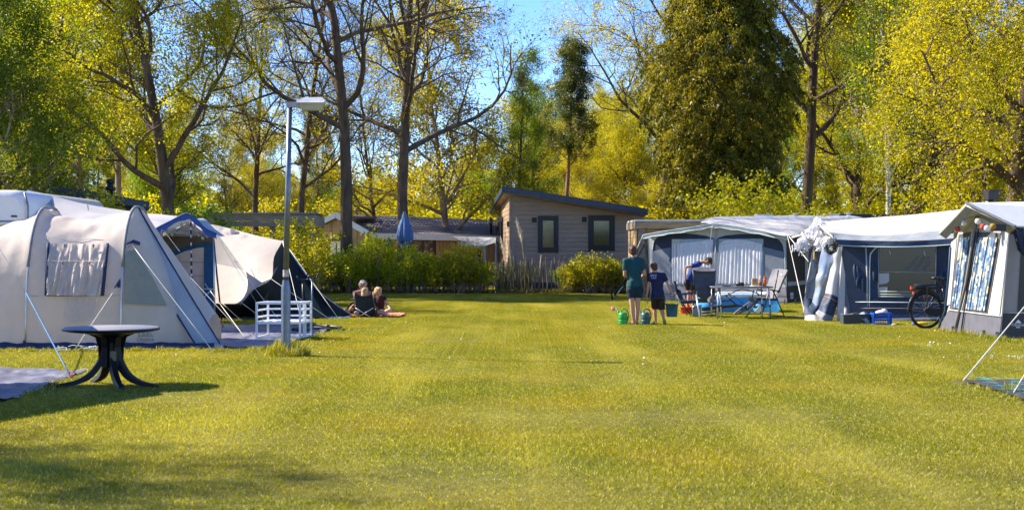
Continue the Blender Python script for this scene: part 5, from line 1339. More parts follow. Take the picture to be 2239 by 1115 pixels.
    bk = [p - n * .9 + Vector((0, 0, .05)) for p in fr]
    nf = len(fr)
    mb = MB(); mb.add(fr + bk, [(i, i + 1, nf + i + 1, nf + i) for i in range(nf - 1)], False); part("roof", mb, M_roofg, o, "front strip of the roof")
    rt = [Pk, pl.at(1600, 493.5, .27), pl.at(1660, 504, .27), Er, W(1770, 503, 42.6), W(1800, 497, 42.8)]; rk = [W(1532, 487, 43.2), W(1552, 476, 43.6), W(1600, 473.5, 44.0), W(1690, 472, 44.2), W(1780, 471.5, 44.2), W(1815, 476, 44.0)]
    part("roof", sheet(rk, rt, 40, 10, wob=.03, ws=1.5), M_roofg, o, "pale roof cloth rising to the caravan")
    val = [p + Vector((0, 0, -.11 - .015 * math.sin(i * 2.1))) for i, p in enumerate(fr)]
    mb = MB(); mb.add(fr + val, [(i, i + 1, nf + i + 1, nf + i) for i in range(nf - 1)]); part("valance", mb, M_hang, o)
    part("piping", MB().tube(val, .016, 6), M_rim, o); part("piping", MB().tube(fr, .012, 6), M_rim, o)
    # props, ropes
    sp = G(1340, 656); part("storm_pole", MB().tube([pl.at(1409, 535, .3), sp.lerp(pl.at(1409, 535, .3), .35), sp + Vector((.05, 0, .15))], .03, 6), M_blk, o, "black storm strap on the left corner")
    part("strap_end", MB().tube([sp + Vector((.3, 0, .42)), sp + Vector((.0, 0, .02))], .022, 6), M_pole, o); part("peg", MB().tube([G(1339, 656, 0), G(1337, 656, .22)], .03, 6), M_brn, o)
    rope("guy_rope", El, pl.at(1392, 545, .5), .01, M_rope, o)
    rope("guy_rope", pl.at(1558, 492, .3), pl.at(1553, 525, .32), .01, M_rope, o)
    rope("guy_rope", Er, G(1760, 690), .007, M_rope, o); rope("guy_rope", Er, G(1757, 672), .008, M_rope, o)
    for x in (1716, 1722, 1740, 1756):
        part("peg", MB().tube([G(x, 664 - (x - 1716) * .05, .12), G(x - 2, 668, -.05)], .02, 5), M_blk, o)
    BARE.append([(A.x, A.y + .2), (B.x, B.y + .2), (C2.x, C2.y), (A.x + 1.5, A.y + 2)])
    return pl
PL1 = awning_one()
def caravan_right(px0, px1, D, yt, lab, dep):
    x0, x1 = X(px0, D), X(px1, D); zt = Z(yt, D); o = thing('caravan', lab, 'caravan', ((x0 + x1) / 2, D + 1, 0))
    # long body along x with a rounded front end
    pf = []; 
    mb = MB(); r = .55; ys = [D, D + .05, D + .2, D + dep - .2, D + dep]; ins = [.16, .05, 0, 0, .16]
    prof = [(x0, .5), (x0 + .02, zt - .75), (x0 + .12, zt - .38), (x0 + .38, zt - .12), (x0 + .8, zt - .02), (x0 + 1.4, zt), (x1 - .8, zt + .01), (x1 - .3, zt - .08), (x1 - .05, zt - .35), (x1, zt - .8), (x1, .5)]
    prof = [(p.x, p.z) for p in curve([(a, 0, b) for a, b in prof], 50)]
    m = len(prof); cx = (x0 + x1) / 2; vs = []
    for y, i_ in zip(ys, ins): vs += [(x + (i_ if x < cx else -i_) * .6, y, z - i_ * (1 if z > 1.5 else 0)) for x, z in prof]
    mb.add(vs, [(i * m + k, i * m + (k + 1) % m, (i + 1) * m + (k + 1) % m, (i + 1) * m + k) for i in range(4) for k in range(m)], True)
    mb.add(vs[:m], [tuple(range(m))]); part("body", mb, M_caravan, o)
    xr = x0 + (x1 - x0) * .45
    part("roof_hatch", MB().box((xr, D + .9, zt + .04), (.5, .5, .09)), M_caravan, o)
    part("roof_vent", MB().lathe([(.07, 0), (.07, .08), (.1, .09), (.09, .12), (0, .13)], (x0 + (x1 - x0) * .68, D + .5, zt - .01), 12), M_lg, o)
    part("side_window", MB().slab([(x0 + .9, D - .012, 1.25), (x0 + 2.0, D - .012, 1.25), (x0 + 2.0, D - .012, 1.8), (x0 + .9, D - .012, 1.8)], (0, .02, 0)), M_glass_far, o)
    part("door", MB().slab([(x0 + 2.6, D - .01, .6), (x0 + 3.2, D - .01, .6), (x0 + 3.2, D - .01, 2.1), (x0 + 2.6, D - .01, 2.1)], (0, .02, 0)), M_lg, o)
    for dx in (.45, .52): part("wheel", MB().tube([(lerp(x0, x1, dx), D + .02, .3), (lerp(x0, x1, dx), D + .2, .3)], .3, 20), M_blk, o)
caravan_right(1553, 1838, 43.6, 473.5, "white caravan behind the first awning with curved front roof", 2.2)
caravan_right(1760, 1912, 47.5, 471.5, "second white caravan showing only its roof end behind the first", 2.2)

# ---------------------------------------------------------------- second awning (blue, open door, plume)
def awning_two():
    D = Dg(699); A = Vector((X(1857, D), D, 0)); B = Vector((X(2100, D - .9), D - .9, 0)); pl = Plane(A, B); n = pl.n
    o = thing('caravan_awning', "blue and grey awning with its door curtain hanging open beside the bicycle", 'awning', A)
    e = lambda x, y, d=0: W(x, y, D + d)
    # long side wall
    part("side_wall", MB().slab([pl.at(1845, 525), pl.at(1960, 528), pl.at(2078, 528), Vector((B.x, B.y, 0)), Vector((A.x - .15, A.y, 0))], -n * .02), M_nb, o, "blue long wall facing the lawn")
    layer(o, "arch_panel", pl, cpx([(1900, 615), (1902, 570), (1906, 552), (1918, 541), (1935, 536)], 12) + [(2072, 534), (2074, 661), (1900, 661)], M_dn, .012)
    line(o, "piping", pl, [(1893, 532), (1896, 600), (1897, 683)], .018, M_lg, .02, "pale zip strip")
    line(o, "piping", pl, [(1901, 683), (1902, 572), (1906, 552), (1918, 541), (1935, 535.5), (2074, 535)], .016, M_rim, .02, n=30)
    line(o, "piping", pl, [(1855, 528), (1870, 534), (1900, 536), (2076, 533)], .012, M_rim, .03, n=20)
    layer(o, "window", pl, [(1923, 543), (2046, 538), (2045, 650), (1921, 648)], M_film, .024, "clear film window reflecting the sky")
    for q in ([(1923, 542), (2047, 538)], [(2047, 537), (2045, 652)], [(1924, 594), (2044, 596)], [(1921, 541), (1921, 649)]): line(o, "window_border", pl, q, .012, M_hang, .032)
    wk = random.Random(6)
    for q in ((1945, 546, 1948, 558), (2020, 548, 2023, 560)): line(o, "toggle_strap", pl, [q[:2], q[2:]], .014, M_lg, .04)
    # things seen through the film: pale table items
    layer(o, "inner_item", pl, [(1922, 598), (1944, 597), (1944, 615), (1938, 620), (1922, 622)], M_lg, .03, "white bundle seen through the window")
    layer(o, "inner_item", pl, [(1922, 628), (1941, 627), (1939, 640), (1922, 640)], M_lg, .03, "white sheet seen through the window")
    for y in (637, 643, 648): line(o, "film_crease", pl, [(1922, y), (2000, y + 1)], .006, M_rim, .035)
    layer(o, "film_crease", pl, [(1975, 592), (1990, 575), (2004, 560), (2010, 562), (1998, 578), (1986, 593)], mat('crease_grey', (.075, .07, .075), rough=.3), .034)
    layer(o, "film_crease", pl, [(1995, 592), (2010, 572), (2020, 556), (2026, 560), (2014, 578), (2004, 593)], mat('crease_grey', (.075, .07, .075), rough=.3), .034)
    layer(o, "film_crease", pl, [(2013, 593), (2024, 575), (2030, 560), (2036, 566), (2030, 580), (2022, 594)], mat('crease_grey', (.075, .07, .075), rough=.3), .034)
    line(o, "piping", pl, [(1870, 660), (2078, 662)], .010, M_rim, .03); line(o, "piping", pl, [(1828, 674), (2078, 674)], .007, M_or, .034, "orange piping near the ground")
    layer(o, "skirt", pl, [(1860, 661), (2078, 663), (2078, 697), (1855, 698)], M_nb, .026); layer(o, "skirt_hem", pl, [(1822, 700), (2078, 692), (2078, 697), (1822, 704)], M_lg, .06)
    fold = random.Random(3)
    for k in range(9):     # soft folds in the cloth
        x = [1868, 1874, 1880, 1908, 1914, 1886, 2052, 2060, 2068][k]; y0 = fold.uniform(570, 600); dx = fold.uniform(-8, 14)
        c = [pl.at(x, y0, .014), pl.at(x + dx * .5, y0 + 20, .02), pl.at(x + dx, y0 + 42, .014)]
        part("fold", MB().tube(curve(c, 8), [.004, .02, .04, .05, .05, .045, .03, .015, .004], 6), M_nb, o)
    # roof: from the front eave up to the ridge; ridge runs right
    ev = [e(1826, 523, -.25), e(1890, 526, -.3), e(1960, 527, -.6), e(2030, 525, -.8), e(2085, 521, -1.0)]
    md = [e(1812, 508, .1), e(1890, 515, .3), e(1960, 513, .2), e(2030, 506, .0), e(2085, 500, -.2)]
    rd = [e(1787, 486, 1.2), e(1850, 480, 1.4), e(1920, 475, 1.5), e(2010, 468, 1.5), e(2100, 458, 1.4)]
    part("roof", sheet(rd, md, 40, 8, wob=.03, ws=2), M_roofg, o, "pale top of the roof")
    part("roof_hem", sheet([p + Vector((0, -.004, 0)) for p in md], ev, 40, 5, wob=.05, ws=3), M_hang, o, "lower edge of the roof, shade put into its grey")  # roof edge made grey, its shade put into the colour
    part("roof", sheet([p + Vector((.6, 2.8, -.3)) for p in rd], rd, 20, 4), M_roofg, o, "rear slope")
    part("valance", sheet([p + Vector((0, -.02, -.01)) for p in ev], [p + Vector((0, -.03, -.12)) for p in ev], 50, 2, wob=.03, ws=4), M_nb, o)
    part("piping", MB().tube([p + Vector((0, -.035, -.13)) for p in curve(ev, 30)], .012, 6), M_rim, o)
    # open gable on the left
    gl = [e(1733, 519, 3.2), e(1760, 512, 2.4), e(1787, 487, 1.2), e(1806, 505, .3), e(1826, 523, -.25)]
    part("gable_trim", MB().tube(gl, .03, 6), M_lg, o)
    part("gable_roof", MB().add([gl[0], gl[1], gl[2], gl[2] + Vector((2, .5, 0)), gl[0] + Vector((2, .5, 0))], [(0, 1, 2, 3, 4)]), M_roofg, o, "left slope of the gable roof")
    part("gable_beam", MB().slab([e(1789, 488, 1.1), e(1793, 488, 1.1), e(1813, 513, .2), e(1806, 513, .2)], (0, -.05, 0)), M_mg, o)
    # dark interior back wall and inner side
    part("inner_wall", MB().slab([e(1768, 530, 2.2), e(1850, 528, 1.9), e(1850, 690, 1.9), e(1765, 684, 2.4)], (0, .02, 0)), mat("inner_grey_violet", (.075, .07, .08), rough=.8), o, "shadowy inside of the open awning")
    part("inner_pole", MB().tube([e(1780, 545, 1.0), e(1780, 680, 1.0)], .012, 6), mat("yellow_pole", (.5, .33, .03)), o)
    part("inner_pole", MB().tube([e(1781, 573, .98), e(1781, 576, .98)], .02, 6), mat("red_tape", (.5, .02, .02)), o)
    # outer left flap of the gable
    hang = sheet([e(1790, 530, .8), e(1778, 540, .9), e(1770, 560, 1.0)], [e(1768, 690, .3), e(1760, 690, .5), e(1756, 694, .8)], 14, 20, wob=.06, ws=3)
    part("door_edge", MB().tube(curve([e(1791, 531, .6), e(1779, 545, .7), e(1772, 580, .6), e(1764, 625, .4), e(1757, 690, .2)], 16), .018, 6), M_lg, o)
    part("door_flap", sheet([e(1776, 565, .5), e(1785, 570, .6)], [e(1758, 650, .3), e(1783, 655, .4)], 10, 16, wob=.06, ws=3), M_mg, o)
    part("door_flap", sheet([e(1758, 650, .3), e(1772, 655, .25), e(1783, 652, .4)], [e(1757, 690, .1), e(1770, 686, .0), e(1782, 688, .2)], 10, 8, wob=.05, ws=5), M_nb, o, "blue hem of the left door flap")
    # draped door curtain: clear film part, grey part, navy hem, white hem
    part("door_film", sheet([e(1798, 535, .0), e(1812, 532, -.1), e(1826, 545, -.2)], [e(1776, 660, -.1), e(1788, 668, -.2), e(1806, 640, -.1)], 26, 26, wob=.09, ws=4), glass_mat("door_film", (.42, .47, .52), .2, clear=.25, rough=.15), o, "clear film strip of the hanging door curtain")
    part("door_curtain", sheet([e(1826, 540, -.15), e(1834, 540, -.2), e(1842, 538, -.2)], [e(1804, 641, -.25), e(1820, 646, -.4), e(1834, 652, -.3)], 20, 26, wob=.10, ws=3), M_lg, o, "pale grey hanging door curtain")
    part("door_curtain_hem", sheet([e(1804, 641, -.25), e(1820, 644, -.42), e(1834, 651, -.3)], [e(1789, 677, -.3), e(1806, 686, -.6), e(1823, 692, -.35)], 16, 10, wob=.08, ws=5), M_nb, o, "navy hem of the door curtain")
    part("piping", MB().tube(curve([e(1803, 648, -.28), e(1818, 653, -.47), e(1832, 662, -.33)], 8), .010, 5), M_or, o)
    part("door_curtain_hem", sheet([e(1789, 677, -.3), e(1806, 686, -.6), e(1823, 692, -.35)], [e(1783, 684, -.35), e(1798, 698, -.7), e(1819, 703, -.4)], 14, 6, wob=.05, ws=6), M_gskirt, o)
    part("door_film", sheet([e(1776, 660, -.05), e(1790, 668, -.2), e(1806, 640, -.1)], [e(1760, 690, -.1), e(1775, 694, -.2), e(1790, 678, -.2)], 18, 12, wob=.08, ws=5), M_nb, o, "blue bottom of the film curtain")
    part("white_hem", sheet([e(1760, 690, -.1), e(1778, 688, -.3), e(1792, 694, -.3)], [e(1758, 702, -.3), e(1784, 703, -.5), e(1812, 702, -.4)], 14, 6, wob=.05, ws=7), M_lg, o, "white bottom edge lying on the grass")
    part("door_strip", MB().slab([e(1841, 560, -.3), e(1848, 600, -.3), e(1846, 704, -.45), e(1830, 703, -.45), e(1835, 600, -.3)], (0, .02, 0)), M_lg, o, "white upright strip beside the blue wall")
    part("corner_panel", MB().slab([e(1846, 600, -.22), e(1860, 690, -.3), e(1860, 702, -.3), e(1846, 704, -.32)], (0, .02, 0)), M_mg, o)
    rope("guy_rope", e(1726, 518, 3), e(1768, 572, .8), .014, M_lg, o)
    BARE.append([(A.x - 1.1, A.y + .1), (B.x, B.y + .2), (B.x, B.y + 3), (A.x - 1, A.y + 3)])
    # decoration: white plumes of crumpled foil and ribbon on the gable
    M_ribbon = mat("white_ribbon", (.85, .84, .86), rough=.6, var=.03, trans=.3)
    d = thing('garland', "white ragged ribbon garland draped over the gable of the blue awning", 'garland', e(1790, 505, .8)); rr = random.Random(8)
    for cl, (pa, pb, w, nn) in enumerate(((e(1790, 487, 1.0), e(1752, 528, .7), .2, 200), (e(1790, 512, .8), e(1808, 528, .4), .25, 180), (e(1757, 516, .8), e(1758, 540, .7), .16, 110), (e(1790, 478, 1.1), e(1782, 492, 1.1), .13, 50), (e(1752, 530, .7), e(1742, 534, .7), .12, 20))):
        mb = MB()
        for i in range(int(nn * .55)):
            p = pa.lerp(pb, rr.random()) + Vector([rr.gauss(0, w * .28) for _ in range(3)]); ax = Vector((rr.gauss(0, 1), rr.gauss(0, 1), 0)).normalized() * rr.uniform(.015, .045); dr = Vector((rr.gauss(0, .6), rr.gauss(0, .5), -1)).normalized(); q = [p]
            for _ in range(4): dr = (dr + Vector((rr.gauss(0, .5), rr.gauss(0, .5), -.25))).normalized(); q.append(q[-1] + dr * rr.uniform(.03, .06))
            c_ = curve(q, 8); mb.add([x - ax * (1 + .3 * math.sin(j)) for j, x in enumerate(c_)] + [x + ax * (1 + .3 * math.cos(j * 1.3)) for j, x in enumerate(c_)], [(j, j + 1, 10 + j, 9 + j) for j in range(8)], True)
        part("ribbon", mb, M_ribbon, d)
    c = e(1817, 543, -.45); wr = thing('wreath', "dark twig wreath hanging at the eave corner of the blue awning", 'wreath', c)
    mb = MB(); M_twig = mat("wreath_twig", (.055, .045, .025), rough=.9, var=.4, scale=40)
    for i in range(90):
        a = rr.uniform(0, 6.28); rr_ = .085 + rr.gauss(0, .025); p = c + Vector((math.cos(a) * rr_ * 1.15, rr.gauss(0, .03), math.sin(a) * rr_ * .9)); t = Vector((-math.sin(a), 0, math.cos(a)))
        mb.tube([p - t * .05, p + Vector((rr.gauss(0, .03), -.02, rr.gauss(0, .03))), p + t * .06], .007, 3)
    part("twigs", mb, M_twig, wr); part("berries", MB().ell(c + Vector((-.06, -.05, .05)), .02, 6, 4).ell(c + Vector((.06, -.05, -.05)), .02, 6, 4), mat("wreath_straw", (.4, .33, .15)), wr)
    part("ribbon", MB().tube([c + Vector((.05, 0, .1)), c + Vector((.07, .1, .30))], .01, 5), M_blk, wr)
    return pl
PL2 = awning_two()

# ---------------------------------------------------------------- third awning (grey, nearest right)
def awning_three():
    A = G(2058, 721); B = G(2186, 740); A.z = B.z = 0; pl = Plane(A, B); n = pl.n
    C3 = B + Vector((4.2, -.75, 0)); ps = Plane(B, C3)
    o = thing('caravan_awning', "grey awning with a blue patchwork curtain and paper lanterns at the right edge", 'awning', A)
    zt = lambda x, y: pl.at(x, y).z
    wallp = [pl.at(2090, 525), pl.at(2112, 458), pl.at(2150, 478), pl.at(2204, 512), Vector((B.x, B.y, 0)), Vector((A.x, A.y, 0)), pl.at(2076, 665)]
    part("front_wall", MB().slab(wallp, -n * .02), M_lg, o)
    layer(o, "front_panel", pl, [(2098, 508), (2112, 462), (2108, 480), (2095, 520), (2076, 665), (2072, 668)], M_lg, .01) if False else None
    # skirt
    layer(o, "skirt", pl, [(2074, 678), (2142, 684), (2142, 733), (2050, 722)], M_mg if False else mat("violet_grey_skirt", (.12, .12, .15), rough=.6, var=.1, bump=.4, bscale=4), .02, "dark grey mud skirt left of the door strip")
    layer(o, "skirt", pl, [(2142, 684), (2190, 693), (2184, 741), (2142, 733)], mat("violet_grey_skirt", (.12, .12, .15)), .022, "dark grey mud skirt at the corner")
    line(o, "piping", pl, [(2075, 677), (2190, 692)], .014, M_lg, .03)
    # windows with patchwork curtains
    fr = mat("taupe_border", (.085, .08, .085), rough=.7)
    layer(o, "window_frame", pl, [(2096, 513), (2122, 507), (2117, 560), (2098, 677), (2076, 675)], fr, .012)
    layer(o, "window_frame", pl, [(2132, 507), (2188, 509), (2182, 550), (2158, 686), (2105, 679)], fr, .012)
    line(o, "zip_strip", pl, [(2136, 470), (2128, 520), (2112, 620), (2086, 730)], .028, M_gskirt, .04, "pale zip strip down the door")
    line(o, "zip_strip", pl, [(2140, 500), (2128, 570), (2108, 680), (2100, 735)], .014, M_blk, .045)
    pal = [(.16, .27, .42), (.35, .48, .60), (.62, .70, .76), (.08, .14, .27), (.60, .54, .36), (.75, .76, .74), (.22, .34, .50), (.12, .20, .34), (.45, .43, .38)]
    PM = [mat(f"patch_{i}", c, rough=.7, var=.06, trans=.25) for i, c in enumerate(pal)]
    rr = random.Random(10)
    def patch_curtain(tl, tr, br, bl, nu, nv, lab):
        me_mb = MB(); idx = []; N = nu * 4
        def P(u, v):
            x = lerp(lerp(tl[0], tr[0], u), lerp(bl[0], br[0], u), v); y = lerp(lerp(tl[1], tr[1], u), lerp(bl[1], br[1], u), v)
            return pl.at(x, y, .035 + .012 * math.sin(u * nu * 2.6) )
        for i in range(nu):
            v = 0
            while v < 1:
                dv = rr.choice([.025, .04, .06, .09]); v1 = min(1, v + dv); k = rr.randrange(len(pal)) if rr.random() < .7 else rr.choice((0, 3, 6, 7))
                me_mb.add([P(i / nu, v), P((i + 1) / nu, v), P((i + 1) / nu, v1), P(i / nu, v1)], [(0, 1, 2, 3)]); idx.append(k); v = v1
        me = me_mb.mesh("curtain", None, wloc(o))
        for m in PM: me.materials.append(m)
        me.polygons.foreach_set("material_index", idx)
        part("curtain", me, None, o, lab)
    patch_curtain((2099, 520), (2120, 518), (2096, 674), (2080, 672), 7, 30, "narrow blue patchwork curtain")
    patch_curtain((2136, 519), (2180, 519), (2152, 680), (2110, 675), 15, 30, "wide blue patchwork curtain")
    line(o, "piping", pl, [(2204, 512), (2196, 600), (2186, 692)], .012, M_lg, .03)
    # left edge, dark piping and curl
    line(o, "piping", pl, [(2078, 540), (2074, 600), (2066, 680), (2050, 722)], .018, mat("blue_piping", (.03, .08, .14)), .03)
    part("front_side", MB().slab([pl.at(2080, 530, .01), pl.at(2092, 520, .01), pl.at(2078, 665, .01), pl.at(2070, 668, .01)], n * .004), M_lg, o)
    # side facing the lawn (beyond the corner)
    zc = pl.at(2204, 512).z
    part("side_wall", MB().slab([ps.uv(0, .0), ps.uv(ps.len, .0), ps.uv(ps.len, zc), ps.uv(0, zc)], -ps.n * .02), mat("taupe_wall", (.33, .30, .30), rough=.7, var=.04), o, "taupe side wall at the right edge")
    part("side_panel", MB().slab([ps.uv(.26, .0, .008), ps.uv(ps.len, .0, .008), ps.uv(ps.len, zc - .06, .008), ps.uv(.36, zc - .06, .008)], ps.n * .004), mat("dark_side_film", (.045, .045, .055), rough=.35, bump=.6, bscale=3), o, "dark film panel of the side wall")
    part("skirt", MB().slab([ps.uv(0, 0, .014), ps.uv(ps.len, 0, .014), ps.uv(ps.len, .44, .014), ps.uv(0, .44, .014)], ps.n * .004), mat("dark_side_skirt", (.05, .05, .055), rough=.5, bump=.6, bscale=3), o, "dark skirt with the white maker's emblem")
    part("piping", MB().tube([ps.uv(0, .45, .02), ps.uv(ps.len, .45, .02)], .012, 6), M_lg, o)
    em = ps.uv(.30, .24, .03); u = ps.u; mb = MB()
    mb.slab([em - u * .055 + Vector((0, 0, .03)), em + u * .055 + Vector((0, 0, .03)), em + Vector((0, 0, .095))], ps.n * .004)
    part("emblem", mb, M_white_paint, o, "white mountain emblem")
    tm = text_mesh("Obelink", .07, M_white_paint); t = bpy.data.objects.new("lettering", tm); COL.objects.link(t); t.parent = o
    t.location = em - Vector(o.location) + Vector((0, 0, .0)); t.rotation_euler = (R(90), 0, math.atan2(ps.u.y, ps.u.x))
    part("emblem_line", MB().slab([em - u * .035 + Vector((0, 0, -.05)), em + u * .03 + Vector((0, 0, -.05)), em + u * .03 + Vector((0, 0, -.035)), em - u * .035 + Vector((0, 0, -.035))], ps.n * .004), M_white_paint, o)
    pk = (2113, 446)
    F0 = pl.at(2054, 509, .45); F1 = pl.at(*pk, .45); F2 = W(2220, 497, B.y - .15)
    back = Vector((5, 0.6, .12))
    part("roof", MB().slab([F1, F2, F2 + Vector((5, -.9, 0)), F1 + back], (0, 0, .02)), mat("silver_roof", (.50, .52, .54), rough=.5, var=.04, dirt=.1), o, "silver grey roof slope facing the lawn")
    part("roof", MB().slab([F1, F0, F0 + back, F1 + back], (0, 0, .02)), M_roofg, o, "far roof slope")
    part("roof_edge", MB().beam(F1 + Vector((0, -.01, .02)), F2 + Vector((0, -.01, .02)), .16, .03), M_gskirt, o, "grey band along the near roof edge")
    part("piping", MB().tube([F1.lerp(F2, .02) + Vector((.32, 0, .04)), F2 + Vector((.2, 0, .04))], .018, 6), M_white, o)
    v = []
    for a, b in ((F0, F1), (F1, F2)):
        q0, q1 = a + Vector((0, 0, -.03)), b + Vector((0, 0, -.03)); part("valance", MB().slab([q0, q1, q1 + n * -.12 + Vector((0, 0, -.07)), q0 + n * -.12 + Vector((0, 0, -.08))], n * -.01), M_gskirt, o)
        part("piping", MB().tube([q0, q1], .014, 6), M_lg, o)
    part("corner_shade", MB().slab([F2, W(2239, 500, B.y - .2), W(2239, 560, B.y - .2), W(2210, 530, B.y + .1)], (0, .02, 0)), M_dn, o)  # dark sheet added in place of the shade at the roof corner
    part("lamp_box", MB().box(W(2183, 498, B.y - .1), (.22, .12, .12)), M_anth, o, "small dark lamp box under the roof edge")
    # lanterns
    ga = thing('lantern_garland', "string of small coloured paper lanterns under the gable of the grey awning", 'lantern string', pl.at(2113, 480, .4))
    pts = [(2068, 506), (2078, 504), (2094, 500), (2107, 487), (2122, 480), (2138, 484), (2149, 494), (2158, 497), (2172, 494)]
    part("cord", MB().tube(curve([pl.at(a, b - 5, .3) for a, b in pts], 40), .005, 4), M_blk, ga)
    cols = {'white': (.8, .8, .78), 'blue': (.10, .2, .5), 'coral': (.65, .10, .07), 'amber': (.5, .28, .04), 'violet': (.25, .3, .6)}
    for (x, y, cn) in ((2073, 507, 'violet'), (2080, 505, 'blue'), (2094, 500.5, 'coral'), (2108, 488, 'white'), (2138, 484, 'white'), (2149, 496, 'coral'), (2158, 499, 'white'), (2171, 495, 'amber')):
        c = pl.at(x, y, .3); mb = MB(); mb.lathe([(.008, .05), (.03, .045), (.046, .028), (.052, 0), (.046, -.028), (.03, -.045), (.01, -.05)], c, 12); part("lantern", mb, mat("lantern_" + cn, cols[cn], rough=.8, trans=.3), ga, cn + " lantern")
    # ropes to the front
    rope("guy_rope", W(2290, 610, 22.5), G(2106, 836, .02), .009, M_rope, o)
    rope("guy_rope", W(2350, 640, 20), G(2214, 866, .02), .008, M_rope, o)
    part("rope_tensioner", MB().tube([W(2184, 753, 16.2 + 1.6), W(2188, 749, 16.3 + 1.6)], .02, 6), M_logo, o) if False else None
    for x, y in ((2084, 724), (2180, 737), (2150, 733)):
        p = pl.at(x, y - 6, .05); part("peg_plate", MB().box(p, (.05, .05, .09)), M_steel, o)
    rope("storm_pole", pl.at(2190, 500, .2), pl.at(2166, 560, .1), .008, M_pole, o) if False else None
    BARE.append([(A.x + .1, A.y), (B.x + .1, B.y + .1), (B.x + 4, B.y), (A.x + 4, A.y)])
awning_three()
M_wcloth = mat("woven_black_cloth", (.045, .045, .05), rough=.5, var=.3, scale=6, bump=.6, bscale=10)
gm = ground_mat('ground_cloth', "black woven ground cloth with thin turquoise lines at the lower right edge", [G(2104, 834), G(2330, 838), G(2330, 900), G(2280, 892)], M_wcloth, z=.03, amp=.02)
cm = MB(); rr0 = random.Random(4)
for x, y in ((2140, 832), (2166, 833), (2196, 834), (2215, 841), (2158, 842), (2178, 850), (2195, 857), (2222, 858), (2232, 848), (2238, 866), (2150, 836), (2205, 848)):
    a = G(x, y, .045); cm.tube([a, a + Vector((.05, -.22, 0))], .0018, 3); a = G(x, y, .046); cm.tube([a + Vector((-.1, -.1, 0)), a + Vector((.06, -.08, 0))], .0018, 3)
part("turquoise_line", cm, mat("turquoise_thread", (.02, .42, .45), rough=.6), gm)

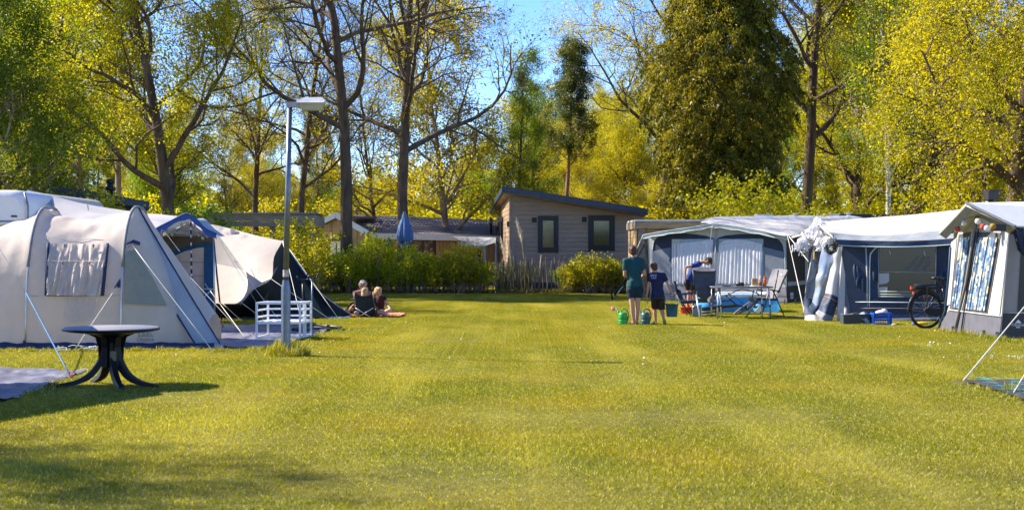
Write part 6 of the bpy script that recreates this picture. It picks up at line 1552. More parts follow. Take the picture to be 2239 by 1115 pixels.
# ---------------------------------------------------------------- camping furniture
M_cham = mat("chair_cloth_slate", (.06, .068, .085), rough=.6, var=.15, bump=.4, bscale=6)
M_charg = mat("chair_cloth_grey", (.17, .165, .185), rough=.7, var=.1, bump=.3, bscale=8)
M_cblue = mat("chair_cloth_blue", (.03, .05, .10), rough=.7, var=.15)
M_alu = mat("aluminium_tube", (.62, .66, .66), rough=.3, metal=.7, var=.05)
def tube_part(o, name, pts, r, m, label=None, n=8): return part(name, MB().tube(pts, r, n), m, o, label)
def camp_table():
    D = Dg(697); o = thing('camping_table', "grey folding camping table with aluminium legs between the reclining chairs", 'table', (X(1627, D), D, 0))
    z = Z(628, D); x0, x1 = X(1560, D), X(1689, D)
    part("tabletop", MB().box(((x0 + x1) / 2, D + .35, z), (x1 - x0, .8, .035)), mat("slate_top", (.13, .14, .17), rough=.4, dirt=.15), o)
    part("edge", MB().tube([(x0, D - .06, z - .004), (x1, D - .06, z - .004), (x1, D + .76, z - .004), (x0, D + .76, z - .004)], .016, 6, closed=True), mat('table_edge_grey', (.2, .2, .22), metal=.5, rough=.4), o)
    for (xt, xb, dy) in ((1571, 1568, 0), (1565, 1564, .62), (1578, 1582, .3), (1681, 1685, 0), (1675, 1677, .6)):
        a = Vector((X(xt, D), D + dy, z - .02)); b = Vector((X(xb, D), D + dy, 0)); tube_part(o, "leg", [a, b], .016, M_alu); tube_part(o, "foot", [b + Vector((0, 0, .03)), b], .021, M_blk)
        m_ = a.lerp(b, .55); tube_part(o, "clip", [m_, m_ + Vector((0, 0, -.05))], .022, M_blk)
    c = curve([Vector((X(1574, D), D + .05, z - .24)), Vector((X(1600, D), D + .1, z - .14)), Vector((X(1621, D), D + .1, z - .05)), Vector((X(1640, D), D + .1, z - .08)), Vector((X(1676, D), D + .05, z - .22))], 20)
    tube_part(o, "brace", c, .011, mat("brass_brace", (.25, .24, .13), metal=.5, rough=.4))
    # things on the table
    def at(px, dy=.2): return Vector((X(px, D), D + dy, z + .018))
    r = thing('radio', "small black radio with a red light on the folding table", 'radio', at(1621)); p = at(1621)
    part("body", MB().tube([p + Vector((-.085, 0, .045)), p + Vector((.085, 0, .045))], .042, 14), M_blk, r); part("speaker_grille", MB().tube([p + Vector((-.095, 0, .045)), p + Vector((-.084, 0, .045))], .034, 12), mat("teal_grille", (.02, .1, .1)), r)
    part("light", MB().ell(p + Vector((.01, -.045, .04)), .009, 6, 4), mat("red_light", (.8, .02, .02)), r)
    q = at(1590, .1); solo("tray", MB().box(q + Vector((0, 0, .008)), (.18, .12, .015)), M_blk, "thin black tray at the left of the folding table", "tray", origin=q)
    q = at(1662); solo("cutting_board", MB().lathe([(0, 0), (.19, 0), (.2, .006), (.19, .014), (0, .014)], q, 30, sy=.7), mat("pale_board", (.75, .68, .55), rough=.6), "pale serving board under the jar and box", "board", origin=q)
    q = at(1653) + Vector((0, 0, .016)); b = thing('food_box', "brown cardboard box on the folding table", 'box', q); part("body", MB().box(q + Vector((0, 0, .075)), (.12, .1, .15)), mat("cardboard", (.42, .28, .13), rough=.8, var=.1), b); part("lid", MB().box(q + Vector((0, 0, .153)), (.125, .105, .01)), mat("cardboard_edge", (.5, .36, .2)), b)
    q = at(1664, .12) + Vector((0, 0, .016)); b = thing('jar', "small woven brown jar with a wooden spoon on the folding table", 'jar', q)
    part("body", MB().lathe([(0, 0), (.042, 0), (.05, .02), (.05, .07), (.04, .095), (.036, .095), (0, .06)], q, 16), mat("woven_brown", (.30, .12, .04), rough=.7, var=.5, scale=60), b); tube_part(b, "spoon", [q + Vector((0, .0, .06)), q + Vector((.005, 0, .23))], [.010, .014], mat("beech", (.65, .48, .25)))
    q = at(1674, .1) + Vector((0, 0, .0)); b = thing('bottle', "orange drinks bottle at the right end of the folding table", 'bottle', q)
    part("body", MB().lathe([(0, 0), (.036, 0), (.04, .01), (.04, .13), (.036, .16), (.026, .175), (0, .175)], q, 16), mat("orange_plastic", (.72, .13, .005), rough=.3), b); part("cap", MB().lathe([(.028, .175), (.03, .2), (.02, .22), (0, .222)], q, 14), mat("orange_cap", (.6, .09, .005)), b)
camp_table()
def lounge(px, lab, D, sideways, cloth):
    """high backed reclining chair; built from where its feet stand"""
    k = 1.0
    if not sideways:           # seen from behind
        o = thing('reclining_chair', lab, 'chair', (X(1545, D), D, 0)); e = lambda x, y, d=0: W(x, y, D + d)
        part("backrest", sheet([e(1514, 587, .1), e(1528, 584.5, .12), e(1548, 584.5, .12), e(1565, 588, .1)], [e(1521, 645, .0), e(1532, 652, .02), e(1548, 652, .02), e(1563, 650, .0)], 20, 20, wob=.05, ws=4), cloth, o)
        part("headrest_cover", sheet([e(1513, 587, .04), e(1528, 584, .06), e(1548, 584, .06), e(1565, 588, .04)], [e(1516, 590, -.04), e(1528, 593, -.02), e(1548, 593, -.02), e(1563, 592, -.04)], 14, 4), M_charg, o)
        tube_part(o, "back_frame", [e(1515, 588, .12), e(1520, 645, .1)], .014, M_blk); tube_part(o, "back_frame", [e(1564, 588, .12), e(1562, 648, .1)], .014, M_blk)
        tube_part(o, "leg", [e(1522, 637), G(1530, 696)], .018, M_alu, "shiny near leg"); tube_part(o, "leg", [e(1568, 640, .1), e(1570, 690, .1)], .016, M_alu)
        tube_part(o, "foot_bar", [e(1533, 690, .05), e(1566, 688, .3)], .014, M_steel)
        part("armrest", MB().beam(e(1516, 637.5, -.15), e(1528, 634, .5), .05, .03), M_blk, o); part("armrest", MB().beam(e(1560, 639, .0), e(1572, 637, .5), .05, .03), M_blk, o)
        part("seat", sheet([e(1522, 652, .1), e(1562, 652, .1)], [e(1524, 662, .55), e(1560, 662, .55)], 10, 6, wob=.02, ws=6), cloth, o)
        part("folded_blanket", sheet([e(1546, 654, -.1), e(1556, 646, -.14), e(1566, 648, -.1)], [e(1550, 668, -.1), e(1556, 668, -.2), e(1562, 660, -.1)], 12, 8, wob=.08, ws=9), M_charg, o)
        s = [G(1515, 694, .02), W(1514, 672, D), W(1518, 668, D), W(1534, 667, D), G(1532, 694, .02)]; fo = thing('footstool', "grey panelled folding footrest leaning below the reclining chair", 'footrest', G(1524, 694)); part("panel", MB().slab(s, (0, .03, 0)), mat("footrest_grey", (.22, .24, .25), rough=.5), fo)
        part("frame", MB().tube([p + Vector((0, -.01, 0)) for p in s], .011, 6), M_alu, fo)
        part("rail", MB().beam(W(1532, 676, D), W(1610, 668, D + .6), .03, .07), mat("brown_rail", (.06, .05, .045)), fo)
        tube_part(fo, "rail", [W(1532, 682, D + .1), W(1562, 680, D + .2)], .012, M_alu)
    else:                      # facing left
        o = thing('reclining_chair', lab, 'chair', (X(1680, D), D, 0)); e = lambda x, y, d=0: W(x, y, D + d)
        t0, t1 = [e(1689, 588, .35), e(1706, 588, .2), e(1722, 590, -.15)], [e(1671, 652, .35), e(1682, 655, .1), e(1694, 655, -.15)]
        part("backrest", sheet(t0, t1, 14, 20, wob=.05, ws=3), cloth, o)
        part("backrest_fold", sheet([e(1722, 590, -.15), e(1724, 592, -.1)], [e(1700, 640, -.15), e(1703, 642, -.1)], 6, 12, wob=.03, ws=5), M_charg, o)
        part("emblem", MB().slab([e(1705, 601, -.02), e(1710, 601, -.06), e(1707, 597.5, -.03)], (0, -.01, 0)), M_white_paint, o)
        part("seat", sheet([e(1634, 648, -.1), e(1660, 650, -.12), e(1692, 653, -.15)], [e(1640, 652, .35), e(1662, 650, .35), e(1684, 652, .35)], 16, 6, wob=.03, ws=6), cloth, o)
        part("seat_side", MB().slab([e(1636, 652, -.12), e(1652, 654, -.12), e(1652, 661, -.12), e(1640, 660, -.12)], (0, -.01, 0)), M_charg, o)
        part("seat_rail", MB().beam(e(1654, 654, -.16), e(1700, 655, -.16), .025, .05), M_blk, o)
        part("armrest", MB().beam(e(1684, 633, -.18), e(1706, 637.5, -.18), .05, .03), M_blk, o); part("armrest", MB().beam(e(1655, 632, .38), e(1668, 636, .38), .05, .03), M_blk, o)
        for q in (([e(1690, 635, -.18), e(1716, 693, -.18)]), ([e(1702, 590, -.1), e(1690, 655, -.1)]), ([e(1660, 655, -.18), e(1630, 694, -.18)]), ([e(1648, 634, .38), e(1644, 655, .38)]), ([e(1652, 634, .38), e(1672, 672, .3)]), ([e(1682, 640, -.18), e(1664, 693, -.18)])):
            tube_part(o, "leg", q, .014, M_blk)
        tube_part(o, "foot_bar", [e(1680, 689, .3), e(1715, 691, -.1)], .014, M_blk); part("step", MB().box(e(1645, 671, -.1), (.22, .05, .05)), M_charg, o)
lounge(1545, "slate grey high backed reclining chair turned away from the viewer", Dg(694), False, M_cham)
lounge(1690, "lighter grey high backed reclining chair facing left at the table end", Dg(693), True, M_charg)
def small_chair():
    D = Dg(692); o = thing('folding_chair', "small dark blue folding chair seen from the side next to the boy with the bucket", 'chair', (X(1500, D), D, 0)); e = lambda x, y, d=0: W(x, y, D + d)
    part("backrest", MB().slab([e(1470, 617, .1), e(1477, 614, .1), e(1484, 640, .1), e(1480, 644, .1)], (.05, .42, 0)), M_cham, o); part("backrest_pad", MB().slab([e(1478, 632, .1), e(1488, 634, .1), e(1496, 658, .1), e(1486, 650, .1)], (0, .4, 0)), M_cblue, o)
    part("seat", MB().slab([e(1488, 659, .05), e(1526, 658, .05), e(1526, 663, .05), e(1490, 664, .05)], (0, .42, 0)), M_cblue, o)
    part("armrest", MB().beam(e(1480, 644, 0), e(1516, 640, 0), .05, .04), M_cblue, o); part("armrest", MB().beam(e(1484, 643, .45), e(1516, 640, .45), .05, .03), M_cblue, o)
    for q in ([e(1473, 618, 0), e(1482, 645, 0), e(1512, 693, 0)], [e(1512, 641, 0), e(1514, 662, 0)], [e(1480, 645, .02), e(1502, 688, .02)], [e(1488, 662, .05), e(1517, 690, .05)], [e(1498, 644, 0), e(1502, 662, 0), e(1520, 692, 0)], [e(1524, 662, .4), e(1500, 690, .4)]):
        tube_part(o, "leg", q, .012, M_blk if len(q) != 2 else M_steel)
    for x in (1511, 1518): tube_part(o, "foot", [e(x, 690, 0), e(x + 2, 695, 0)], .018, M_blk)
small_chair()
def folding_chair_left():
    D = Dg(694); o = thing('folding_chair', "dark green folding camp chair seen from behind, with a child in it", 'chair', (X(800, D), D, 0)); e = lambda x, y, d=0: W(x, y, D + d)
    M_dg = mat("dark_green_cloth", (.018, .028, .022), rough=.75, var=.15)
    part("backrest", sheet([e(776, 640, 0), e(788, 646, .05), e(797, 647, .06), e(806, 646, .05), e(816, 638, 0)], [e(778, 691, .1), e(788, 693, .12), e(797, 693, .12), e(808, 693, .12), e(819, 690, .1)], 20, 14, wob=.03, ws=4), M_dg, o)
    for q in ([e(775, 639, 0), e(774, 672, 0), e(774, 688, .1)], [e(816, 638, 0), e(818, 668, 0), e(821, 690, 0)], [e(822, 676, -.02), e(826, 694, -.05)], [e(772, 676, .2), e(776, 694, .2)]): tube_part(o, "leg", q, .013, M_blk)
    tube_part(o, "cross_brace", [e(777, 673, -.06), e(809, 693, -.06)], .011, M_alu); tube_part(o, "cross_brace", [e(816, 673, -.06), e(784, 693, -.06)], .011, M_alu)
    part("armrest", MB().beam(e(771, 671, .05), e(773, 669, .45), .05, .03), M_blk, o); part("armrest", MB().beam(e(818, 671, .0), e(826, 674, .4), .05, .03), M_blk, o)
    part("seat", MB().slab([e(778, 680, .1), e(818, 680, .1), e(816, 678, .5), e(780, 678, .5)], (0, 0, .02)), M_dg, o)
    part("storage_net", MB().ell(e(780, 684, -.02), (.06, .03, .05), 10, 6), M_logo, o)
folding_chair_left()
def blanket():
    mb = MB(); 
    mb.grid(lambda u, v: (lambda p: p + Vector((0, 0, .012 * noise.noise(p * 6))))(Vector((lerp(X(770, 32.9), X(880, 32.9), u), lerp(32.3, 33.9, v), .045))), 24, 12)
    m, t = new_mat("orange_blanket"); out = nd(t, "ShaderNodeOutputMaterial"); b = nd(t, "ShaderNodeBsdfPrincipled"); w = nd(t, "ShaderNodeTexWave"); w.inputs['Scale'].default_value = 4; tc = nd(t, "ShaderNodeTexCoord"); t.links.new(tc.outputs['Object'], w.inputs[0])
    r = nd(t, "ShaderNodeValToRGB"); r.color_ramp.elements[0].color = (.55, .09, .02, 1); r.color_ramp.elements[1].color = (.7, .38, .22, 1); t.links.new(w.outputs[0], r.inputs[0]); t.links.new(r.outputs[0], b.inputs[0]); b.inputs['Roughness'].default_value = .9; t.links.new(b.outputs[0], out.inputs[0])
    solo("blanket", mb, m, "orange patterned picnic blanket under the seated group", "blanket", origin=(X(825, 32.9), 32.9, 0)); BARE.append([(X(775, 32.9), 32.4), (X(875, 32.9), 32.4), (X(875, 32.9), 33.8), (X(775, 32.9), 33.8)])
blanket()
# ---------------------------------------------------------------- paddling pool, buckets, cans, balls
M_pool = mat("pool_blue", (.06, .36, .72), rough=.3, var=.08, spec=.5, trans=.2); M_poolrim = mat("pool_rim", (.75, .85, .92), rough=.3, trans=.2)
def pool():
    D = Dg(684); xa, xb = X(1528, D), X(1712, D); zt = Z(646, D + .2); o = thing('paddling_pool', "large blue inflatable paddling pool behind the folding table", 'pool', ((xa + xb) / 2, D + .7, 0))
    cx = (xa + xb) / 2; rx = (xb - xa) / 2; ry = .85; cy = D + ry
    def wall(u, v):
        a = u * 2 * math.pi; k = (abs(math.cos(a)) ** .5, abs(math.sin(a)) ** .5); s = 1 + .05 * math.sin(v * math.pi) + .015 * noise.noise(Vector((u * 30, v * 4, 0)))
        tap = 1 - .06 * v
        return Vector((cx + rx * s * tap * k[0] * (1 if math.cos(a) > 0 else -1), cy + ry * s * tap * k[1] * (1 if math.sin(a) > 0 else -1), zt * v))
    part("wall", MB().grid(wall, 80, 10), M_pool, o)
    rim = [wall(i / 60, 1) for i in range(60)]; part("rim", MB().tube(rim, .055, 10, closed=True), M_poolrim, o)
    part("water", MB().lathe([(0, 0), (.8, 0)], (cx, cy, zt * .55), 40, sx=rx * .9 / .8, sy=ry * .9 / .8), glass_mat("pool_water", (.08, .3, .45), .3), o)
    BARE.append([(xa + .1, D + .1), (xb - .1, D + .1), (xb - .1, D + 1.6), (xa + .1, D + 1.6)])
pool()
def bucket(name, lab, c, h, r0, r1, m, handle_up=False):
    o = thing(name, lab, 'bucket', c); w = .006
    part("body", MB().lathe([(0, .005), (r0, 0), (r0 + .004, .01), (r1, h - .02), (r1 + .012, h - .018), (r1 + .012, h), (r1 - w, h), (r0 - w, .012), (0, .012)], c, 28), m, o)
    a = [c + Vector((math.cos(R(t)) * (r1 + .008), 0, h - .02 + (math.sin(R(t)) * r1 * 1.05 if handle_up else -math.sin(R(t)) * .1 + (.0)))) for t in range(0, 181, 15)]
    if not handle_up: a = [p + Vector((0, -.06 - .05 * math.sin(R(i * 15)), 0)) if 0 < i < 12 else p for i, p in enumerate(a)]
    tube_part(o, "handle", a, .005, M_pole)
    return o
cb = W(1469, 692.5, Dg(710) - .0); bucket('bucket', "blue grey bucket carried by the boy in the navy shirt", cb, .27, .105, .13, mat("bucket_teal", (.04, .13, .19), rough=.45), True)
c = G(1502, 686); bucket('bucket', "red bucket standing behind the small blue folding chair", c, .17, .14, .17, mat("bucket_red", (.75, .03, .01), rough=.4))
def watering_can(px, lab, m, flip=1):
    g = G(px, 709); g.z = 0; h = .30; o = thing('watering_can', lab, 'watering can', g)
    part("body", MB().lathe([(0, .004), (.095, 0), (.1, .01), (.1, .10), (.094, .105), (.1, .11), (.098, .18), (.09, .225), (.06, .25), (.03, .255), (0, .256)], g, 26, sx=.98, sy=1.1), m, o)
    for z in (.08, .14): part("rib", MB().lathe([(.1, -.006), (.105, 0), (.1, .006)], g + Vector((0, 0, z)), 26, sy=1.1), m, o)
    tube_part(o, "handle", curve([g + Vector((.09 * flip, -.02, .06)), g + Vector((.115 * flip, -.03, .2)), g + Vector((.07 * flip, -.01, .30)), g + Vector((-.01 * flip, 0, .315)), g + Vector((-.035 * flip, 0, .245))], 16), .013, m)
    tube_part(o, "spout", curve([g + Vector((-.06 * flip, .06, .12)), g + Vector((-.085 * flip, .12, .24)), g + Vector((-.10 * flip, .16, .29))], 8), [.024 - .0012 * i for i in range(9)], m)
    part("rose", MB().tube([g + Vector((-.10 * flip, .16, .285)), g + Vector((-.115 * flip, .18, .305))], [.012, .03], 12), m, o)
watering_can(1362, "bright green plastic watering can left of the boy in teal", mat("green_plastic", (.02, .32, .05), rough=.3))
watering_can(1411, "dark grey green watering can between the two boys", mat("dark_green_plastic", (.05, .12, .13), rough=.35))
def ball(px, py, r, lab, c1, c2, name='ball'):
    g = G(px, py); o = thing(name, lab, 'ball', g); c = g + Vector((0, 0, r)); M = Matrix.Rotation(.6, 3, 'Y') @ Matrix.Rotation(.4, 3, 'X')
    mb = MB().ell(c, (r, r, r), 24, 14, M); me = mb.mesh("skin", mat("ball_" + c1[0], c1[1], rough=.35), wloc(o)); me.materials.append(mat("ball_" + c2[0], c2[1], rough=.35))
    for p in me.polygons:
        q = M.transposed() @ (Vector(p.center) - Vector((0, 0, r))); a = math.atan2(q.y, q.x); p.material_index = 1 if int((a + math.pi) / (math.pi / 3)) % 2 else 0
    part("skin", me, None, o)
ball(1657, 688, .125, "blue and white beach ball under the right reclining chair", ("cyan", (.02, .35, .6)), ("white", (.8, .82, .85)))
ball(1340, 680, .06, "small red and white ball lying alone on the grass left of the green can", ("red", (.6, .06, .03)), ("white2", (.75, .72, .7)))
solo("red_disc", MB().lathe([(0, .05), (.16, .05), (.2, .04), (.21, .02), (.2, .0), (0, 0)], G(1438, 677), 24).lathe([(.0, .07), (.1, .065), (.12, .05)], G(1438, 677), 20), mat("red_toy", (.7, .05, .03), rough=.4), "red plastic disc on the grass behind the boy in the navy shirt", "toy", origin=G(1438, 677))

# ---------------------------------------------------------------- crates by the blue awning
def crate(name, lab, x0, x1, y0, y1, m, holes, dz=.3):
    g = G((x0 + x1) / 2, y1); g.z = 0; D = g.y; w = X(x1, D) - X(x0, D); h = Z(y0, D); o = thing(name, lab, 'crate', g); t = .012
    if holes:
        part("floor", MB().box(g + Vector((0, dz / 2, .01)), (w, dz, .02)), m, o)
        for s, (cx, cy, L, rz) in enumerate(((0, 0, w, 0), (0, dz, w, 0), (-w / 2, dz / 2, dz, 1), (w / 2, dz / 2, dz, 1))):
            mb = MB(); nb = 9 if not rz else 6
            def bx(u0, u1, z0, z1):
                c = g + Vector((cx, cy, (z0 + z1) / 2)); uc = (u0 + u1) / 2
                if rz: mb.box(c + Vector((0, uc, 0)), (t, u1 - u0, z1 - z0))
                else: mb.box(c + Vector((uc, 0, 0)), (u1 - u0, t, z1 - z0))
            bx(-L / 2, L / 2, h - .035, h); bx(-L / 2, L / 2, 0, .025); bx(-L / 2, L / 2, h * .36, h * .36 + .018); bx(-L / 2, L / 2, h * .64, h * .64 + .018)
            for k in range(nb + 1): u = lerp(-L / 2 + .008, L / 2 - .008, k / nb); bx(u - .008, u + .008, .025, h - .035)
            part("side", mb, m, o)
    else:
        part("body", MB().slab([g + Vector((-w / 2, 0, 0)), g + Vector((w / 2, 0, 0)), g + Vector((w / 2, dz, 0)), g + Vector((-w / 2, dz, 0))], (0, 0, .02)), m, o)
        for c, s in (((0, 0, h / 2), (w, t, h)), ((0, dz, h / 2), (w, t, h)), ((-w / 2, dz / 2, h / 2), (t, dz, h)), ((w / 2, dz / 2, h / 2), (t, dz, h))): part("side", MB().box(g + Vector(c), s), m, o)
        part("rim", MB().tube([g + Vector((-w / 2, -.01, h)), g + Vector((w / 2, -.01, h)), g + Vector((w / 2, dz + .01, h)), g + Vector((-w / 2, dz + .01, h))], .012, 5, closed=True), m, o)
    return o, g, w, h, D
o_, g_, w_, h_, D_ = crate('crate', "dark green grey crate with a towel over its side before the blue awning", 1845, 1900, 688, 710, mat("crate_dark", (.045, .055, .055), rough=.5), False)
tw = solo("towel", sheet([g_ + Vector((.06, .12, h_ + .01)), g_ + Vector((.18, .1, h_ + .06)), g_ + Vector((w_ / 2 + .02, .12, h_ + .02))], [g_ + Vector((.10, -.03, h_ * .6)), g_ + Vector((.22, -.06, .03)), g_ + Vector((w_ / 2 + .02, -.03, .01))], 14, 12, wob=.06, ws=12), mat("towel_grey", (.30, .36, .36), rough=.9), "grey green towel hanging over the dark crate", "towel")
b_ = thing('bottle', "pale bottle leaning in the dark crate", 'bottle', g_ + Vector((-w_ / 2 + .07, .1, .02)))
part("body", MB().tube([g_ + Vector((-w_ / 2 + .07, .1, .02)), g_ + Vector((-w_ / 2 + .05, .06, h_ + .13))], [.035, .03], 12), M_lg, b_); part("cap", MB().tube([g_ + Vector((-w_ / 2 + .05, .06, h_ + .13)), g_ + Vector((-w_ / 2 + .049, .058, h_ + .16))], .016, 10), M_or, b_)
j_ = solo("utensils", MB().ell(g_ + Vector((0, .15, h_ - .01)), (.13, .1, .04), 12, 6).tube([g_ + Vector((-.1, .1, h_)), g_ + Vector((.05, .05, h_ + .05))], .01, 5), mat("dark_clutter", (.08, .08, .09), rough=.4, var=.5, scale=30), "dark kitchen things piled in the dark crate", "utensils")
o_, g_, w_, h_, D_ = crate('crate', "bright blue perforated plastic crate before the blue awning", 1911, 1950, 684, 711, mat("crate_blue", (.01, .10, .50), rough=.35), True)
solo("plastic_bag", MB().ell(g_ + Vector((0, .12, h_)), (.13, .11, .055), 14, 8).ell(g_ + Vector((.05, .1, h_ + .03)), (.07, .08, .05), 12, 6), mat("bag_white", (.72, .68, .70), rough=.4, bump=1, bscale=25), "crumpled white plastic bag in the blue crate", "bag", origin=g_)
g2 = G(1907, 710); solo("storage_box", MB().box(g2 + Vector((0, .2, .1)), (.14, .3, .2)).box(g2 + Vector((0, .2, .205)), (.16, .32, .015)), M_blk, "small black box squeezed between the two crates", "box", origin=g2)
g2 = G(1955, 712); solo("paper_scrap", MB().ell(g2 + Vector((0, 0, .02)), (.06, .04, .022), 10, 6), M_lg, "white scrap on the grass right of the blue crate", "litter", origin=g2)
g2 = G(2013, 712); y_ = thing('toy', "yellow and blue toy lying behind the spokes of the bicycle", 'toy', g2); part("yellow_part", MB().ell(g2 + Vector((.08, .15, .04)), (.14, .05, .035), 12, 6), mat("toy_yellow", (.75, .45, .01), rough=.4), y_); part("blue_part", MB().ell(g2 + Vector((-.07, .14, .03)), (.08, .05, .03), 12, 6), mat("toy_blue", (.03, .15, .6), rough=.4), y_)

# ---------------------------------------------------------------- bicycles
def bicycle():
    gc = G(2025, 719); D = gc.y; r = .335 * 1.08; c = Vector((gc.x, D, r)); o = thing('bicycle', "black electric bicycle with rear rack battery standing before the blue awning", 'bicycle', (c.x, D, 0))
    M_bk = mat("bike_black", (.012, .012, .014), rough=.3, coat=.5); M_tyre = mat("tyre_black", (.02, .02, .02), rough=.8)
    dx = Vector((.966, .26, 0))       # towards the front wheel, turned a little away
    def pt(a, z, s=0): return c + dx * a + Vector((0, -s, 0)) + Vector((0, 0, z - r))
    def wheel(cc):
        w = thing.__wrapped__ if False else None
        wh = part("wheel", MB().tube([cc + dx * math.cos(t) * (r - .02) + Vector((0, 0, math.sin(t) * (r - .02))) for t in [i * math.pi / 24 for i in range(48)]], .021, 8, closed=True), M_tyre, o, "spoked wheel")
        def sub(nm, mb, m): q = bpy.data.objects.new(nm, mb.mesh(nm, m, wloc(o))); COL.objects.link(q); q.parent = wh
        sub("rim", MB().tube([cc + dx * math.cos(t) * (r - .048) + Vector((0, 0, math.sin(t) * (r - .048))) for t in [i * math.pi / 24 for i in range(48)]], .011, 6, closed=True), M_blk)
        s = MB()
        for k in range(18):
            a = k * math.pi / 9; s.tube([cc + Vector((0, .025 * (-1) ** k, 0)) + dx * .03 * math.cos(a + .8) + Vector((0, 0, .03 * math.sin(a + .8))), cc + dx * math.cos(a) * (r - .05) + Vector((0, 0, math.sin(a) * (r - .05)))], .0022, 3)
        sub("spokes", s, M_pole); sub("hub", MB().tube([cc + Vector((0, -.05, 0)), cc + Vector((0, .05, 0))], .03, 10), M_steel)
    wheel(c); wheel(pt(1.1, r))
    part("mudguard", MB().tube([c + dx * math.cos(t) * (r + .025) + Vector((0, 0, math.sin(t) * (r + .025))) for t in [R(a) for a in range(25, 190, 8)]], .022, 6), M_bk, o)
    part("mudguard", MB().tube([pt(1.1, r) + dx * math.cos(t) * (r + .025) + Vector((0, 0, math.sin(t) * (r + .025))) for t in [R(a) for a in range(25, 170, 8)]], .022, 6), M_bk, o)
    bb = pt(.47, .29); st = pt(.36, .78); hd = pt(.86, .86); hd2 = pt(.9, .62)
    fm = MB(); fm.tube([bb, st], .018, 8).tube([bb, hd2], .024, 8).tube([st.lerp(bb, .35), hd2.lerp(hd, .3)], .018, 8).tube([hd2, hd], .02, 8).tube([bb, c], .012, 6).tube([st.lerp(bb, .1), c], .011, 6)
    part("frame", fm, M_bk, o)
    part("fork", MB().tube([hd2, pt(.98, .45), pt(1.1, r)], .013, 6), M_bk, o)
    part("chain_case", MB().slab([pt(-.04, .30, .07), pt(.05, .27, .07), pt(.48, .22, .07), pt(.58, .27, .07), pt(.56, .35, .07), pt(.45, .38, .07), pt(.02, .41, .07), pt(-.05, .38, .07)], (0, .03, 0)), M_bk, o)
    part("crank", MB().tube([pt(.47, .29, .11), pt(.40, .14, .11)], .011, 6).box(pt(.39, .13, .15), (.09, .09, .02)), M_steel, o)
    sp = pt(.28, .95); part("seat_post", MB().tube([st, sp], .014, 8), M_bk, o)
    sd = MB(); sd.ell(pt(.26, .98), (.14, .075, .028), 14, 8, Matrix.Rotation(math.atan2(.26, .966), 3, 'Z')).ell(pt(.18, .985), (.07, .10, .035), 12, 6); part("saddle", sd, M_blk, o)
    rk = MB(); rk.tube([pt(-.28, .76), pt(.22, .76)], .008, 6).tube([pt(-.28, .76, .07), pt(.22, .76, .07)], .008, 6).tube([pt(-.12, .76, .06), pt(0, r, .05)], .007, 5).tube([pt(-.25, .72, .06), pt(0, r, .05)], .007, 5); part("rack", rk, M_bk, o)
    bt = MB().tube([pt(-.26, .82), pt(.2, .82)], .052, 12); part("battery", bt, M_blk, o); part("rear_light", MB().box(pt(-.32, .80), (.03, .07, .06)), mat("red_reflector", (.7, .05, .01), rough=.2), o); part("reflector", MB().box(pt(-.27, .70), (.03, .06, .05)), mat("red_reflector", (.7, .05, .01)), o)
    part("strap", MB().box(pt(-.0, .62, .06), (.03, .01, .40)), mat("brown_strap", (.12, .06, .04)), o)
    hb = pt(.80, 1.06); part("stem", MB().tube([hd, hb], .014, 8), M_steel, o)
    sv = Vector((-dx.y, dx.x, 0)); part("handlebar", MB().tube(curve([hb - sv * .3 - dx * .16, hb - sv * .24, hb, hb + sv * .24, hb + sv * .3 - dx * .16], 14), .011, 6), M_bk, o)
    part("kickstand", MB().tube([pt(.3, .3, .03), pt(.22, .01, .16)], .009, 5), M_steel, o)
bicycle()
def lying_bike():
    D = Dg(688); o = thing('bicycle', "bicycle lying on the grass behind the folding table legs", 'bicycle', (X(1625, D), D, 0)); e = lambda x, y, d=0: W(x, y, D + d)
    M_bk = mat("bike_grey", (.10, .10, .11), rough=.4); c0 = e(1632, 671, .1)
    ax1 = (e(1661, 655, .35) - e(1606, 687, -.1)) * .5; ax2 = Vector((.05, .33, .1)) * .9; ax2 = Vector((.10, -.02, .14))
    def ring(k, r, m, nm, par=None):
        mb = MB().tube([c0 + ax1 * math.cos(i * math.pi / 20) * k + ax2 * math.sin(i * math.pi / 20) * k * .8 for i in range(40)], r, 8, closed=True)
        return part(nm, mb, m, o)
    ring(.92, .024, mat("tyre_grey", (.22, .21, .21), rough=.8), "tyre"); ring(.80, .012, M_blk, "rim")
    s = MB()
    for k in range(14):
        a = k * math.pi / 7; s.tube([c0, c0 + ax1 * math.cos(a) * .8 + ax2 * math.sin(a) * .64], .0025, 3)
    part("spokes", s, M_steel, o); part("hub", MB().tube([c0 - Vector((0, .06, .03)), c0 + Vector((0, .06, .03))], .03, 8), M_blk, o)
    fr = MB().tube([e(1586, 645, .2), e(1598, 656, .1), e(1612, 668, .1), c0], .02, 8).tube([e(1560, 674, .3), e(1612, 668, .1)], .024, 8).tube([e(1566, 686, .2), e(1560, 674, .3)], .016, 6).tube([e(1560, 662, .4), e(1598, 656, .2)], .018, 6)
    part("frame", fr, M_blk, o)
    part("handlebar", MB().tube(curve([e(1592, 640, 0), e(1598, 650, 0), e(1590, 660, -.1)], 8), .012, 6).tube([e(1598, 652, 0), e(1606, 650, .1)], .012, 6), M_blk, o)
    part("brake_cable", MB().tube(curve([e(1594, 644), e(1606, 648), e(1622, 660), e(1632, 670, .1)], 12), .006, 4), M_blk, o)
    part("derailleur", MB().box(e(1634, 674, -.02), (.06, .04, .09)).box(e(1622, 676, -.02), (.05, .03, .05)), M_blk, o)
    mb = MB().tube([e(1556, 682, .3) + Vector((.25 * math.cos(i * .3), .1 * math.sin(i * .3), .03 + .05 * math.sin(i * .3 + 1))) for i in range(21)], .02, 6); part("tyre", mb, M_blk, o)
lying_bike()
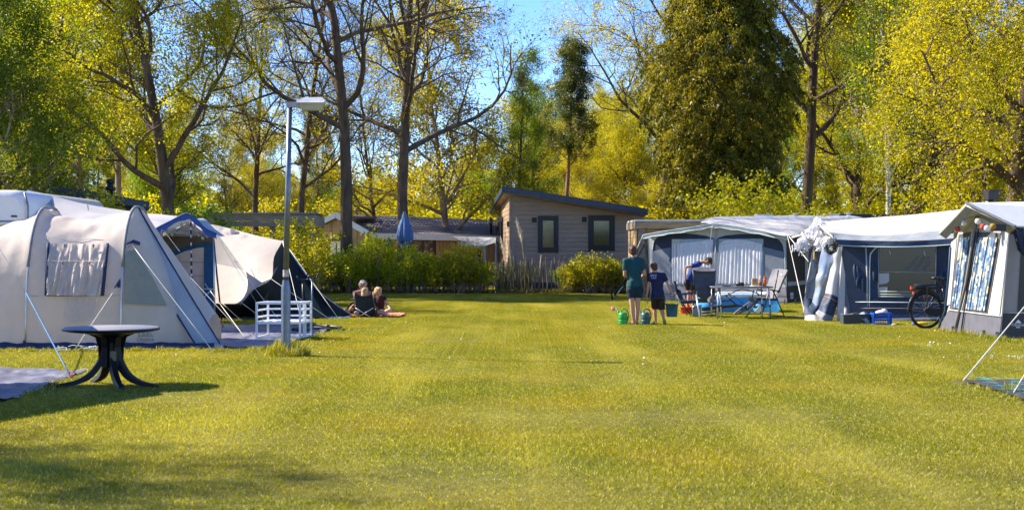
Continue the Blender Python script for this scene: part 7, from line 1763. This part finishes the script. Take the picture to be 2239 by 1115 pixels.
# ---------------------------------------------------------------- people
def voxmesh(mb, m, voxel=.009, smooth=6, name="body"):
    """one continuous skin from overlapping closed shapes"""
    me = mb.mesh(name); o = bpy.data.objects.new(name, me); COL.objects.link(o)
    r = o.modifiers.new("r", 'REMESH'); r.mode = 'VOXEL'; r.voxel_size = voxel; r.use_smooth_shade = True
    s = o.modifiers.new("s", 'SMOOTH'); s.factor = .5; s.iterations = smooth
    out = baked(o); bpy.data.objects.remove(o); bpy.data.meshes.remove(me); out.name = name; out.materials.clear(); out.materials.append(m); return out
def frustum(mb, p, q, a0, b0, a1, b1, side, n=18):
    """closed flat-ended elliptical cone; side gives the wide axis"""
    p, q = Vector(p), Vector(q); d = (q - p).normalized(); s = Vector(side); s = (s - d * s.dot(d)).normalized(); t = d.cross(s)
    vs = [c + s * a * math.cos(2 * math.pi * k / n) + t * b * math.sin(2 * math.pi * k / n) for c, a, b in ((p, a0, b0), (q, a1, b1)) for k in range(n)]
    mb.add(vs, [tuple(range(n))[::-1], tuple(range(n, 2 * n))] + [(k, (k + 1) % n, n + (k + 1) % n, n + k) for k in range(n)]); return mb
def hand(mb, w, d, palm_n, k, side, curl=.5):
    """palm, four unequal bent fingers and a thumb leaving the side of the palm"""
    d = Vector(d).normalized(); pn = Vector(palm_n); pn = (pn - d * pn.dot(d)).normalized(); s = d.cross(pn) * side
    w = Vector(w); pc = w + d * .045 * k
    frustum(mb, w, w + d * .085 * k, .026 * k, .017 * k, .038 * k, .014 * k, s); mb.ell(pc, (.03 * k, .03 * k, .03 * k), 8, 6)
    for i, (o, L) in enumerate(((-.028, .068), (-.010, .078), (.009, .073), (.027, .058))):
        b = w + (d * .08 + s * o) * k; a1 = (d + pn * curl * .6).normalized(); a2 = (d + pn * curl * 1.7).normalized(); m1 = b + a1 * L * .5 * k; m2 = m1 + a2 * L * .5 * k
        mb.cap(b, m1, .0085 * k, .008 * k, 8); mb.cap(m1, m2, .008 * k, .0065 * k, 8)
    b = w + (d * .025 - s * .022) * k; m1 = b + (d * .6 - s * .65 + pn * .35).normalized() * .035 * k; m2 = m1 + (d * .9 - s * .1 + pn * .5).normalized() * .028 * k
    mb.cap(b, m1, .012 * k, .010 * k, 8); mb.cap(m1, m2, .010 * k, .008 * k, 8)
M_skin = mat("skin_fair", (.52, .29, .20), rough=.55, var=.06, scale=12); M_skin2 = mat("skin_warm", (.50, .25, .155), rough=.55, var=.06, scale=12)
M_eye = mat("eye_dark", (.03, .02, .015), rough=.2); M_lip = mat("lips", (.40, .14, .10), rough=.5); M_eyew = mat("eye_white", (.7, .68, .65), rough=.3)
def person(label, J, k, skin, hairm, shirt, shorts, hair='short', sleeve=.55, hem=.0, shorts_len=.85, voxel=.010, shoe=None, tight=False, barefoot=True, hk=1.16):
    """J: joint positions in the world; k: body scale (1 = adult 1.75 m)"""
    o = thing('person', label, 'person', Vector((J['pel'].x, J['pel'].y, 0)))
    V_ = {a: Vector(b) for a, b in J.items() if not isinstance(b, (int, float))}
    pel, chest, neck, head = V_['pel'], V_['chest'], V_['neck'], V_['head']; fd = V_['face'].normalized()
    side = (V_['shR'] - V_['shL']).normalized(); hs = (V_['hipR'] - V_['hipL']).normalized()
    up = (head - neck).normalized(); fd = (fd - up * fd.dot(up)).normalized() if abs(fd.dot(up)) < .95 else fd; hx = fd.cross(up).normalized()
    k0 = k; b = MB()
    def torso(mb, g=0., zlo=None):
        frustum(mb, pel - (chest - pel).normalized() * .06 * k, pel.lerp(chest, .45), (.165 + g) * k, (.115 + g) * k, (.135 + g) * k, (.10 + g) * k, hs)
        frustum(mb, pel.lerp(chest, .35), chest, (.135 + g) * k, (.10 + g) * k, (.165 + g) * k, (.115 + g) * k, side)
        frustum(mb, chest - (neck - chest).normalized() * .03 * k, chest.lerp(neck, .8), (.165 + g) * k, (.115 + g) * k, (.10 + g) * k, (.07 + g) * k, side)
        for s in ('L', 'R'):
            mb.cap(V_['sh' + s], chest.lerp(neck, .75), (.058 + g) * k, (.055 + g) * k); mb.cap(V_['sh' + s], chest, (.055 + g) * k, (.09 + g) * k)
    torso(b)
    b.cap(V_['hipL'], V_['hipR'], .10 * k, .10 * k); b.cap(chest.lerp(neck, .5), neck, .062 * k, .055 * k); b.cap(neck, head - up * .05 * k, .052 * k, .052 * k)
    kb = k; k = k * hk
    HM = Matrix((hx, fd, up)).transposed()
    b.ell(head + up * .02 * k, (.075 * k, .093 * k, .098 * k), 18, 14, HM); b.ell(head - up * .045 * k + fd * .02 * k, (.055 * k, .062 * k, .062 * k), 14, 10, HM)
    b.cap(head + fd * .088 * k + up * .008 * k, head + fd * .104 * k - up * .022 * k, .008 * k, .013 * k, 8)
    for s in (-1, 1):
        b.ell(head + hx * .077 * k * s - fd * .008 * k, (.010 * k, .020 * k, .03 * k), 8, 6, HM)
    k = kb
    for s in ('L', 'R'):
        sg = 1 if s == 'R' else -1
        sh, el, wr = V_['sh' + s], V_['el' + s], V_['wr' + s]
        b.cap(sh, el, .048 * k, .037 * k); b.cap(el, el.lerp(wr, .35), .037 * k, .038 * k); b.cap(el.lerp(wr, .35), wr, .038 * k, .025 * k)
        hand(b, wr, V_['hd' + s], V_.get('pn' + s, Vector((0, 1, 0))), k, sg, curl=J.get('curl' + s, .5))
        hp, kn, an, to = V_['hip' + s], V_['kn' + s], V_['an' + s], V_['to' + s]
        b.cap(hp, kn, .085 * k, .053 * k); b.cap(kn, kn.lerp(an, .3), .052 * k, .056 * k); b.cap(kn.lerp(an, .3), an, .056 * k, .033 * k)
        td = (to - an); heel = an - td.normalized() * .03 * k + (an - kn).normalized() * .03 * k
        b.cap(heel, an.lerp(to, .4), .034 * k, .034 * k); b.cap(an.lerp(to, .3), to, .034 * k, .028 * k)
        ts = td.cross(an - kn).normalized()
        for q in range(5): b.cap(to + ts * (q - 2) * .014 * k * sg, to + ts * (q - 2) * .016 * k * sg + td.normalized() * (.035 - .005 * q) * k, .013 * k if q == 0 else .010 * k, .008 * k, 6)
    part("body", voxmesh(b, skin, voxel), None, o); bpy.context.view_layer.update()
    o.children[-1].data.transform(Matrix.Translation(-Vector(o.location)))
    def add(nm, mb, m, vx=voxel, sm=4, lab=None):
        me = voxmesh(mb, m, vx, sm, nm); me.transform(Matrix.Translation(-Vector(o.location))); return part(nm, me, None, o, lab)
    # shirt
    s_ = MB(); g = .014 if not tight else .008; torso(s_, g)
    dn = (pel - chest).normalized(); hemp = pel + dn * hem * k
    frustum(s_, pel.lerp(chest, .4), hemp, (.15 + g) * k, (.115 + g) * k, (.185 + g) * k, (.135 + g) * k, hs)
    for s in ('L', 'R'):
        sh, el = V_['sh' + s], V_['el' + s]; e = sh.lerp(el, sleeve)
        frustum(s_, sh, e, (.062 + g * .4) * k, (.062 + g * .4) * k, (.062 + g) * k, (.058 + g) * k, (0.3, 1, .1)); s_.ell(sh, (.064 + g * .5) * k, 12, 8)
    s2_ = add("shirt", s_, shirt)
    for v in s2_.data.vertices:      # folds in the cloth
        p = Vector(v.co); q = noise.noise(p * 7) * .7 + noise.noise(Vector((p.x * 16, p.y * 16, p.z * 6))) * .45; v.co = p + v.normal * .014 * k * q
    # shorts
    t_ = MB(); g2 = .014 if not tight else .006
    frustum(t_, pel + (chest - pel).normalized() * .05 * k, pel - (chest - pel).normalized() * .07 * k, (.155 + g2) * k, (.11 + g2) * k, (.18 + g2) * k, (.135 + g2) * k, hs)
    t_.cap(V_['hipL'], V_['hipR'], (.108 + g2) * k, (.108 + g2) * k)
    for s in ('L', 'R'):
        hp, kn = V_['hip' + s], V_['kn' + s]; e = hp.lerp(kn, shorts_len); flare = .09 if not tight else .065
        frustum(t_, hp, e, (.098 + g2) * k, (.098 + g2) * k, flare * k, flare * k, (1, .2, 0)); t_.ell(hp, (.108 + g2) * k, 12, 8)
    add("shorts", t_, shorts)
    k = k * hk
    # hair
    h_ = MB()
    h_.ell(head + up * .028 * k - fd * .014 * k, (.083 * k, .095 * k, .096 * k), 18, 12, HM)
    h_.ell(head + up * .07 * k + fd * .03 * k, (.068 * k, .06 * k, .045 * k), 14, 8, HM); h_.ell(head - up * .02 * k - fd * .045 * k, (.07 * k, .052 * k, .07 * k), 14, 8, HM)
    if hair == 'long':
        h_.ell(head - up * .07 * k - fd * .05 * k, (.088 * k, .055 * k, .12 * k), 14, 10, HM); h_.ell(head - up * .02 * k - fd * .02 * k, (.092 * k, .075 * k, .10 * k), 14, 10, HM)
    if hair == 'bun': h_.ell(head - fd * .10 * k - up * .03 * k, (.05 * k, .05 * k, .06 * k), 10, 8, HM)
    hh = add("hair", h_, hairm, voxel * .8, 2)
    for v in hh.data.vertices: p = Vector(v.co); v.co = p + v.normal * .007 * k * (noise.noise(p * 60) + .6 * noise.noise(p * 25))
    for s in (-1, 1):
        e = head + fd * .083 * k + hx * .030 * k * s + up * .012 * k
        part("eye", MB().ell(e, (.012 * k, .008 * k, .008 * k), 8, 6, HM), M_eye, o)
    part("mouth", MB().ell(head + fd * .080 * k - up * .052 * k, (.022 * k, .008 * k, .006 * k), 8, 6, HM), M_lip, o)
    k = k / hk
    for s in ('L', 'R'):
        if shoe and s in shoe: 
            an, to = V_['an' + s], V_['to' + s]; td = (to - an).normalized(); q = MB(); dnn = (an - V_['kn' + s]).normalized()
            q.cap(an + dnn * .03 * k - td * .03 * k, to + dnn * .0 + td * .02 * k, .045 * k, .042 * k); add("shoe", q, mat("shoe_olive", (.20, .19, .09), rough=.6))
            part("sole", MB().slab([an + dnn * .075 * k - td * .07 * k + side * w * .04 * k for w in (-1, 1)] + [to + dnn * .045 * k + td * .06 * k + side * w * .04 * k for w in (1, -1)], dnn * .012), mat("sole_yellow", (.40, .37, .12), rough=.7), o)
    return o
def v(*a): return Vector(a)
M_teal_s = mat("shirt_teal", (.004, .058, .068), rough=.8, var=.12, scale=8); M_navy_s = mat("shirt_navy", (.010, .014, .055), rough=.8, var=.15, scale=8)
M_blue_s = mat("shirt_blue", (.010, .034, .17), rough=.8, var=.12, scale=8); M_maroon = mat("shirt_maroon", (.045, .008, .008), rough=.8, var=.15, scale=8)
M_teal_d = mat("shorts_teal_dark", (.005, .022, .035), rough=.8, var=.2, scale=10); M_wet = mat("wetsuit_black", (.005, .005, .010), rough=.5, var=.15)
H_brown = mat("hair_brown", (.06, .028, .012), rough=.6, var=.3, scale=40); H_dark = mat("hair_dark_brown", (.05, .028, .015), rough=.6, var=.3, scale=40)
H_blond = mat("hair_blond", (.52, .34, .15), rough=.6, var=.25, scale=30); H_grey = mat("hair_grey", (.30, .27, .25), rough=.7, var=.3, scale=40)

def boy_teal():
    D = Dg(710); x = X(1386, D); k = .90; e = lambda px, py, d=0: W(px, py, D + d)
    J = dict(pel=e(1388, 629, .02), chest=e(1386, 585, .02), neck=e(1384.5, 561, .04), head=e(1383.5, 550.5, .07), face=v(-.1, .8, -.6), shL=e(1367.5, 571), shR=e(1404, 571, .02),
             elL=e(1365.5, 602, .02), elR=e(1409.5, 600, .04), wrL=e(1374, 606, .28), wrR=e(1403, 604, .28), hdL=v(.5, .8, .1), hdR=v(-.5, .8, .1), pnL=v(.6, 0, .6), pnR=v(-.6, 0, .6),
             hipL=e(1380, 634), hipR=e(1396, 634), knL=e(1382, 668, -.03), knR=e(1394.5, 667, .0), anL=e(1386, 704, .02), anR=e(1392.5, 702, .12), toL=e(1379, 710, -.02) + v(-.03, .0, .02), toR=e(1394, 706, .30))
    J['toL'] = J['anL'] + v(-.10, .07, -.045); J['toR'] = J['anR'] + v(.02, .13, -.05)
    person("boy in a teal shirt and shorts standing with his back to us and head bent", J, k, M_skin, H_brown, M_teal_s, M_teal_d, hem=-.02, shorts_len=.52, sleeve=.62)
boy_teal()
def boy_navy():
    D = Dg(710) + .0; k = .76; e = lambda px, py, d=0: W(px, py, D + d)
    J = dict(pel=e(1438, 647, .02), chest=e(1437, 613, .0), neck=e(1432.5, 595, .03), head=e(1430, 585, .06), face=v(-.3, .85, -.5), shL=e(1422, 602), shR=e(1451, 602, .0),
             elL=e(1416.5, 630, .02), elR=e(1463, 627, .0), wrL=e(1414, 652, .06), wrR=e(1470, 641, .0), hdL=v(.05, .1, -1), hdR=v(.15, .1, -1), pnL=v(.6, .4, 0), pnR=v(-.7, .3, 0),
             hipL=e(1432, 651), hipR=e(1445, 651), knL=e(1431.5, 676, .04), knR=e(1447, 678, .02), anL=e(1433.5, 704, .05), anR=e(1452, 700, -.12), toL=e(1430, 708, .0), toR=e(1452, 708, .0))
    J['toL'] = J['anL'] + v(-.06, .10, -.04); J['toR'] = J['anR'] + v(.01, .09, -.09); J['curlR'] = 1.3
    o = person("boy in a navy shirt walking away from us carrying a bucket in his right hand", J, k, M_skin2, H_brown, M_navy_s, M_wet, hem=.03, shorts_len=.95, sleeve=.50, shoe='R', tight=False)
    tm = text_mesh("BIZZ", .062, mat("shirt_print", (.45, .55, .65), rough=.7)); t = bpy.data.objects.new("lettering", tm); COL.objects.link(t); t.parent = o
    t.location = e(1429, 602.5, -.155) - Vector(o.location); t.rotation_euler = (R(82), 0, R(-4))
    tm = text_mesh("KIDZ", .045, mat("shirt_print", (.45, .55, .65))); t = bpy.data.objects.new("lettering", tm); COL.objects.link(t); t.parent = o
    t.location = e(1430, 608, -.165) - Vector(o.location); t.rotation_euler = (R(86), 0, R(-4))
boy_navy()
def boy_bending():
    D = Dg(684) - .4; k = .82; e = lambda px, py, d=0: W(px, py, D + d)
    J = dict(pel=e(1507, 615, .0), chest=e(1518, 584, .02), neck=e(1534, 573, .0), head=e(1543.5, 574, .0), face=v(.55, -.15, -.85), shL=e(1521, 577, .16), shR=e(1522, 580, -.16),
             elL=e(1530, 604, .18), elR=e(1499.5, 584, -.18), wrL=e(1538, 620, .2), wrR=e(1498, 607, -.16), hdL=v(.3, 0, -1), hdR=v(0, .1, -1), pnL=v(-.7, .3, 0), pnR=v(.8, .2, 0),
             hipL=e(1510, 618, .09), hipR=e(1504, 618, -.09), knL=e(1517, 648, .12), knR=e(1507, 646, -.08), anL=e(1515, 678, .16), anR=e(1502, 680, -.02), toL=e(1522, 684, .14), toR=e(1509, 684, -.06))
    J['head'] = J['neck'] + v(.15, -.01, .02); J['toL'] = J['anL'] + v(.13, 0, -.045); J['toR'] = J['anR'] + v(.13, -.02, -.045)
    for q in ('anL', 'anR', 'toL', 'toR'): pass
    person("boy in a blue shirt bending forward behind the reclining chair", J, k, M_skin2, H_dark, M_blue_s, M_wet, hem=-.0, shorts_len=.55, sleeve=.45)
boy_bending()
def girl_sitting():
    D = Dg(693) + .35; k = .84; e = lambda px, py, d=0: W(px, py, D + d)
    J = dict(pel=e(826, 682, .1), chest=e(829, 659, .05), neck=e(827, 648.5, .03), head=e(826.5, 640.5, .0), face=v(.75, -.55, -.15), shL=e(839, 652, .02), shR=e(818, 653, .05),
             elL=e(846, 665, -.02), elR=e(815, 671, -.05), wrL=e(853, 674, -.16), wrR=e(829, 678, -.22), hdL=v(.3, -.3, -.5), hdR=v(.9, -.2, 0), pnL=v(0, 0, -1), pnR=v(0, 0, -1),
             hipL=e(834, 684, .05), hipR=e(822, 684, .05), knL=e(853, 678, -.18), knR=e(819, 681, -.30), anL=e(832, 688, -.22), anR=e(846, 687, -.30), toL=e(825, 690, -.25), toR=e(855, 689, -.32))
    J['shL'], J['shR'] = e(839, 652.5, .0), e(817, 653, .06); J['hipL'], J['hipR'] = e(834, 684, .05), e(820, 684, .08)
    J['neck'] = e(828, 650, .03); J['head'] = J['neck'] + v(-.005, -.015, .125)
    # her own right side is on the left of the picture: swap the roles so sides agree
    for a in ('sh', 'el', 'wr', 'hd', 'pn', 'hip', 'kn', 'an', 'to'): J[a + 'L'], J[a + 'R'] = J[a + 'L'], J[a + 'R']
    person("blond girl in a maroon shirt sitting cross legged on the blanket looking right", J, k, M_skin, H_blond, M_maroon, mat("shorts_rose", (.35, .16, .12), rough=.8), hair='bun', hem=-.06, shorts_len=.4, sleeve=.40)
girl_sitting()
def child_in_chair():
    D = Dg(694) + .28; k = .72; e = lambda px, py, d=0: W(px, py, D + d)
    J = dict(pel=e(797, 678, .1), chest=e(797, 660, .05), neck=e(798, 649, .0), head=e(798, 640, -.02), face=v(.55, .75, -.1), shL=e(786, 654, .02), shR=e(809, 654, .02), elL=e(779, 668, .08), elR=e(816, 668, .08),
             wrL=e(776, 670, .28), wrR=e(820, 670, .28), hdL=v(-.2, 1, 0), hdR=v(.2, 1, 0), pnL=v(0, 0, -1), pnR=v(0, 0, -1), hipL=e(791, 678, .1), hipR=e(803, 678, .1), knL=e(790, 676, .5), knR=e(806, 676, .5),
             anL=e(789, 690, .62), anR=e(806, 690, .62), toL=e(789, 692, .75), toR=e(806, 692, .75))
    J['head'] = J['neck'] + v(0, .01, .115)
    person("blond child seated in the dark green folding chair, only the hair showing over it", J, k, M_skin, H_blond, mat("shirt_pale", (.55, .40, .33), rough=.8), M_wet, hair='long', hem=-.03, shorts_len=.5)
child_in_chair()
def adult_ground():
    D = Dg(690) + 1.1; k = .93; e = lambda px, py, d=0: W(px, py, D + d)
    J = dict(pel=e(790, 676, .1), chest=e(791, 649, .1), neck=e(792.5, 634, .05), head=e(794, 624, .0), face=v(.35, -.35, -.7), shL=e(806, 641, .05), shR=e(776, 642, .05), elL=e(808, 662, -.1), elR=e(777, 662, -.1),
             wrL=e(800, 672, -.25), wrR=e(770, 677, -.30), hdL=v(-.5, -.6, -.1), hdR=v(-.9, -.4, 0), pnL=v(0, 0, -1), pnR=v(0, 0, -1), hipL=e(797, 678, .05), hipR=e(783, 678, .05), knL=e(806, 672, -.35), knR=e(775, 668, -.45),
             anL=e(786, 683, -.55), anR=e(762, 681, -.55), toL=e(778, 686, -.6), toR=e(754, 677, -.6))
    person("grey haired adult sitting on the blanket behind the green folding chair", J, k, M_skin2, H_grey, mat("shirt_rust", (.40, .16, .12), rough=.8), mat("shorts_dark", (.03, .03, .035)), hair='bun', hem=-.05, shorts_len=.5, sleeve=.3)
    c = e(764, 680, -.3); w = thing('bag', "dark bag with a curved handle beside the seated adult's legs", 'bag', c); part("handle", MB().tube(curve([e(760, 680, -.3), e(762, 668, -.3), e(770, 662, -.3), e(774, 664, -.3)], 10), .018, 6), M_blk, w)
    part("pouch", MB().ell(e(769, 684, -.1), (.09, .08, .10), 12, 8), M_blk, w)
adult_ground()
# ---------------------------------------------------------------- lawn and small growth
grow_lawn()
rg = random.Random(21)
sp = []
lp_ = G(625, 778)
for i in range(120): a = rg.uniform(0, 6.28); q = rg.uniform(.05, .36); sp.append((lp_.x + math.cos(a) * q, lp_.y + math.sin(a) * q * .8, 0, rg.uniform(.4, 2.0) * (1.25 - 2.2 * q)))
def along(a, b, n, s0, s1, w=.12):
    for i in range(n):
        t = (i + rg.random()) / n; p = a.lerp(b, t); sp.append((p.x + rg.gauss(0, w), p.y + rg.gauss(0, w), 0, rg.uniform(s0, s1)))
along(G(-20, 768), G(500, 768), 120, .25, .6, .05); along(G(500, 768), G(600, 766), 20, .3, .6); along(G(600, 764), G(760, 718), 50, .3, .7, .1)
along(G(2055, 726), G(2239, 752), 60, .45, 1.0, .06); along(G(1835, 712), G(2060, 708), 40, .2, .4, .05); along(G(190, 818), G(30, 880), 40, .25, .55, .05)
along(G(440, 700), G(760, 700), 50, .2, .45, .06); along(G(1420, 660), G(1720, 667), 50, .3, .7, .08); along(G(2110, 842), G(2239, 880), 22, .25, .5, .05); along(G(2200, 856), G(2212, 858), 5, .5, .9, .05)
Yf_ = Dg(641)
along(Vector((X(600, Yf_), Yf_ - .15, 0)), Vector((X(1420, Yf_), Yf_ - .15, 0)), 300, .6, 1.6, .2)
tufts("long_grass", "longer unmown grass round the lamp foot, the tent edges and the fence", sp, n=24)
def daisies():
    mb = MB(); pts = []
    for _ in range(80):
        D = rg.uniform(17, 34); pts.append((X(rg.uniform(0, 2239), D), D))
    for (x, y, n, sx, sy) in ((2045, 757, 14, .25, .25), (2215, 786, 26, .5, .12), (2010, 752, 5, .2, .1), (2180, 784, 8, .3, .06)):
        g = G(x, y); pts += [(g.x + rg.gauss(0, sx), g.y + rg.gauss(0, sy)) for _ in range(n)]
    for x, y in pts:
        if any(inside((x, y), b) for b in BARE): continue
        r = rg.uniform(.006, .009) * (1.5 if y > 15 else 1); z = rg.uniform(.035, .055); c = Vector((x, y, z)); t = Vector((rg.gauss(0, .3), rg.gauss(0, .3), 1)).normalized(); u, w = basis(t)
        mb.add([c + (u * math.cos(a) + w * math.sin(a)) * r for a in [k * math.pi / 3 for k in range(6)]], [(0, 1, 2, 3, 4, 5)])
        mb.tube([c, Vector((x, y, 0))], .0012, 3, cap=False)
    solo("daisies", mb, mat("daisy_white", (.85, .85, .82), rough=.6), label="tiny white daisies scattered in the lawn", kind="stuff")
daisies()

def unique_labels():
    """copies that still share a label are told apart by where they stand"""
    seen = {}
    for o in SC.objects:
        if o.parent is None and 'label' in o and 'viewer' not in o['label'] or False: seen.setdefault(o['label'], []).append(o)
    for lab, os_ in seen.items():
        if len(os_) < 2: continue
        os_.sort(key=lambda o: o.location.x / max(1, o.location.y)); n = len(os_)
        for i, o in enumerate(os_): o['label'] = lab + (", left of two" if i == 0 and n == 2 else ", right of two" if n == 2 else f", {('leftmost', 'second', 'third', 'fourth', 'fifth')[i]} of {n}")
unique_labels()
